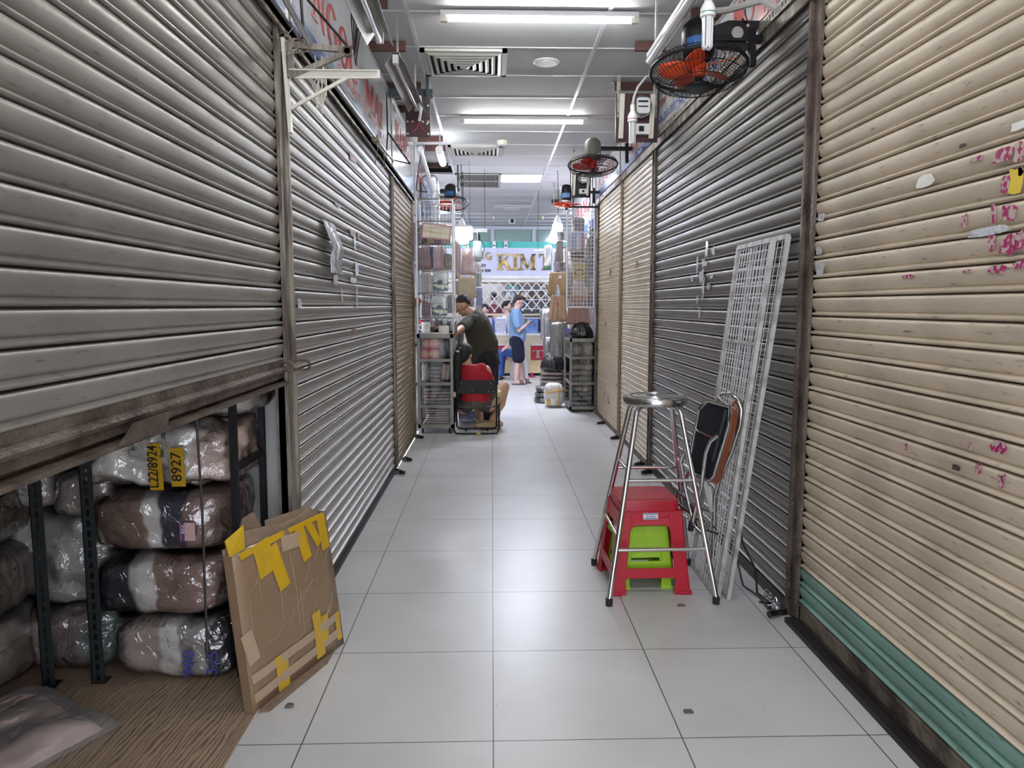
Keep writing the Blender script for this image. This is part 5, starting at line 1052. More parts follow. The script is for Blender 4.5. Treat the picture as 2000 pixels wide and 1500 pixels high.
# counter
CY = 14.15
def zz(y, Y=CY): return at(1000, y, Y=Y).z
zt, zg, zc, zr0, zr1, zb = zz(613), zz(655), zz(671), zz(676), zz(703), zz(729)
t = thing('jewellery_counter', 'cream gold shop counter with glass case and crimson lettered panels', 'counter', (.4, CY, 0)); X0, X1 = -2.2, 2.8
b = MB(); b.b2((X0, CY+.03, zb), (X1, CY+.6, zg)); b.build('carcass', 'counter', t, world=True)
b = MB(); b.b2((X0, CY-.01, zc), (X1, CY+.03, zg)); b.build('upper_band', 'ctrim', t, world=True); b = MB(); b.b2((X0, CY-.02, zg), (X1, CY+.62, zg+.035)); b.build('glass_case_floor', 'white', t, world=True)
b = MB(); b.b2((X0, CY, zb), (X1, CY+.03, zz(716))); b.build('lower_band', 'counter', t, world=True); b = MB(); b.b2((X0, CY+.06, 0), (X1, CY+.6, zb)); b.build('plinth', 'black', t, world=True)
b = MB(); b.b2((X0, CY-.02, zt-.03), (X1, CY+.05, zt)); b.b2((X0, CY+.5, zt-.03), (X1, CY+.6, zt)); b.build('top_rail', 'ctrim', t, world=True)
b = MB(); b.b2((X0, CY, zg+.035), (X1, CY+.008, zt-.03)); b.build('front_glass', GLASS, t, world=True)
for x in (957, 1031, 1106): c = at(x, 690, Y=CY).x; b = MB(); b.b2((c-.045, CY-.012, zb), (c+.045, CY+.03, zc)); b.build('pilaster', 'ctrim', t, world=True)
for x0, x1, s, w in ((962, 990, 'J', .09), (1037, 1100, 'TI', .36)):
    a = at(x0, 703, Y=CY-.01); c = at(x1, 675, Y=CY-.01); b = MB(); b.b2((a.x, CY+.01, a.z), (c.x, CY+.028, c.z)); r_ = b.build('crimson_panel', 'crimson', t, world=True)
    a2 = at(x0+(2 if s == 'TI' else 9), 699 if s == 'TI' else 700, Y=CY+.008); serif(s, a2, (1, 0, 0), UZ, w, .15 if s == 'TI' else .10, (0, -.008, 0)).build('silver_lettering', 'alu' if s == 'TI' else 'goldl', r_, world=True)
    b = MB(); b.b2((a.x, CY+.0, c.z), (c.x, CY+.028, c.z+.06)); b.build('light_band', 'white', t, world=True)
def stand(label, px, py, w, h, m, nm='display_stand', cat='display'):
    c = at(px, py, Y=CY+.25); t = thing(nm, label, cat, (c.x, CY+.25, zg+.036)); b = MB(); b.prism([(-w/2, 0), (w/2, 0), (w*.38, h), (-w*.38, h)], (0, 0, 0), (1, 0, 0), (0, .25, 1), (0, .03, 0)); b.build('backing', m, t)
    b = MB(); b.tube([Vector((w*.22*math.cos(a), -.01+h*.12, h*.5+h*.28*math.sin(a))) for a in [2*math.pi*i/16 for i in range(16)]], .008, 6, closed=True); b.build('necklace', 'brasst', t); return t
stand('pale blue necklace display in the glass case, left', 950, 640, .30, .30, mat('pale_blue_velvet', (.45, .52, .8), .7)); stand('dark blue screen like display in the glass case', 975, 640, .34, .28, mat('deep_blue_velvet', (.03, .07, .3), .5)); stand('blue necklace display right of the standing customer', 1040, 640, .26, .28, mat('mid_blue_velvet', (.12, .25, .7), .6)); stand('navy necklace display with a V shape at the right of the case', 1049+12, 642, .24, .26, 'navy')
for i in range(22): 
    x = -.15+.065*i; o = MB(); o.lathe([(.018, 0), (.012, .02), (.016, .035)], n=8); o = o.build('ring_box', 'whitemetal'); o.location = (x, CY+.12, zg+.036); tag(o, 'tiny white ring stand in a row at the front of the glass case', 'ring stand', 'ring stands in the glass case')
b = MB(); a = at(1018, 608, Y=CY+.1); b.b2((a.x, CY+.05, zt), (a.x+.28, CY+.15, zt+.05)); recenter(tag(b.build('dark_tray', 'slot'), 'dark grey comb shaped tray on top of the glass case', 'tray'))
# ================================================================== PEOPLE
def figure(par, name, m, tubes=(), ells=(), lofts=(), vox=.010, sm=2):
    b = MB()
    for pts, rad in tubes: 
        b.tube(pts, rad, 12)
        for p, r in ((pts[0], rad[0]), (pts[-1], rad[-1])): b.ell(p, (r*2, r*2, r*2), 12, 8)
    for e in ells: b.ell(e[0], e[1], 14, 10, rot=e[2] if len(e) > 2 else None)
    for l in lofts: b.loft(l, 18)
    o = b.build(name, m, par, smooth='all'); r = o.modifiers.new('r', 'REMESH'); r.mode = 'VOXEL'; r.voxel_size = vox; r.use_smooth_shade = True
    if sm: s_ = o.modifiers.new('s', 'SMOOTH'); s_.iterations = sm; s_.factor = .5
    return o
def V(*a): return Vector(a)
def hand(wr, di, pal, sc=1.0, curl=.5):
    """wrist, pointing direction, palm normal -> tubes for palm, four fingers and thumb"""
    di = V(*di).normalized(); pal = V(*pal).normalized(); sd = di.cross(pal).normalized(); wr = V(*wr); out = []; L = .085*sc
    for k in range(4):
        r = .0085*sc; root = wr+di*L+sd*(k-1.5)*.019*sc; ln = (.062, .072, .068, .052)[k]*sc
        out.append(([wr+sd*(k-1.5)*.010*sc, root], [.013*sc, .011*sc])); mid = root+di*ln*.5+pal*ln*.2*curl; out.append(([root, mid, mid+di*ln*.3+pal*ln*.5*curl], [r, r*.9, r*.75]))
    out.append(([wr+sd*.02*sc, wr+di*.035*sc+sd*.045*sc+pal*.01, wr+di*.075*sc+sd*.055*sc+pal*.03*sc], [.012*sc, .0105*sc, .008*sc])); return out
def head_e(c, f, s=1.0):
    """head ellipsoids facing direction f (unit, may tilt)"""
    c = V(*c); f = V(*f).normalized(); side = f.cross(V(0, 0, 1)).normalized(); up = side.cross(f); 
    return c, f, side, up
def face(par, c, f, s=1.0, skin='skin', hair='hair', cap=(1.02, .0), vox=.006):
    c, f, sd, up = head_e(c, f, s); Rt = Matrix((f, -sd, up)).transposed(); eu = Rt.to_euler(); E = lambda q, d: (c+f*q[0]*s+sd*q[1]*s+up*q[2]*s, [x*s for x in d], eu)
    sk = [E((0, 0, .01), (.19, .150, .215)), E((.025, 0, -.055), (.12, .118, .13)), E((.05, 0, -.095), (.06, .06, .045)), E((.098, 0, -.012), (.03, .026, .05)), E((.088, 0, -.055), (.022, .05, .018)),
          E((-.005, .078, -.01), (.045, .02, .065)), E((-.005, -.078, -.01), (.045, .02, .065)), E((.075, 0, .025), (.04, .10, .03))]
    fc = MB()
    hd = figure(par, 'head', skin, ells=sk, vox=vox, sm=1)
    for y in (-.032, .032):
        b = MB(); b.ell(c+f*.088*s+sd*y*s+up*.012*s, (.014*s, .022*s, .011*s), 10, 8, rot=eu); b.build('eye', 'white', hd); b = MB(); b.ell(c+f*.0935*s+sd*y*s+up*.012*s, (.008*s, .010*s, .010*s), 8, 6, rot=eu); b.build('iris', 'hair', hd)
        b = MB(); b.ell(c+f*.089*s+sd*y*s+up*.03*s, (.012*s, .038*s, .008*s), 8, 6, rot=eu); b.build('eyebrow', 'hair', hd)
    b = MB(); b.ell(c+f*.094*s-up*.055*s, (.014*s, .045*s, .012*s), 10, 6, rot=eu); b.build('mouth', mat('lips', (.38, .14, .12), .4), hd); return hd, E
# ---- man in blue
t = thing('person', 'person in light blue T-shirt and dark shorts standing and looking at a phone', 'person', (.425, 12.68, 0))
S_ = 1.0
legs = [([V(.0, -.095, .80), V(.015, -.10, .46), V(-.015, -.105, .10), V(-.01, -.105, .05)], [.085, .060, .040, .036]), ([V(.0, .095, .80), V(.06, .10, .46), V(.085, .105, .10), V(.09, .105, .05)], [.085, .060, .040, .036])]
feet = [([V(-.03, -.105, .038), V(.13, -.11, .028)], [.034, .026]), ([V(.07, .105, .038), V(.22, .11, .028)], [.034, .026])]
arms = [([V(-.02, -.20, 1.22), V(.0, -.235, .98), V(.02, -.235, .935), V(.155, -.13, 1.03)], [.05, .042, .040, .026]), ([V(-.02, .20, 1.22), V(.0, .235, .98), V(.02, .235, .935), V(.155, .10, 1.02)], [.05, .042, .040, .026])]
figure(t, 'body', 'skinp', tubes=legs+feet+arms+[([V(-.01, 0, 1.22), V(.02, 0, 1.38)], [.06, .055])]+hand((.16, -.125, 1.035), (.7, .45, .35), (-.2, .6, .6))+hand((.16, .095, 1.025), (.7, -.45, .35), (-.2, -.6, .6)), lofts=[[(V(0, 0, .75), V(.11, 0, 0), V(0, .16, 0)), (V(0, 0, 1.0), V(.11, 0, 0), V(0, .15, 0)), (V(-.01, 0, 1.24), V(.09, 0, 0), V(0, .18, 0))]], vox=.008, sm=1)
figure(t, 'tshirt', 'bluet', tubes=[([V(-.02, -.17, 1.245), V(-.01, -.225, 1.10), V(-.0, -.24, 1.03)], [.075, .072, .068]), ([V(-.02, .17, 1.245), V(-.01, .225, 1.10), V(.0, .24, 1.03)], [.075, .072, .068])],
       lofts=[[(V(.015, 0, .74), V(.135, 0, 0), V(0, .185, 0)), (V(.02, 0, .86), V(.15, 0, 0), V(0, .185, 0)), (V(.015, 0, 1.02), V(.135, 0, 0), V(0, .175, 0)), (V(-.005, 0, 1.18), V(.125, 0, 0), V(0, .20, 0)), (V(-.015, 0, 1.27), V(.085, 0, 0), V(0, .17, 0)), (V(-.0, 0, 1.315), V(.062, 0, 0), V(0, .07, 0))]], vox=.011)
figure(t, 'shorts', 'navy', tubes=[([V(.0, -.09, .78), V(.015, -.10, .62), V(.02, -.10, .46)], [.115, .105, .10]), ([V(.0, .09, .78), V(.04, .10, .62), V(.055, .10, .46)], [.115, .105, .10])], lofts=[[(V(0, 0, .68), V(.13, 0, 0), V(0, .19, 0)), (V(0, 0, .80), V(.13, 0, 0), V(0, .175, 0))]], vox=.012)
hd, E = face(t, (.035, 0, 1.43), (.86, 0, -.42), .92, 'skinp', 'hairb')
o = figure(t, 'hair', 'hairb', ells=[E((-.03, 0, .055), (.19, .165, .15)), E((-.07, 0, .0), (.10, .15, .15)), E((.045, 0, .10), (.12, .13, .07)), E((.075, 0, .105), (.06, .10, .05))], vox=.008)
b = MB(); c = E((.10, 0, .01), (1, 1, 1))[0]
for y in (-.033, .033): q = E((.102, y, .008), (1, 1, 1)); b.tube([q[0]+V(.0, .024*math.cos(a), .016*math.sin(a)) for a in [2*math.pi*i/12 for i in range(12)]], .0028, 5, closed=True)
for y in (-1, 1): b.tube([E((.10, y*.057, .012), (1, 1, 1))[0], E((0, y*.085, .01), (1, 1, 1))[0]], .0028, 5)
b.build('glasses', 'black', hd)
for x, y in ((.04, -.108), (.145, .108)): 
    b = MB(); b.blob((x, y, .012), (.27, .10, .024), p=3, n=8); sl = soft(b, 'slide_sandal', 'slide', t); b = MB(); b.tube([(x+.05, y-.05, .02), (x+.045, y-.035, .055), (x+.04, y, .068), (x+.045, y+.035, .055), (x+.05, y+.05, .02)], .018, 8, flat=2.2); b.build('strap', 'slide', sl)
b = MB(); b.box((.272, -.02, 1.075), (.07, .075, .008), (0, R(-35), 0)); o = recenter(tag(b.build('phone', 'black'), 'phone held by the standing person in blue', 'phone')); o.location += Vector((.425, 12.68, 0))
# ---- seated man far
t = thing('person', 'seated person in white checked shirt and blue jeans, half hidden behind the standing one', 'person', (.33, 13.55, 0))
figure(t, 'body', 'skinp', tubes=[([V(.16, -.2, .95), V(.08, -.24, .72), V(-.06, -.22, .60)], [.05, .042, .028]), ([V(.16, .2, .95), V(.08, .24, .72), V(-.06, .22, .60)], [.05, .042, .028]), ([V(.15, 0, 1.0), V(.13, 0, 1.14)], [.06, .055]), ([V(-.20, -.12, .12), V(-.2, -.12, .05), V(-.32, -.12, .035)], [.035, .035, .025]), ([V(-.16, .12, .12), V(-.16, .12, .05), V(-.28, .12, .035)], [.035, .035, .025])]+hand((-.07, -.21, .59), (-.8, .2, -.5), (0, 0, -1))+hand((-.07, .21, .59), (-.8, -.2, -.5), (0, 0, -1)), lofts=[[(V(.15, 0, .45), V(.12, 0, 0), V(0, .17, 0)), (V(.15, 0, 1.0), V(.09, 0, 0), V(0, .17, 0))]], vox=.012)
figure(t, 'shirt', 'wshirt', tubes=[([V(.16, -.19, .98), V(.09, -.25, .74), V(.02, -.25, .66)], [.075, .065, .055]), ([V(.16, .19, .98), V(.09, .25, .74), V(.02, .25, .66)], [.075, .065, .055])], lofts=[[(V(.15, 0, .44), V(.16, 0, 0), V(0, .2, 0)), (V(.14, 0, .75), V(.15, 0, 0), V(0, .2, 0)), (V(.16, 0, .98), V(.10, 0, 0), V(0, .2, 0)), (V(.16, 0, 1.06), V(.06, 0, 0), V(0, .07, 0))]], vox=.012)
figure(t, 'jeans', 'jeans', tubes=[([V(.15, -.1, .47), V(-.18, -.13, .50), V(-.2, -.12, .1)], [.105, .08, .06]), ([V(.15, .1, .47), V(-.13, .13, .50), V(-.16, .12, .1)], [.105, .08, .06])], vox=.012)
hd, E = face(t, (.11, 0, 1.24), (-1, 0, -.3), .95, 'skinp'); figure(t, 'hair', 'hair', ells=[E((-.03, 0, .05), (.19, .165, .15)), E((-.07, 0, .0), (.10, .15, .15))], vox=.01)
for y, x in ((-.12, -.26), (.12, -.22)): b = MB(); b.blob((x, y, .015), (.26, .10, .03), p=3, n=6); soft(b, 'sandal', 'hairb', t)
t = plastic_stool('white plastic stool under the seated person at the gold shop', (.50, 13.55, 0), 0, .34, .34, .41, 'whitemetal')
# ---- man in olive
t = thing('person', 'person in dark olive T-shirt and black trousers leaning onto the left glass cabinet', 'person', (-.10, 8.8, 0)); o = t.location; YM = 8.8
def J(x, y, dy=0): return at(x, y, Y=YM)-o+V(0, dy, 0)
sh, hp = J(925, 624), J(950, 698)
legs = [([J(951, 700, -.1), J(948, 757, -.1), J(955, 806, -.1)], [.10, .07, .05]), ([J(953, 700, .1), J(957, 757, .1), J(965, 806, .12)], [.10, .07, .05])]
K = lambda x, y, Y: at(x, y, Y=Y)-o
armp = [([K(916, 629, 8.61), K(903, 640, 8.42), K(888, 650, 8.2), K(861, 641, 7.97)], [.055, .048, .042, .027]), ([K(926, 626, 8.98), K(908, 640, 8.7), K(897, 646, 8.42), K(866, 640, 8.16)], [.055, .046, .040, .026])]
wr = armp[0][0][3]; wr2 = armp[1][0][3]
figure(t, 'body', 'skint', tubes=armp+[([J(926, 616), J(911, 605)], [.062, .058])]+hand(wr, (-.9, -.1, .1), (.0, -.3, -.9), .95, .3)+hand(wr2, (-.9, -.1, .0), (0, -.3, -.9), .95, .3), lofts=[[(J(948, 690), V(.13, 0, .02), V(0, .16, 0)), (J(930, 640), V(.12, 0, .03), V(0, .17, 0))]], vox=.008, sm=1)
figure(t, 'tshirt', 'olive', tubes=[([J(923, 625, -.14), K(914, 630, 8.6), K(903, 639, 8.43)], [.08, .076, .068]), ([J(928, 623, .17), K(920, 630, 8.88), K(909, 638, 8.72)], [.08, .074, .066])],
       lofts=[[(J(946, 703), V(.17, 0, .11), V(0, .19, 0)), (J(945, 680), V(.175, 0, .08), V(0, .19, 0)), (J(938, 655), V(.165, 0, .06), V(0, .19, 0)), (J(931, 636), V(.15, 0, .08), V(0, .21, 0)), (J(927, 624), V(.10, 0, .09), V(0, .17, 0)), (J(921, 614), V(.05, 0, .065), V(0, .08, 0))]], vox=.012)
figure(t, 'trousers', 'blackc', tubes=[([a, b_, c], [.135, .105, .085]) for (a, b_, c), r in [(l[0], l[1]) for l in legs]], lofts=[[(J(950, 718), V(.17, 0, .04), V(0, .19, 0)), (J(948, 694), V(.155, 0, .07), V(0, .185, 0))]], vox=.013)
for l in legs: a = l[0][2]; b = MB(); b.blob((a.x-.05, a.y, .035), (.26, .095, .07), p=2.6, n=8); soft(b, 'shoe', 'slide', t)
hc = J(903, 597); hd, E = face(t, hc, (-.85, -.12, -.62), 1.0, 'skint'); figure(t, 'hair', 'hair', ells=[E((-.03, 0, .055), (.185, .158, .13)), E((-.07, 0, .015), (.09, .14, .13)), E((.03, 0, .09), (.12, .13, .06))], vox=.008)
# ---- low folding armchair and the woman
YW = 7.86; cc = at(931, 800, Y=YW)
t = thing('folding_armchair', 'low black folding chair with ivory arm pads, seat of the person in red', 'folding chair', (cc.x, YW, 0)); o = t.location
def Cx(x): return at(x, 800, Y=YW).x-o.x
xl, xr = Cx(892), Cx(970); ht = at(930, 743, Y=YW).z; hb = at(930, 768, Y=YW).z; hs = at(930, 794, Y=YW).z
b = MB(); pts = [(xl+.01, hb), (xr-.01, hb), (xr, ht-.03), (xr-.03, ht), (xl+.03, ht), (xl, ht-.03)]; b.prism(pts, (0, -.02, 0), (1, 0, 0), UZ, (0, .018, 0)); bp_ = bevel(b.build('backrest', 'black', t), .004)
for x, z in ((xl+.05, ht-.03), (xr-.06, ht-.03), (xl+.17, hb+.03), (xr-.09, hb+.02), (xr-.03, hb+.02)): b = MB(); b.lathe([(.004, 0), (.004, -.004)], c=(x, -.02, z), axis='y', n=8); b.build('rivet', 'alu', bp_)
b = MB(); b.tube([(xl, .0, ht-.01), (xl, .0, .06), (xl+.02, .01, .035), (xl+.05, .02, .03), (xr-.05, .02, .03), (xr-.02, .01, .035), (xr, 0, .06), (xr, 0, ht-.01)], .0095, 8); b.build('rear_leg_frame', 'black', t)
b = MB(); b.tube([(xl-.025, .30, hb-.01), (xl-.025, .1, .20), (xl-.025, -.16, .05), (xl, -.19, .012), (xl+.04, -.2, .0105), (xr-.04, -.2, .0105), (xr, -.19, .012), (xr+.025, -.16, .05), (xr+.025, .1, .20), (xr+.025, .30, hb-.01)], .0095, 8); b.build('crossed_leg_frame', 'black', t)
b = MB(); b.b2((xl+.01, 0, hs-.012), (xr-.01, .36, hs+.006)); bevel(b.build('seat', 'blackgloss', t), .005)
for x in (xl-.025, xr+.025): b = MB(); b.tube([(x, -.02, hb-.05), (x, -.02, hb-.01), (x, .1, hb+.0), (x, .30, hb+.0)], .008, 8); ar = b.build('armrest', 'black', t); b = MB(); b.blob((x, .09, hb+.002), (.042, .27, .03), p=5, n=8); b.blob((x, -.035, hb-.012), (.042, .03, .055), p=5, n=6); soft(b, 'arm_pad', 'ivory', ar)
for x in (xl+.1, xr-.1):
    b = MB(); b.b2((x-.012, -.21, 0), (x+.012, -.19, .012)); b.build('glide', 'rubber', t)
    b = MB(); b.b2((x-.012, .01, 0), (x+.012, .03, .022)); b.build('glide', 'rubber', t)
t = thing('person', 'person in red T-shirt with a long black ponytail, seated with the back turned', 'person', (cc.x, YW+.12, 0)); o = t.location
def J(x, y, dy=0): return at(x, y, Y=YW+.12+dy)-o
figure(t, 'body', 'skint' and 'skin', tubes=[([J(955, 790), J(972, 770, .10), J(984, 756, .18), ], [.085, .075, .066]), ([J(984, 756, .18), J(978, 790, .16), J(962, 818, .05)], [.062, .052, .034]), ([J(960, 824, .05), J(975, 826, .0)], [.035, .028]),
       ([J(905, 795), J(925, 775, .3), J(930, 785, .38)], [.085, .075, .06]), ([J(930, 785, .38), J(935, 800, .3), J(938, 822, .1)], [.058, .05, .035]), ([J(938, 824, .1), J(950, 828, .03)], [.035, .028]),
       ([J(950, 722), J(962, 752, .1), J(950, 765, .28)], [.048, .042, .028]), ([J(893, 722), J(890, 755, .12), J(915, 765, .3)], [.048, .042, .028]), ([J(912, 720), J(910, 702)], [.062, .055])]+hand(J(948, 766, .3), (-.3, .8, .3), (0, 0, -1), .9)+hand(J(917, 766, .31), (.3, .8, .3), (0, 0, -1), .9), lofts=[[(J(928, 795), V(.17, 0, 0), V(0, .12, 0)), (J(922, 725), V(.15, 0, 0), V(0, .09, 0))]], vox=.008, sm=1)
figure(t, 'tshirt', 'redt', tubes=[([J(940, 722), J(950, 735, .02), J(955, 748, .06)], [.078, .075, .07]), ([J(905, 722), J(897, 736, .02), J(893, 748, .06)], [.07, .072, .068])],
       lofts=[[(J(929, 785), V(.185, 0, 0), V(0, .15, 0)), (J(927, 765), V(.18, 0, 0), V(0, .14, 0)), (J(925, 742), V(.18, 0, 0), V(0, .13, 0)), (J(922, 724), V(.165, 0, 0), V(0, .11, 0)), (J(917, 712), V(.09, 0, 0), V(0, .085, 0))]], vox=.011)
figure(t, 'shorts', 'camo', tubes=[([J(948, 788), J(962, 778, .08), J(968, 772, .12)], [.105, .1, .092]), ([J(908, 790), J(922, 780, .2), J(924, 778, .26)], [.105, .1, .09])], lofts=[[(J(928, 796), V(.19, 0, 0), V(0, .16, 0)), (J(928, 780), V(.185, 0, 0), V(0, .15, 0))]], vox=.012)
hc = J(908, 692, .0); hd, E = face(t, hc, (.45, .85, -.15), .98, 'skin')
figure(t, 'hair', 'hair', ells=[E((-.02, 0, .03), (.215, .185, .205)), E((-.06, 0, -.02), (.13, .16, .16)), E((-.11, .0, .03), (.07, .07, .07))], tubes=[([J(897, 684, -.10), J(893, 700, -.13), J(892, 730, -.12), J(893, 760, -.10), J(896, 783, -.09)], [.035, .052, .055, .045, .018])], vox=.008)
b = MB(); b.box(J(894, 686, -.15), (.03, .012, .018)); b.build('hair_clip', 'whitemetal', t)
for px, py, dy, r in ((962, 823, .04, -70), (947, 827, -.01, -60)):
    c = J(px, py, dy); c.z = .05; b = MB(); b.blob(c, (.105, .25, .085), p=2.8, n=10, rot=(0, 0, R(r)), amp=.006, fr=20); cl = soft(b, 'clog', 'clog', t); b = MB(); b.lathe([(.03, 0), (.035, .01), (.01, .02)], c=c+V(.02, 0, .035), n=12, fold=.2, k=5); b.build('clog_flower', 'clog', cl)
# people behind the counter
def bust(label, px, py, Y, shirt, hairm='hair', f=(0, -1, -.2), lean=0):
    c = at(px, py, Y=Y); t = thing('person', label, 'person', (c.x, Y, 0)); z = c.z
    figure(t, 'body', 'skinp', tubes=[([V(0, 0, z-.22), V(0, 0, z-.08)], [.06, .055]), ([V(-.19, 0, z-.3), V(-.22, -.05, z-.55), V(-.1, -.22, z-.62)], [.05, .04, .028]), ([V(.19, 0, z-.3), V(.22, -.05, z-.55), V(.1, -.22, z-.62)], [.05, .04, .028]), ([V(-.1, 0, .8), V(-.1, 0, .05)], [.09, .05]), ([V(.1, 0, .8), V(.1, 0, .05)], [.09, .05])]+hand((-.09, -.22, z-.62), (.3, -.9, -.1), (0, 0, -1))+hand((.09, -.22, z-.62), (-.3, -.9, -.1), (0, 0, -1)), lofts=[[(V(0, 0, .75), V(.16, 0, 0), V(0, .12, 0)), (V(0, 0, z-.26), V(.17, 0, 0), V(0, .1, 0))]], vox=.014)
    figure(t, 'shirt', shirt, tubes=[([V(-.17, 0, z-.28), V(-.23, -.03, z-.48)], [.08, .07]), ([V(.17, 0, z-.28), V(.23, -.03, z-.48)], [.08, .07])], lofts=[[(V(0, 0, .78), V(.2, 0, 0), V(0, .15, 0)), (V(0, 0, z-.45), V(.19, 0, 0), V(0, .13, 0)), (V(0, 0, z-.25), V(.17, 0, 0), V(0, .1, 0)), (V(0, 0, z-.17), V(.07, 0, 0), V(0, .065, 0))]], vox=.014)
    figure(t, 'trousers', 'blackc', tubes=[([V(-.1, 0, .8), V(-.1, 0, .05)], [.11, .08]), ([V(.1, 0, .8), V(.1, 0, .05)], [.11, .08])], vox=.016)
    hd, E = face(t, (0, 0, z), f, .95, 'skinp', vox=.01); figure(t, 'hair', hairm, ells=[E((-.03, 0, .05), (.2, .175, .15)), E((-.07, 0, -.01), (.12, .165, .17))], vox=.012); return t
bust('person with dark hair and pale shirt behind the glass case, left of the customer', 990, 600, 15.3, 'wshirt', f=(.6, -.6, -.5))
bust('person in pink shirt behind the glass case, next to the olive shirt', 947, 606, 15.1, 'pinkc', f=(0, -.8, -.7))
bust('person in maroon far back in the gold shop, seen through the lattice', 962, 580, 17.2, mat('maroon_shirt', (.12, .02, .03), .8), f=(-.5, .8, 0))
# slipper on the floor
c = at(1035, 736, Z=0); t = thing('slipper', 'magenta plastic slipper on the floor before the gold counter', 'slipper', (c.x, 13.9, 0)); b = MB(); b.blob((0, 0, .012), (.22, .09, .024), p=2.8, n=8); soft(b, 'sole', 'pink', t); b = MB(); b.tube([(.03, -.045, .015), (.04, 0, .06), (.03, .045, .015)], .018, 8, flat=2); b.build('strap', 'pink', t)
# litter near chair
c = at(935, 849, Z=0); b = MB(); b.blob((c.x, c.y, .012), (.05, .04, .024), amp=.008, fr=60, n=6); recenter(tag(b.build('litter_scrap', mat('yellow_litter', (.5, .38, .15), .6)), 'crumpled yellow scrap on the tiles behind the low black chair', 'litter'))
# ================================================================== LEFT CABINET, RACK AND GOODS
def casters(t, x0, x1, y0, y1, r=.03):
    for x in (x0, x1):
        for y in (y0, y1):
            b = MB(); b.lathe([(r*.8, -.012), (r, -.008), (r, .008), (r*.8, .012)], c=(x, y, r), axis='x', n=18); w = b.build('caster_wheel', 'rubber', t); b = MB(); b.box((x, y, r*2), (.035, .04, .012)); b.bar((x-.016, y, r), (x-.016, y, r*2), .004, .02); b.bar((x+.016, y, r), (x+.016, y, r*2), .004, .02); b.lathe([(.006, -.018), (.006, .018)], c=(x, y, r), axis='x', n=8); b.build('fork', 'alu', w)
def cabinet(label, x0, x1, y0, y1, z0, z1, shelves, pw=.03, ct=1.0):
    t = thing('glass_cabinet', label, 'cabinet', ((x0+x1)/2, (y0+y1)/2, 0)); ox, oy = t.location.x, t.location.y; a, c, d, e = x0-ox, x1-ox, y0-oy, y1-oy
    for x in (a+pw/2, c-pw/2):
        for y in (d+pw/2, e-pw/2): b = MB(); b.b2((x-pw/2, y-pw/2, z0), (x+pw/2, y+pw/2, z1)); b.build('post', 'gsteel', t)
    b = MB(); b.b2((a, d, z1-.045), (c, e, z1)); b.build('top_panel', 'gsteel', t); b = MB(); b.b2((a, d, z0), (c, e, z0+.04)); b.build('base_panel', 'gsteel', t)
    for z in shelves: b = MB(); b.b2((a+.004, d+.002, z-.03), (c-.004, e-.004, z)); b.build('shelf', 'gsteel', t)
    b = MB(); b.b2((a+pw, d+.012, z0+.04), (c-pw, d+.014, z1-.045)); b.build('front_glass', GLASS, t)
    for x in (a+.012, c-.014): b = MB(); b.b2((x, d+pw, z0+.04), (x+.002, e-pw, z1-.045)); b.build('side_glass', GLASS, t)
    b = MB(); b.b2((a+.004, e-.01, z0+.04), (c-.004, e-.006, z1-.045)); b.build('back_panel', 'dim', t)
    casters(t, a+.045, c-.045, d+.05, e-.05); return t
CYL = 7.72
lx0, lx1 = -.795, -.415
def zy(y, Y): return at(900, y, Y=Y).z
zs = [zy(v, CYL) for v in (652, 697+4, 742+5, 786+5, 836)]
cabinet('grey metal glass fronted cabinet on casters beside the seated person, left', lx0, lx1, CYL, CYL+.5, zs[4], zs[0], [zs[1], zs[2], zs[3]])
def boxed(label, x0, x1, y, z, h, m, d=.2, nm='gift_box', cat='box', group=None, deco=None):
    t = thing(nm, label, cat, ((x0+x1)/2, y+d/2, z), 0, group); b = MB(); b.b2((-(x1-x0)/2, -d/2, 0), ((x1-x0)/2, d/2, h)); bevel(b.build('carton', m, t), .003)
    if deco: deco(t, x1-x0, d, h)
    return t
rb = mat('crimson_carton', (.42, .02, .09), .4); rc = mat('peach_print', (.72, .42, .28), .5); rg = mat('pale_ring_print', (.8, .6, .55), .5)
def deco(t, w, d, h):
    for i, x in enumerate((-w*.25, w*.25)):
        b = MB(); b.lathe([(h*.40, -d/2-.001), (h*.40, -d/2-.003)], c=(x, 0, h*.5), axis='y', n=24); o_ = b.build('ring_print', rg, t); b = MB(); b.lathe([(h*.34, -d/2-.003), (h*.34, -d/2-.004)], c=(x, 0, h*.5), axis='y', n=24); b.build('crimson_print', rb, o_); b = MB(); b.lathe([(h*.28, -d/2-.004), (h*.28, -d/2-.006)], c=(x, 0, h*.5), axis='y', n=24); b.build('peach_print', rc, o_)
    b = MB()
    for k in (-.03, .03): b.b2((k*w*.6-.002, -d/2-.002, h*.25), (k*w*.6+.002, -d/2, h*.75))
    b.build('bar_print', rg, t)
yf = CYL+.035; hbx = (zs[0]-.045-zs[1])/2-.004
boxed('crimson carton with two pale circles, lower one in the left cabinet', lx0+.035, lx0+.235, yf, zs[1], hbx, rb, deco=deco); boxed('crimson carton with two pale circles, stacked upper one in the left cabinet', lx0+.06, lx0+.235, yf, zs[1]+hbx, hbx, rb, deco=deco)
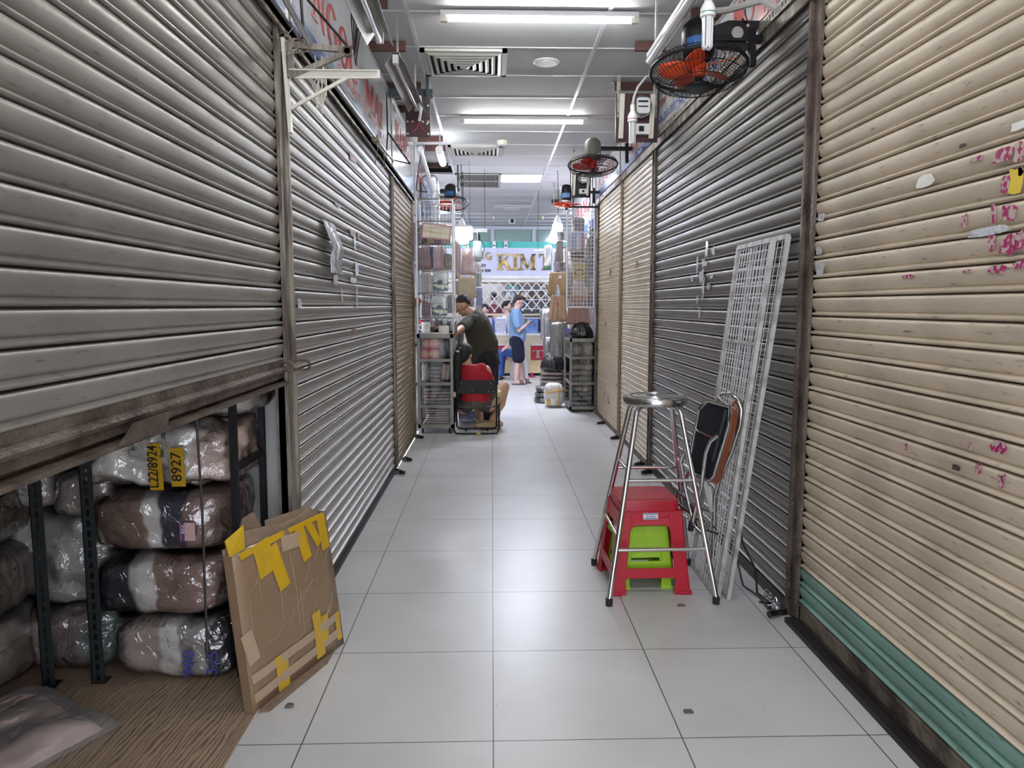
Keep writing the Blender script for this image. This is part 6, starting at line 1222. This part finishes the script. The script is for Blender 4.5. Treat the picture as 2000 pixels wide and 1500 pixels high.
def softpack(label, c, d, cols, seed, p=5, amp=.008, fr=14, axis=0, fm=None, rot=None, nm='garment_pack', cat='packaged garment', group=None, n=12, coat=0):
    t = thing(nm, label, cat, c, 0, group); m = bands('pack_%d' % seed, cols, axis, d[axis], dist=.4, bump=.5, bscale=40, coat=coat) if len(cols) > 1 else mat('pack_%d' % seed, cols[0], .6, bump=.5, bscale=40, coat=coat)
    b = MB(); b.blob((0, 0, d[2]/2), (d[0]*.95, d[1]*.92, d[2]*.97), p=p, amp=amp, fr=fr, seed=seed, n=n, rot=rot); soft(b, 'garment', m, t)
    b = MB(); b.blob((0, 0, d[2]/2), d, p=p+2, amp=amp, fr=fr, seed=seed, n=n, rot=rot); soft(b, 'clear_bag', fm or FILM2, t); return t
ym = CYL+.17
softpack('black plastic wrapped pack in the top bay of the left cabinet', (lx1-.115, ym, zs[1]), (.13, .2, .20), [(.02, .02, .022), (.035, .03, .04)], 51); softpack('second black wrapped pack at the right end of the top bay, left cabinet', (lx1-.05+.0, ym+.02, zs[1]), (.055, .2, .12), [(.02, .02, .03)], 52)
softpack('clear bag of white lace in the second bay of the left cabinet', (lx0+.085, ym, zs[2]), (.10, .2, .20), [(.55, .55, .53), (.2, .2, .2)], 53, amp=.014)
for k in range(4): softpack('flat grey mauve folded pack in the second bay, %s from the bottom' % ['first', 'second', 'third', 'fourth'][k], (lx0+.19, ym, zs[2]+.042*k), (.14, .22, .042), [(.17, .13, .155)], 54)
softpack('pale floral printed pack standing at the right of the second bay', (lx1-.085, ym, zs[2]), (.10, .2, .205), [(.6, .55, .53), (.55, .3, .32), (.62, .58, .56)], 55, rot=(0, R(6), 0))
for k in range(5): softpack('mauve flat pack in the third bay of the left cabinet, layer %s' % ['one', 'two', 'three', 'four', 'five'][k], (lx0+.20+.006*(k % 2), ym, zs[3]+.035*k), (.30, .22, .035), [[(.36, .25, .24), (.25, .17, .18)], [(.30, .20, .20), (.4, .3, .3)]][k % 2], 56+k % 2)
for k in range(7): softpack('beige folded garment in the bottom bay, layer %s from the base' % ['one', 'two', 'three', 'four', 'five', 'six', 'seven'][k], (lx0+.20, ym, zs[4]+.04+.026*k), (.27, .22, .026), [(.50, .38, .31) if k % 2 else (.58, .45, .37)], 58+k % 2, p=4, n=10)
# things on the cabinet top
def onP(px, py, Y): return at(px, py, Y=Y)
t = thing('mug', 'white patterned mug on the left cabinet top', 'mug', (onP(832, 650, CYL+.12).x, CYL+.12, zs[0]+.012)); b = MB(); b.lathe([(.045, 0), (.048, .01), (.048, .11), (.044, .11), (.044, .02)], n=24); b.build('cup', 'white', t); b = MB(); b.tube(arc((-.048, 0, .055), .03, 90, 270, 8, 'xz'), .006, 8); b.build('handle', 'white', t); b = MB(); b.tube([V(.012+.022*math.cos(a), -.046, .06+.022*math.sin(a)) for a in [2*math.pi*i/12 for i in range(9)]], .003, 5); b.build('yellow_motif', 'ytape', t)
for k in range(2): bx('thin %s tray under the mug on the left cabinet' % ('grey' if k else 'white'), 'flat_tray', 'tray', 'alu' if k else 'white', (-.76, CYL+.03, zs[0]+.006*k), (-.56, CYL+.24, zs[0]+.006*k+.005))
c = onP(867, 651, CYL+.06); t = thing('paper_roll', 'cream paper roll standing on the left cabinet corner', 'paper roll', (c.x, CYL+.06, zs[0])); b = MB(); b.lathe([(.018, 0), (.055, 0), (.055, .085), (.018, .085)], n=28); b.build('roll', 'paper', t); b = MB(); b.lathe([(.018, .001), (.019, .086), (.015, .086), (.015, .001)], n=16); b.build('core', 'cardin', t)
t = thing('red_jar', 'red lidded jar at the left end of the cabinet top', 'jar', (-.755, CYL+.2, zs[0])); b = MB(); b.lathe([(.03, 0), (.03, .11)], n=18); b.build('jar', 'blackgloss', t); b = MB(); b.lathe([(.033, .11), (.033, .14), (.02, .145)], n=18); b.build('lid', 'redp', t)
softpack('dark glittery plastic bundle behind the mug on the left cabinet', (-.66, CYL+.36, zs[0]+.002), (.22, .2, .15), [(.03, .03, .04), (.3, .3, .33), (.05, .05, .06)], 61, p=3, amp=.02)
softpack('crumpled clear and white bundle at the right of the cabinet top', (-.475, CYL+.36, zs[0]+.002), (.15, .2, .14), [(.5, .5, .52), (.08, .08, .1), (.6, .6, .62)], 62, p=3, amp=.025)
bx('flat plastic tray carrying the bundles behind the mug', 'display_tray', 'tray', 'whitemetal', (-.75, CYL+.13, zs[0]), (-.28, CYL+.48, zs[0]+.05)) if 0 else None
# rack above the cabinet
t = thing('display_rack', 'chrome wire display rack standing on the left cabinet, hung with packs', 'rack', (-.61, CYL+.04, zs[0])); ztop = zy(388, CYL)
for x in (lx0+.01, lx1+.005):
    for y in (CYL+.02, CYL+.42): b = MB(); b.tube([(x, y, zs[0]), (x, y, ztop)], .009, 8); b.build('upright', 'whitemetal', t, world=True)
rows = [zy(v, CYL) for v in (388, 432, 478, 527, 573, 622)]
for z in rows:
    for y in (CYL+.02, CYL+.42): b = MB(); b.tube([(lx0+.01, y, z), (lx1+.005, y, z)], .007, 8); b.build('rail', 'chrome', t, world=True)
b = MB()
for i in range(10): x = lx0+.02+i*.04; b.tube([(x, CYL+.43, zs[0]), (x, CYL+.43, ztop)], .0025, 5)
for j in range(24): z = zs[0]+.06+j*.06; b.tube([(lx0+.01, CYL+.432, z), (lx1, CYL+.432, z)], .0025, 5)
b.build('wire_back', 'whitemetal', t, world=True)
def hang(label, px0, py0, px1, py1, Y, cols, seed, th=.03, tilt=0, fm=None, axis=0, p=8, amp=.006, group=None, nm='hanging_pack', cat='packaged garment', hook=True, n=10, rail=None):
    a = at(px0, py1, Y=Y); c = at(px1, py0, Y=Y); w = c.x-a.x; h = c.z-a.z; t = softpack(label, ((a.x+c.x)/2, Y, a.z), (w, th, h), cols, seed, p=p, amp=amp, fr=10, axis=axis, fm=fm, rot=(0, R(tilt), 0) if tilt else None, nm=nm, cat=cat, group=group, n=n)
    if hook: b = MB(); tp = (rail-a.z) if rail else h+.03; b.tube([(0, 0, h*.97), (0, 0, tp-.01), (.004, 0, tp)], .002, 5); b.build('hook', 'whitemetal', t)
    return t
YR = CYL+.09
CR, PKc, LP, OL, SV = (.68, .62, .52), (.55, .22, .28), (.62, .42, .42), (.30, .27, .18), (.5, .5, .52)
t = thing('gift_card_pack', 'cream and pink flat pack tied with string, tilted at the top of the rack', 'packaged garment', at(851, 468, Y=YR)); b = MB(); b.b2((-.155, -.012, 0), (.155, .012, .16)); b.v = [tuple(Euler((0, R(6), 0)).to_matrix() @ V(*x)) for x in b.v]; o = b.build('pink_card', mat('dusty_pink_card', (.45, .22, .25), .5), t)
b = MB(); b.b2((-.14, -.016, .015), (.14, -.012, .145)); b.v = [tuple(Euler((0, R(6), 0)).to_matrix() @ V(*x)) for x in b.v]; b.build('cream_sheet', mat('cream_sheet', CR, .4, bump=.3, bscale=20), o)
b = MB(); b.tube([(-.155, -.02, .10), (0, -.02, .075), (.155, -.02, .06)], .003, 5); b.tube([(-.06, -.02, .0), (-.04, -.02, .17)], .003, 5); b.tube([(.05, -.02, -.005), (.07, -.02, .155)], .003, 5); b.build('string', 'brasst', o)
hang('dark lace packs bunched at the upper left of the rack', 812, 440, 832, 478, YR+.1, [(.08, .04, .06), (.25, .15, .18), (.05, .04, .05)], 71, .12, p=4, amp=.02); hang('peach and mauve bundle beneath the tied cream pack', 832, 462, 880, 478, YR+.1, [(.55, .36, .25), (.3, .15, .22), (.6, .5, .45)], 72, .1, p=4, amp=.015)
hang('dark mauve garments behind wrinkled plastic, left side of the second bay', 812, 486, 842, 526, YR+.05, [(.22, .10, .13), (.28, .13, .15)], 73, .10, amp=.015); hang('red and blue garment slivers in the middle of the second bay', 840, 482, 848, 524, YR+.08, [(.5, .03, .06), (.03, .06, .25)], 74, .06, axis=2)
hang('pale pink underwear pack in the second bay of the rack', 846, 482, 867, 526, YR, [LP, (.6, .45, .42), (.5, .28, .34)], 75, .04); hang('olive packaged garment at the right of the second bay', 868, 495, 882, 526, YR, [SV, OL, OL], 76, .03, axis=2)
hang('clear bag with white and beige garment, left of the third bay', 820, 535, 846, 572, YR, [SV, (.55, .42, .36), (.6, .58, .55)], 77, .05, amp=.014)
irid = bands('iridescent_sheet', [(.5, .55, .58), (.15, .6, .2), (.6, .62, .6), (.15, .2, .25), (.6, .65, .5), (.1, .12, .15), (.55, .6, .6)], 2, .28, dist=.9, rough=.15, coat=1)
t = hang('shiny iridescent green and silver package in the third bay', 845, 530, 876, 568, YR, [SV, (.2, .5, .3)], 78, .02); t.children[0].data.materials[0] = irid
t = hang('large shiny iridescent bag above the mug', 843, 578, 874, 617, YR, [SV, (.2, .5, .3)], 78, .03); t.children[0].data = t.children[0].data.copy(); t.children[0].data.materials[0] = irid
hang('grey hanging plastic sleeve with a white tag at the right post', 874, 576, 888, 612, YR-.05, [(.32, .31, .30), (.4, .4, .39)], 79, .03); hang('dark carton with red stripe in the lowest bay', 824, 590, 840, 622, YR, [(.06, .05, .06), (.3, .2, .18), (.1, .02, .03)], 80, .08, axis=2)
t = thing('round_mirror', 'brown round hand mirror hung at the left post of the rack', 'mirror', at(816, 588, Y=YR)); b = MB(); b.lathe([(.035, -.008), (.04, 0), (.035, .008)], axis='y', n=20); b.build('frame', 'brownv', t); b = MB(); b.tube([(0, 0, -.035), (0, 0, -.08)], .008, 8); b.build('handle', 'brownv', t)
hang('grey crumpled packs behind the rack wires, upper left', 812, 392, 850, 432, CYL+.55, [(.45, .46, .5), (.2, .25, .4), (.6, .6, .65)], 81, .1, amp=.02, fm=FILM)
# hanging clothes past the rack
for y_, xa, xb, l in ((9.1, -.82, -.24, 'first'), (9.55, -.82, -.06, 'second'), (9.8, -.82, -.06, 'third')):
    t = thing('clothes_rail', 'thin steel rail under the ceiling for the left hanging goods, %s from the camera' % l, 'rail', ((xa+xb)/2, y_, 2.33))
    b = MB(); b.tube([(xa, y_, 2.34), (xb, y_, 2.34)], .008, 8); b.build('rod', 'whitemetal', t, world=True)
    for x_ in (xa+.05, xb-.03): b = MB(); b.tube([(x_, y_, 2.34), (x_, y_, CZ-.008)], .002, 6); b.build('drop_rod', 'dark', t, world=True)
YH = 9.1
hang('white wire grid hung with hooks behind the lit left bulb', 886, 441, 924, 470, 9.55, [(.7, .7, .8)], 82, .01, nm='wire_grid_board', cat='wire grid', rail=2.335)
hang('peach garment in a long clear bag beside the rack post', 887, 472, 899, 545, YH, [(.58, .36, .30), (.66, .46, .40)], 83, .05, amp=.012, rail=2.335)
def cami(t, w, h, m, seed=0):
    b = MB(); b.cloth((0, 0, 0), lambda v: -w*(.36+.14*v), lambda v: w*(.36+.14*v), lambda u: h*(.80-.14*math.sin(math.pi*u)+.08*abs(math.sin(2*math.pi*u))), lambda u: 0, folds=5, amp=.008, th=.03, seed=seed); b.build('bodice', m, t, smooth='all')
    b = MB()
    for s in (-1, 1): b.tube([(s*w*.28, 0, h*.78), (s*w*.2, 0, h*.95), (0, 0, h)], .006, 6)
    b.build('straps', m, t); b = MB(); b.tube([(0, 0, h*.99), (0, 0, h+.03), (.012, 0, h+.045), (.02, 0, h+.03)], .003, 5); b.build('hanger_hook', 'white', t)
a = at(913, 537, Y=YH); t = thing('camisole', 'dusty pink camisole under clear plastic, hanging right of the rack', 'camisole', a); cami(t, .17, .38, mat('dusty_pink_silk', (.50, .27, .24), .5, var=.2)); b = MB(); b.blob((0, 0, .16), (.20, .06, .36), p=6, n=10, amp=.01, fr=10); soft(b, 'clear_bag', FILM, t)
def shortpants(t, w, h, m, leg=.35, folds=9, crotch=.55, seed=0, amp=.008, band=None):
    bot = lambda u: 0 if abs(u-.5) > .09 else h*(1-crotch)*(1-(abs(u-.5)/.09)**2)*.9
    b = MB(); b.cloth((0, 0, 0), lambda v: -w*(.38+.12*v), lambda v: w*(.38+.12*v), lambda u: h, bot, folds=folds, amp=amp, th=.04, seed=seed, nu=40); b.build('fabric', m, t, smooth='all')
    b = MB(); b.blob((0, 0, h-.012), (w*.80, .05, .035), p=5, n=8); soft(b, 'waistband', band or m, t)
    for s in (-1, 1): b = MB(); b.box((s*w*.3, -.03, h), (.012, .02, .04)); b.build('clip', 'brasst', t)
a = at(912, 582, Y=YH-.05); t = thing('beige_skirt', 'beige satin shorts hanging below the dusty pink camisole', 'shorts', a); shortpants(t, .25, .25, mat('beige_satin', (.58, .50, .36), .4, var=.2), crotch=1)
hang('colourful card packs hanging beyond the pink camisole', 924, 470, 941, 512, 9.55, [(.6, .62, .7), (.4, .08, .16), (.2, .22, .2), (.6, .66, .7)], 84, .02, axis=2, rail=2.335); hang('crumpled clear bags under the colourful cards', 926, 512, 940, 560, 9.55, [(.55, .55, .6), (.4, .4, .42), (.62, .6, .6)], 85, .06, amp=.02, rail=2.335)
hang('blue and white card packs low behind the olive shirt', 930, 560, 942, 612, 9.8, [(.6, .62, .7), (.08, .25, .6), (.6, .6, .66), (.3, .35, .6)], 86, .04, axis=2, rail=2.335); hang('small pink and grey stockings pack above the olive shirt', 886, 548, 897, 575, YH, [(.12, .11, .13), (.5, .3, .36)], 87, .03, axis=2, rail=2.335); hang('striped scarf packs hanging over the olive shirt', 904, 578, 926, 600, 9.8, [(.4, .22, .16), (.5, .5, .6), (.25, .15, .13), (.6, .5, .48)], 88, .04, rail=2.335)
hang('silver plastic roll hanging between cabinet and olive shirt', 888, 640, 905, 690, 9.1, [(.5, .5, .52), (.15, .15, .16), (.65, .65, .66)], 89, .06, amp=.02, fm=FILM, rail=2.335)
t = thing('flexible_lamp', 'black desk lamp head on a curved blue grey arm above the colourful cards', 'lamp', at(940, 500, Y=9.8)); b = MB(); b.tube([(-.03, 0, 2.34-t.location.z), (-.03, 0, .23), (-.01, 0, .05), (0, 0, 0), (.04, 0, .08), (.04, 0, .14), (0, 0, .2), (-.03, 0, .23)], .006, 6); b.build('arm', 'slot', t); b = MB(); b.blob((-.045, 0, .23), (.06, .05, .13), n=8, rot=(0, R(12), 0)); soft(b, 'lamp_head', 'black', t)
hang('bluish bag of stacked packs on the floor under the low black chair', 896, 800, 930, 822, 8.5, [(.5, .5, .56), (.1, .15, .35), (.6, .6, .64), (.12, .18, .4)], 90, .25, axis=2, hook=False, nm='pack_stack', cat='stack of packs')
# filler packs of both stalls
rnd = random.Random(11); pal2 = [[(.42, .42, .44), (.2, .2, .21)], [(.55, .53, .52), (.35, .3, .28)], [(.25, .18, .2), (.4, .3, .32)], [(.6, .58, .62), (.3, .3, .36)], [(.12, .12, .13), (.3, .3, .31)], [(.5, .4, .34), (.62, .52, .45)]]
k = 0
for row in range(5):
    for i in range(8):
        y = 8.45+i*.5+rnd.uniform(-.04, .04); z = row*.46; x = -.76-.05*(i % 2)-rnd.uniform(0, .1) if i < 3 else -.75-rnd.uniform(0, .15)
        softpack('packaged garment hanging in the depth of the left stall', (x, y, z), (.10 if i else .2, .3, .46), pal2[(k*5+row) % 6], 100+(k*5+row) % 6, p=5, amp=.015, group='packs in the left stall', n=6, nm='hanging_pack'); k += 1
for row in range(5):
    for i in range(6):
        y = 10.3+i*.5+rnd.uniform(-.04, .04); z = row*.46; x = 1.28+rnd.uniform(-.06, .06)
        softpack('packaged garment hanging in the depth of the right stall', (x, y, z), (.34, .3, .46), pal2[(k*5+row*3) % 6], 100+(k*5+row*3) % 6, p=5, amp=.015, group='packs in the right stall', n=6, nm='hanging_pack'); k += 1
# ================================================================== RIGHT CABINET AND STALL
CYR = 9.25
rx0, rx1 = at(1113, 700, Y=CYR).x, 1.335; zr = [zy(v, CYR) for v in (661, 696, 746, 797)]
zr = [at(1140, v, Y=CYR).z for v in (661, 697, 747, 800)]
cabinet('grey metal glass cabinet on casters beside the far tan shutter, right', rx0, rx1, CYR, CYR+.75, zr[3], zr[0], [zr[1], zr[2]], pw=.028)
ym = CYR+.2; rxm = (rx0+rx1)/2
softpack('wrapped beige and brown garments in the top bay of the right cabinet', (rxm-.065, ym, zr[1]), (.14, .3, .15), [(.28, .2, .17), (.5, .47, .42), (.4, .3, .25)], 121, p=3, amp=.02); softpack('round peach bundle in the top bay of the right cabinet', (rxm+.07, ym, zr[1]), (.13, .3, .17), [(.55, .40, .30), (.52, .45, .32)], 122, p=3, axis=2)
for k_ in range(3): softpack(['black pack at the bottom of the middle bay, right cabinet', 'dark ribbed pack in the middle bay, right cabinet', 'olive striped folded pack on top in the middle bay, right cabinet'][k_], (rxm, ym, zr[2]+.075*k_), (.27, .3, .08), [[(.03, .03, .03), (.06, .06, .06)], [(.05, .05, .04), (.12, .12, .1)], [(.35, .32, .24), (.18, .17, .13), (.42, .38, .3)]][k_], 123+k_, p=4, amp=.012, axis=0)
for k_ in range(4): softpack(['lowest dark sequined pack in the bottom bay', 'second dark pack in the bottom bay', 'third dark pack in the bottom bay', 'top pack with two pale patches in the bottom bay'][k_]+' of the right cabinet', (rxm, ym, zr[3]+.04+.062*k_), (.27, .3, .065), [[(.05, .06, .055), (.10, .11, .10)], [(.03, .035, .035), (.08, .09, .09)], [(.05, .055, .05), (.02, .02, .02)], [(.06, .06, .06), (.4, .3, .25), (.06, .06, .06), (.4, .3, .25), (.06, .06, .06)]][k_], 126+k_, p=4, amp=.010)
def binbag(label, c, w, h, seed=0, d=None):
    t = thing('black_plastic_bag', label, 'plastic bag', c); r = w/2; b = MB(); b.lathe([(r*.5, 0), (r*.93, h*.03), (r, h*.14), (r*.93, h*.3), (r*.72, h*.48), (r*.42, h*.62), (r*.12, h*.70)], n=56, fold=.035, k=9, ph=seed); b.v = [(x, y*(d or .8), z+.012*noise.noise(V(x*9+seed, y*9, z*9))*(z > .01)) for x, y, z in b.v]; b.build('body', 'bagblack', t, smooth='all')
    for s, l in ((-1, 1.0), (1, .5)):
        b = MB(); b.tube([(0, 0, h*.66), (s*r*.2, 0, h*.78), (s*r*.42, .01, h*(.80+.2*l))], [.012, .018, .03], 10, flat=.45); b.build('tied_handle', 'bagblack', t, smooth='all')
    return t
binbag('knotted black plastic bag on top of the right glass cabinet', (rxm+.0, CYR+.2, zr[0]), .35, .32)
t = thing('spray_bottle', 'white and blue bottle half hidden behind the black bag on the right cabinet', 'bottle', (rx0+.04, CYR+.36, zr[0])); b = MB(); b.lathe([(.035, 0), (.035, .11), (.033, .115)], n=16); b.build('blue_label', mat('royal_blue', (.02, .04, .5), .4), t); b = MB(); b.lathe([(.034, .115), (.034, .19), (.02, .22), (.012, .225), (.012, .25)], n=16); b.build('bottle', 'white', t)
# white grid panel facing the camera
a = at(1107, 600, Y=9.12); c = at(1162, 405, Y=9.12); t = thing('grid_panel', 'white wire grid panel hanging above the right glass cabinet', 'wire grid', ((a.x+c.x)/2, 9.12, a.z)); w, h = c.x-a.x, c.z-a.z
for s in (-1, 1): b = MB(); b.tube([(s*w/2, 0, 0), (s*w/2, 0, h)], .011, 8); b.build('side_bar', 'whitemetal', t)
for z in (0, h): b = MB(); b.tube([(-w/2, 0, z), (w/2, 0, z)], .010, 8); b.build('cross_bar', 'whitemetal', t)
b = MB()
for i in range(1, 8): b.tube([(-w/2+w*i/8, 0, 0), (-w/2+w*i/8, 0, h)], .0025, 5)
for j in range(1, 25): b.tube([(-w/2, 0, h*j/25), (w/2, 0, h*j/25)], .0025, 5)
b.build('wire_mesh', 'whitemetal', t)
for s in (-1, 1): b = MB(); b.tube([(s*w*.4, 0, h), (s*w*.4, 0, CZ-a.z-.008)], .006, 6); b.build('hanger_rod', 'dark', t)
b = MB(); p = at(1100, 404, Y=9.05); q = at(1172, 404, Y=9.05); b.bar(p, (1.33, 9.05, p.z), .02, .02); b.bar((p.x+.12, 9.05, p.z), (p.x+.12, 9.05, CZ-.01), .015); b.bar((1.2, 9.05, p.z), (1.2, 9.05, CZ-.01), .012); recenter(tag(b.build('ceiling_bracket', 'dark'), 'dark iron frame under the ceiling holding the white grid panel', 'frame'))
YG = 9.42
sb = mat('sand_cotton', (.60, .43, .27), .8, var=.15); bg = mat('skin_tone_cotton', (.52, .34, .24), .8, var=.12); mv = mat('dusty_mauve_cotton', (.47, .31, .27), .8, var=.15)
def hangS(label, px0, py0, px1, py1, Y, m, crotch=.5, folds=7, amp=.012, seed=0, band=None):
    a = at(px0, py1, Y=Y); c = at(px1, py0, Y=Y); t = thing('hanging_shorts', label, 'shorts', ((a.x+c.x)/2, Y, a.z)); shortpants(t, c.x-a.x, c.z-a.z, m, crotch=crotch, folds=folds, amp=amp, seed=seed, band=band); return t
hangS('sand coloured flared shorts with a round tag, hanging top of the right stall', 1068, 533, 1111, 576, YG, sb, .45, 8, .018); 
a = at(1094, 541, Y=YG-.06); b = MB(); b.lathe([(.022, 0), (.022, -.003)], c=a, axis='y', n=16); recenter(tag(b.build('price_tag', 'paper'), 'small round white tag on the sand coloured shorts', 'tag'))
t = hangS('high waisted skin tone briefs with red print, below the sand coloured shorts', 1071, 579, 1108, 628, YG-.03, bg, .85, 4, .008, 3)
a = at(1092, 597, Y=YG-.09); b = text_mesh('B', .06, (-.02, -.05, .20), (1, 0, 0), UZ, bold=.02, ext=.001); b.build('red_print', 'signred', t)
t = hangS('pleated mauve shorts with two blue tags, behind the grid panel foot', 1105, 577, 1153, 634, YG, mv, 1, 12, .014, 5)
for x in (-.08, .06): b = MB(); b.ell((x, -.045, .27), (.035, .004, .05), 12, 8); b.build('blue_tag', 'signlb', t)
hang('long brown folded garment in a clear sleeve near the right bulbs', 1086, 470, 1100, 512, YG, [(.30, .22, .19), (.36, .28, .24)], 131, .05, rail=2.302); t_ = thing('clothes_rail', 'thin rail over the shorts and packs of the right stall', 'rail', (1.0, YG, 2.3)); b = MB(); b.tube([(-.26, 0, 0), (.34, 0, 0)], .007, 8); b.build('rod', 'whitemetal', t_); b = MB(); b.tube([(.28, 0, 0), (.28, 0, CZ-2.308)], .002, 6); b.build('drop_rod', 'dark', t_); 
t = hang('yellow printed package with an oval motif behind the grid panel', 1117, 512, 1146, 548, YG, [(.55, .40, .12), (.62, .48, .2)], 132, .03, axis=2); b = MB(); b.tube([V(.06*math.cos(q), -.018, .10+.035*math.sin(q)) for q in [2*math.pi*i/20 for i in range(20)]], .004, 5, closed=True); b.build('oval_motif', 'dark', t)
for k_ in range(3): a = at(1128, 509-k_*7, Y=YG); softpack('folded beige pack behind the grid, %s of the pile' % ['bottom', 'middle', 'top'][k_], (a.x, YG+.05, a.z), (.20, .15, .045), [(.50, .40, .33) if k_ != 1 else (.33, .24, .2)], 133+k_, p=4)
hang('white card pack with dark lettering hanging beside the right bulb', 1088, 452, 1108, 470, YG+.1, [(.7, .7, .72), (.1, .1, .12), (.7, .7, .72)], 136, .02); hang('white and blue glossy packs behind the upper grid', 1108, 455, 1142, 490, YG+.1, [(.6, .6, .66), (.3, .38, .6), (.65, .65, .7), (.6, .3, .35)], 137, .06, amp=.02)
hang('yellow toned poster card behind the upper grid', 1118, 425, 1142, 455, YG+.12, [(.6, .55, .38), (.25, .22, .2)], 138, .02, axis=2); hang('green and white leaf print pack at the left of the right stall', 1063, 480, 1078, 528, 10.6, [(.55, .62, .6), (.12, .45, .22), (.6, .62, .62)], 139, .04, amp=.02, axis=2)
hang('purple and grey cartoonless print pack left of the grid'.replace('cartoonless ', ''), 1086, 511, 1108, 528, YG+.08, [(.5, .38, .5), (.2, .2, .22), (.45, .4, .42)], 140, .03); hang('dark plastic wrapped column of garments at the right of the grid', 1147, 432, 1163, 600, YG+.25, [(.05, .05, .05), (.35, .37, .42), (.10, .09, .09), (.3, .28, .26), (.04, .04, .04)], 141, .15, amp=.02, axis=2, fm=FILM)
hang('grey brown dress in plastic right of the yellow package', 1143, 465, 1152, 560, YG+.15, [(.25, .23, .21), (.33, .3, .28)], 142, .1); hang('grey pack next to the sand coloured shorts', 1107, 532, 1119, 560, YG+.05, [(.42, .38, .38)], 143, .04)
hang('white checked shirts hanging at the entrance of the right stall', 1056, 602, 1075, 662, 11.2, [(.7, .7, .74), (.45, .46, .5), (.72, .72, .75), (.5, .5, .55), (.7, .7, .74)], 144, .3, fm=FILM2, amp=.01, rail=2.2); t_ = thing('clothes_rail', 'thin rail holding the checked shirts of the right stall', 'rail', (1.0, 11.2, 2.2)); b = MB(); b.tube([(-.35, 0, 0), (.5, 0, 0)], .008, 8); b.build('rod', 'whitemetal', t_); b = MB(); b.tube([(-.3, 0, 0), (-.3, 0, CZ-2.208)], .004, 6); b.build('drop_rod', 'dark', t_); hang('long clear bag column under the checked shirts', 1062, 655, 1078, 735, 11.18, [(.5, .5, .5), (.42, .42, .4)], 145, .3, fm=FILM, amp=.02)
hang('wide sheet of wrinkled clear plastic over grey garments, behind the bin bag', 1074, 630, 1100, 700, 10.45, [(.30, .28, .26), (.38, .36, .33), (.25, .24, .22)], 146, .12, fm=FILM, amp=.02); hang('dim grey garments behind the right cabinet top', 1100, 628, 1122, 658, 9.8, [(.16, .15, .15), (.25, .23, .22)], 147, .1)
# piles on the floor in front of it
zb0 = 0
a = at(1078, 757, Y=10.55)
for k_ in range(7): softpack('folded striped garment pile beside the right cabinet, layer %s' % ['one', 'two', 'three', 'four', 'five', 'six', 'seven'][k_], (a.x, 10.55, .06*k_), (.34, .32, .06), [[(.45, .28, .26), (.6, .55, .52)], [(.22, .17, .16), (.5, .4, .38)]][k_ % 2], 150+k_ % 2, p=4, axis=1, n=8)
binbag('knotted black plastic bag on the folded pile left of the right cabinet', (a.x+.01, 10.5, .425), .37, .42, 2)
for k_ in range(3): a2 = at(1058, 785-k_*9, Y=10.2); softpack(['lowest', 'middle', 'upper'][k_]+' black crumpled pack spilling left of the white parcel', (a2.x+.01*k_, 10.25, .075*k_), (.2, .26, .075), [(.05, .05, .055), (.3, .3, .32), (.04, .04, .04)], 153+k_, p=3, amp=.02)
a = at(1081, 790, Y=9.85); t = thing('taped_parcel', 'white parcel bag bound with yellow tape on the floor left of the right cabinet', 'parcel', (a.x, 9.8, 0)); w = .27; b = MB(); b.blob((0, 0, .165), (w, .24, .33), p=3.2, amp=.012, fr=7, n=14); soft(b, 'bag', mat('white_parcel_bag', (.62, .60, .60), .3, bump=.6, bscale=20, coat=.4), t)
for a_, c_ in (((-.135, -.12, .20), (.138, -.118, .25)), ((.05, -.124, .02), (.06, -.122, .31))): b = MB(); b.bar(a_, c_, .008, .06, up=(0, -1, 0)); b.build('yellow_tape', 'ytape', t)
b = MB(); b.b2((-.11, -.127, .03), (-.06, -.12, .11)); b.build('yellow_tape', 'ytape', t); b = MB(); b.b2((-.055, -.128, .04), (.0, -.12, .12)); b.build('address_label', 'paper', t)
# left meter/fan support by the rack
b = MB(); a = at(870, 352, Y=9.3); b.bar((-.84, 9.3, a.z-.12), (-.40, 9.3, a.z-.12), .03, .03); b.bar((-.42, 9.3, a.z-.1), (-.42, 9.3, CZ-.01), .02); recenter(tag(b.build('ceiling_bracket', 'slot'), 'grey iron frame above the left stall by the orange fan', 'frame'))
c = at(842, 385, Y=8.2); softpack('tall clear wrapped garments hanging high at the left stall', (c.x-.02, 8.3, 2.1), (.2, .2, .7), [(.5, .52, .6), (.25, .3, .5), (.6, .6, .66)], 160, amp=.02, fm=FILM)
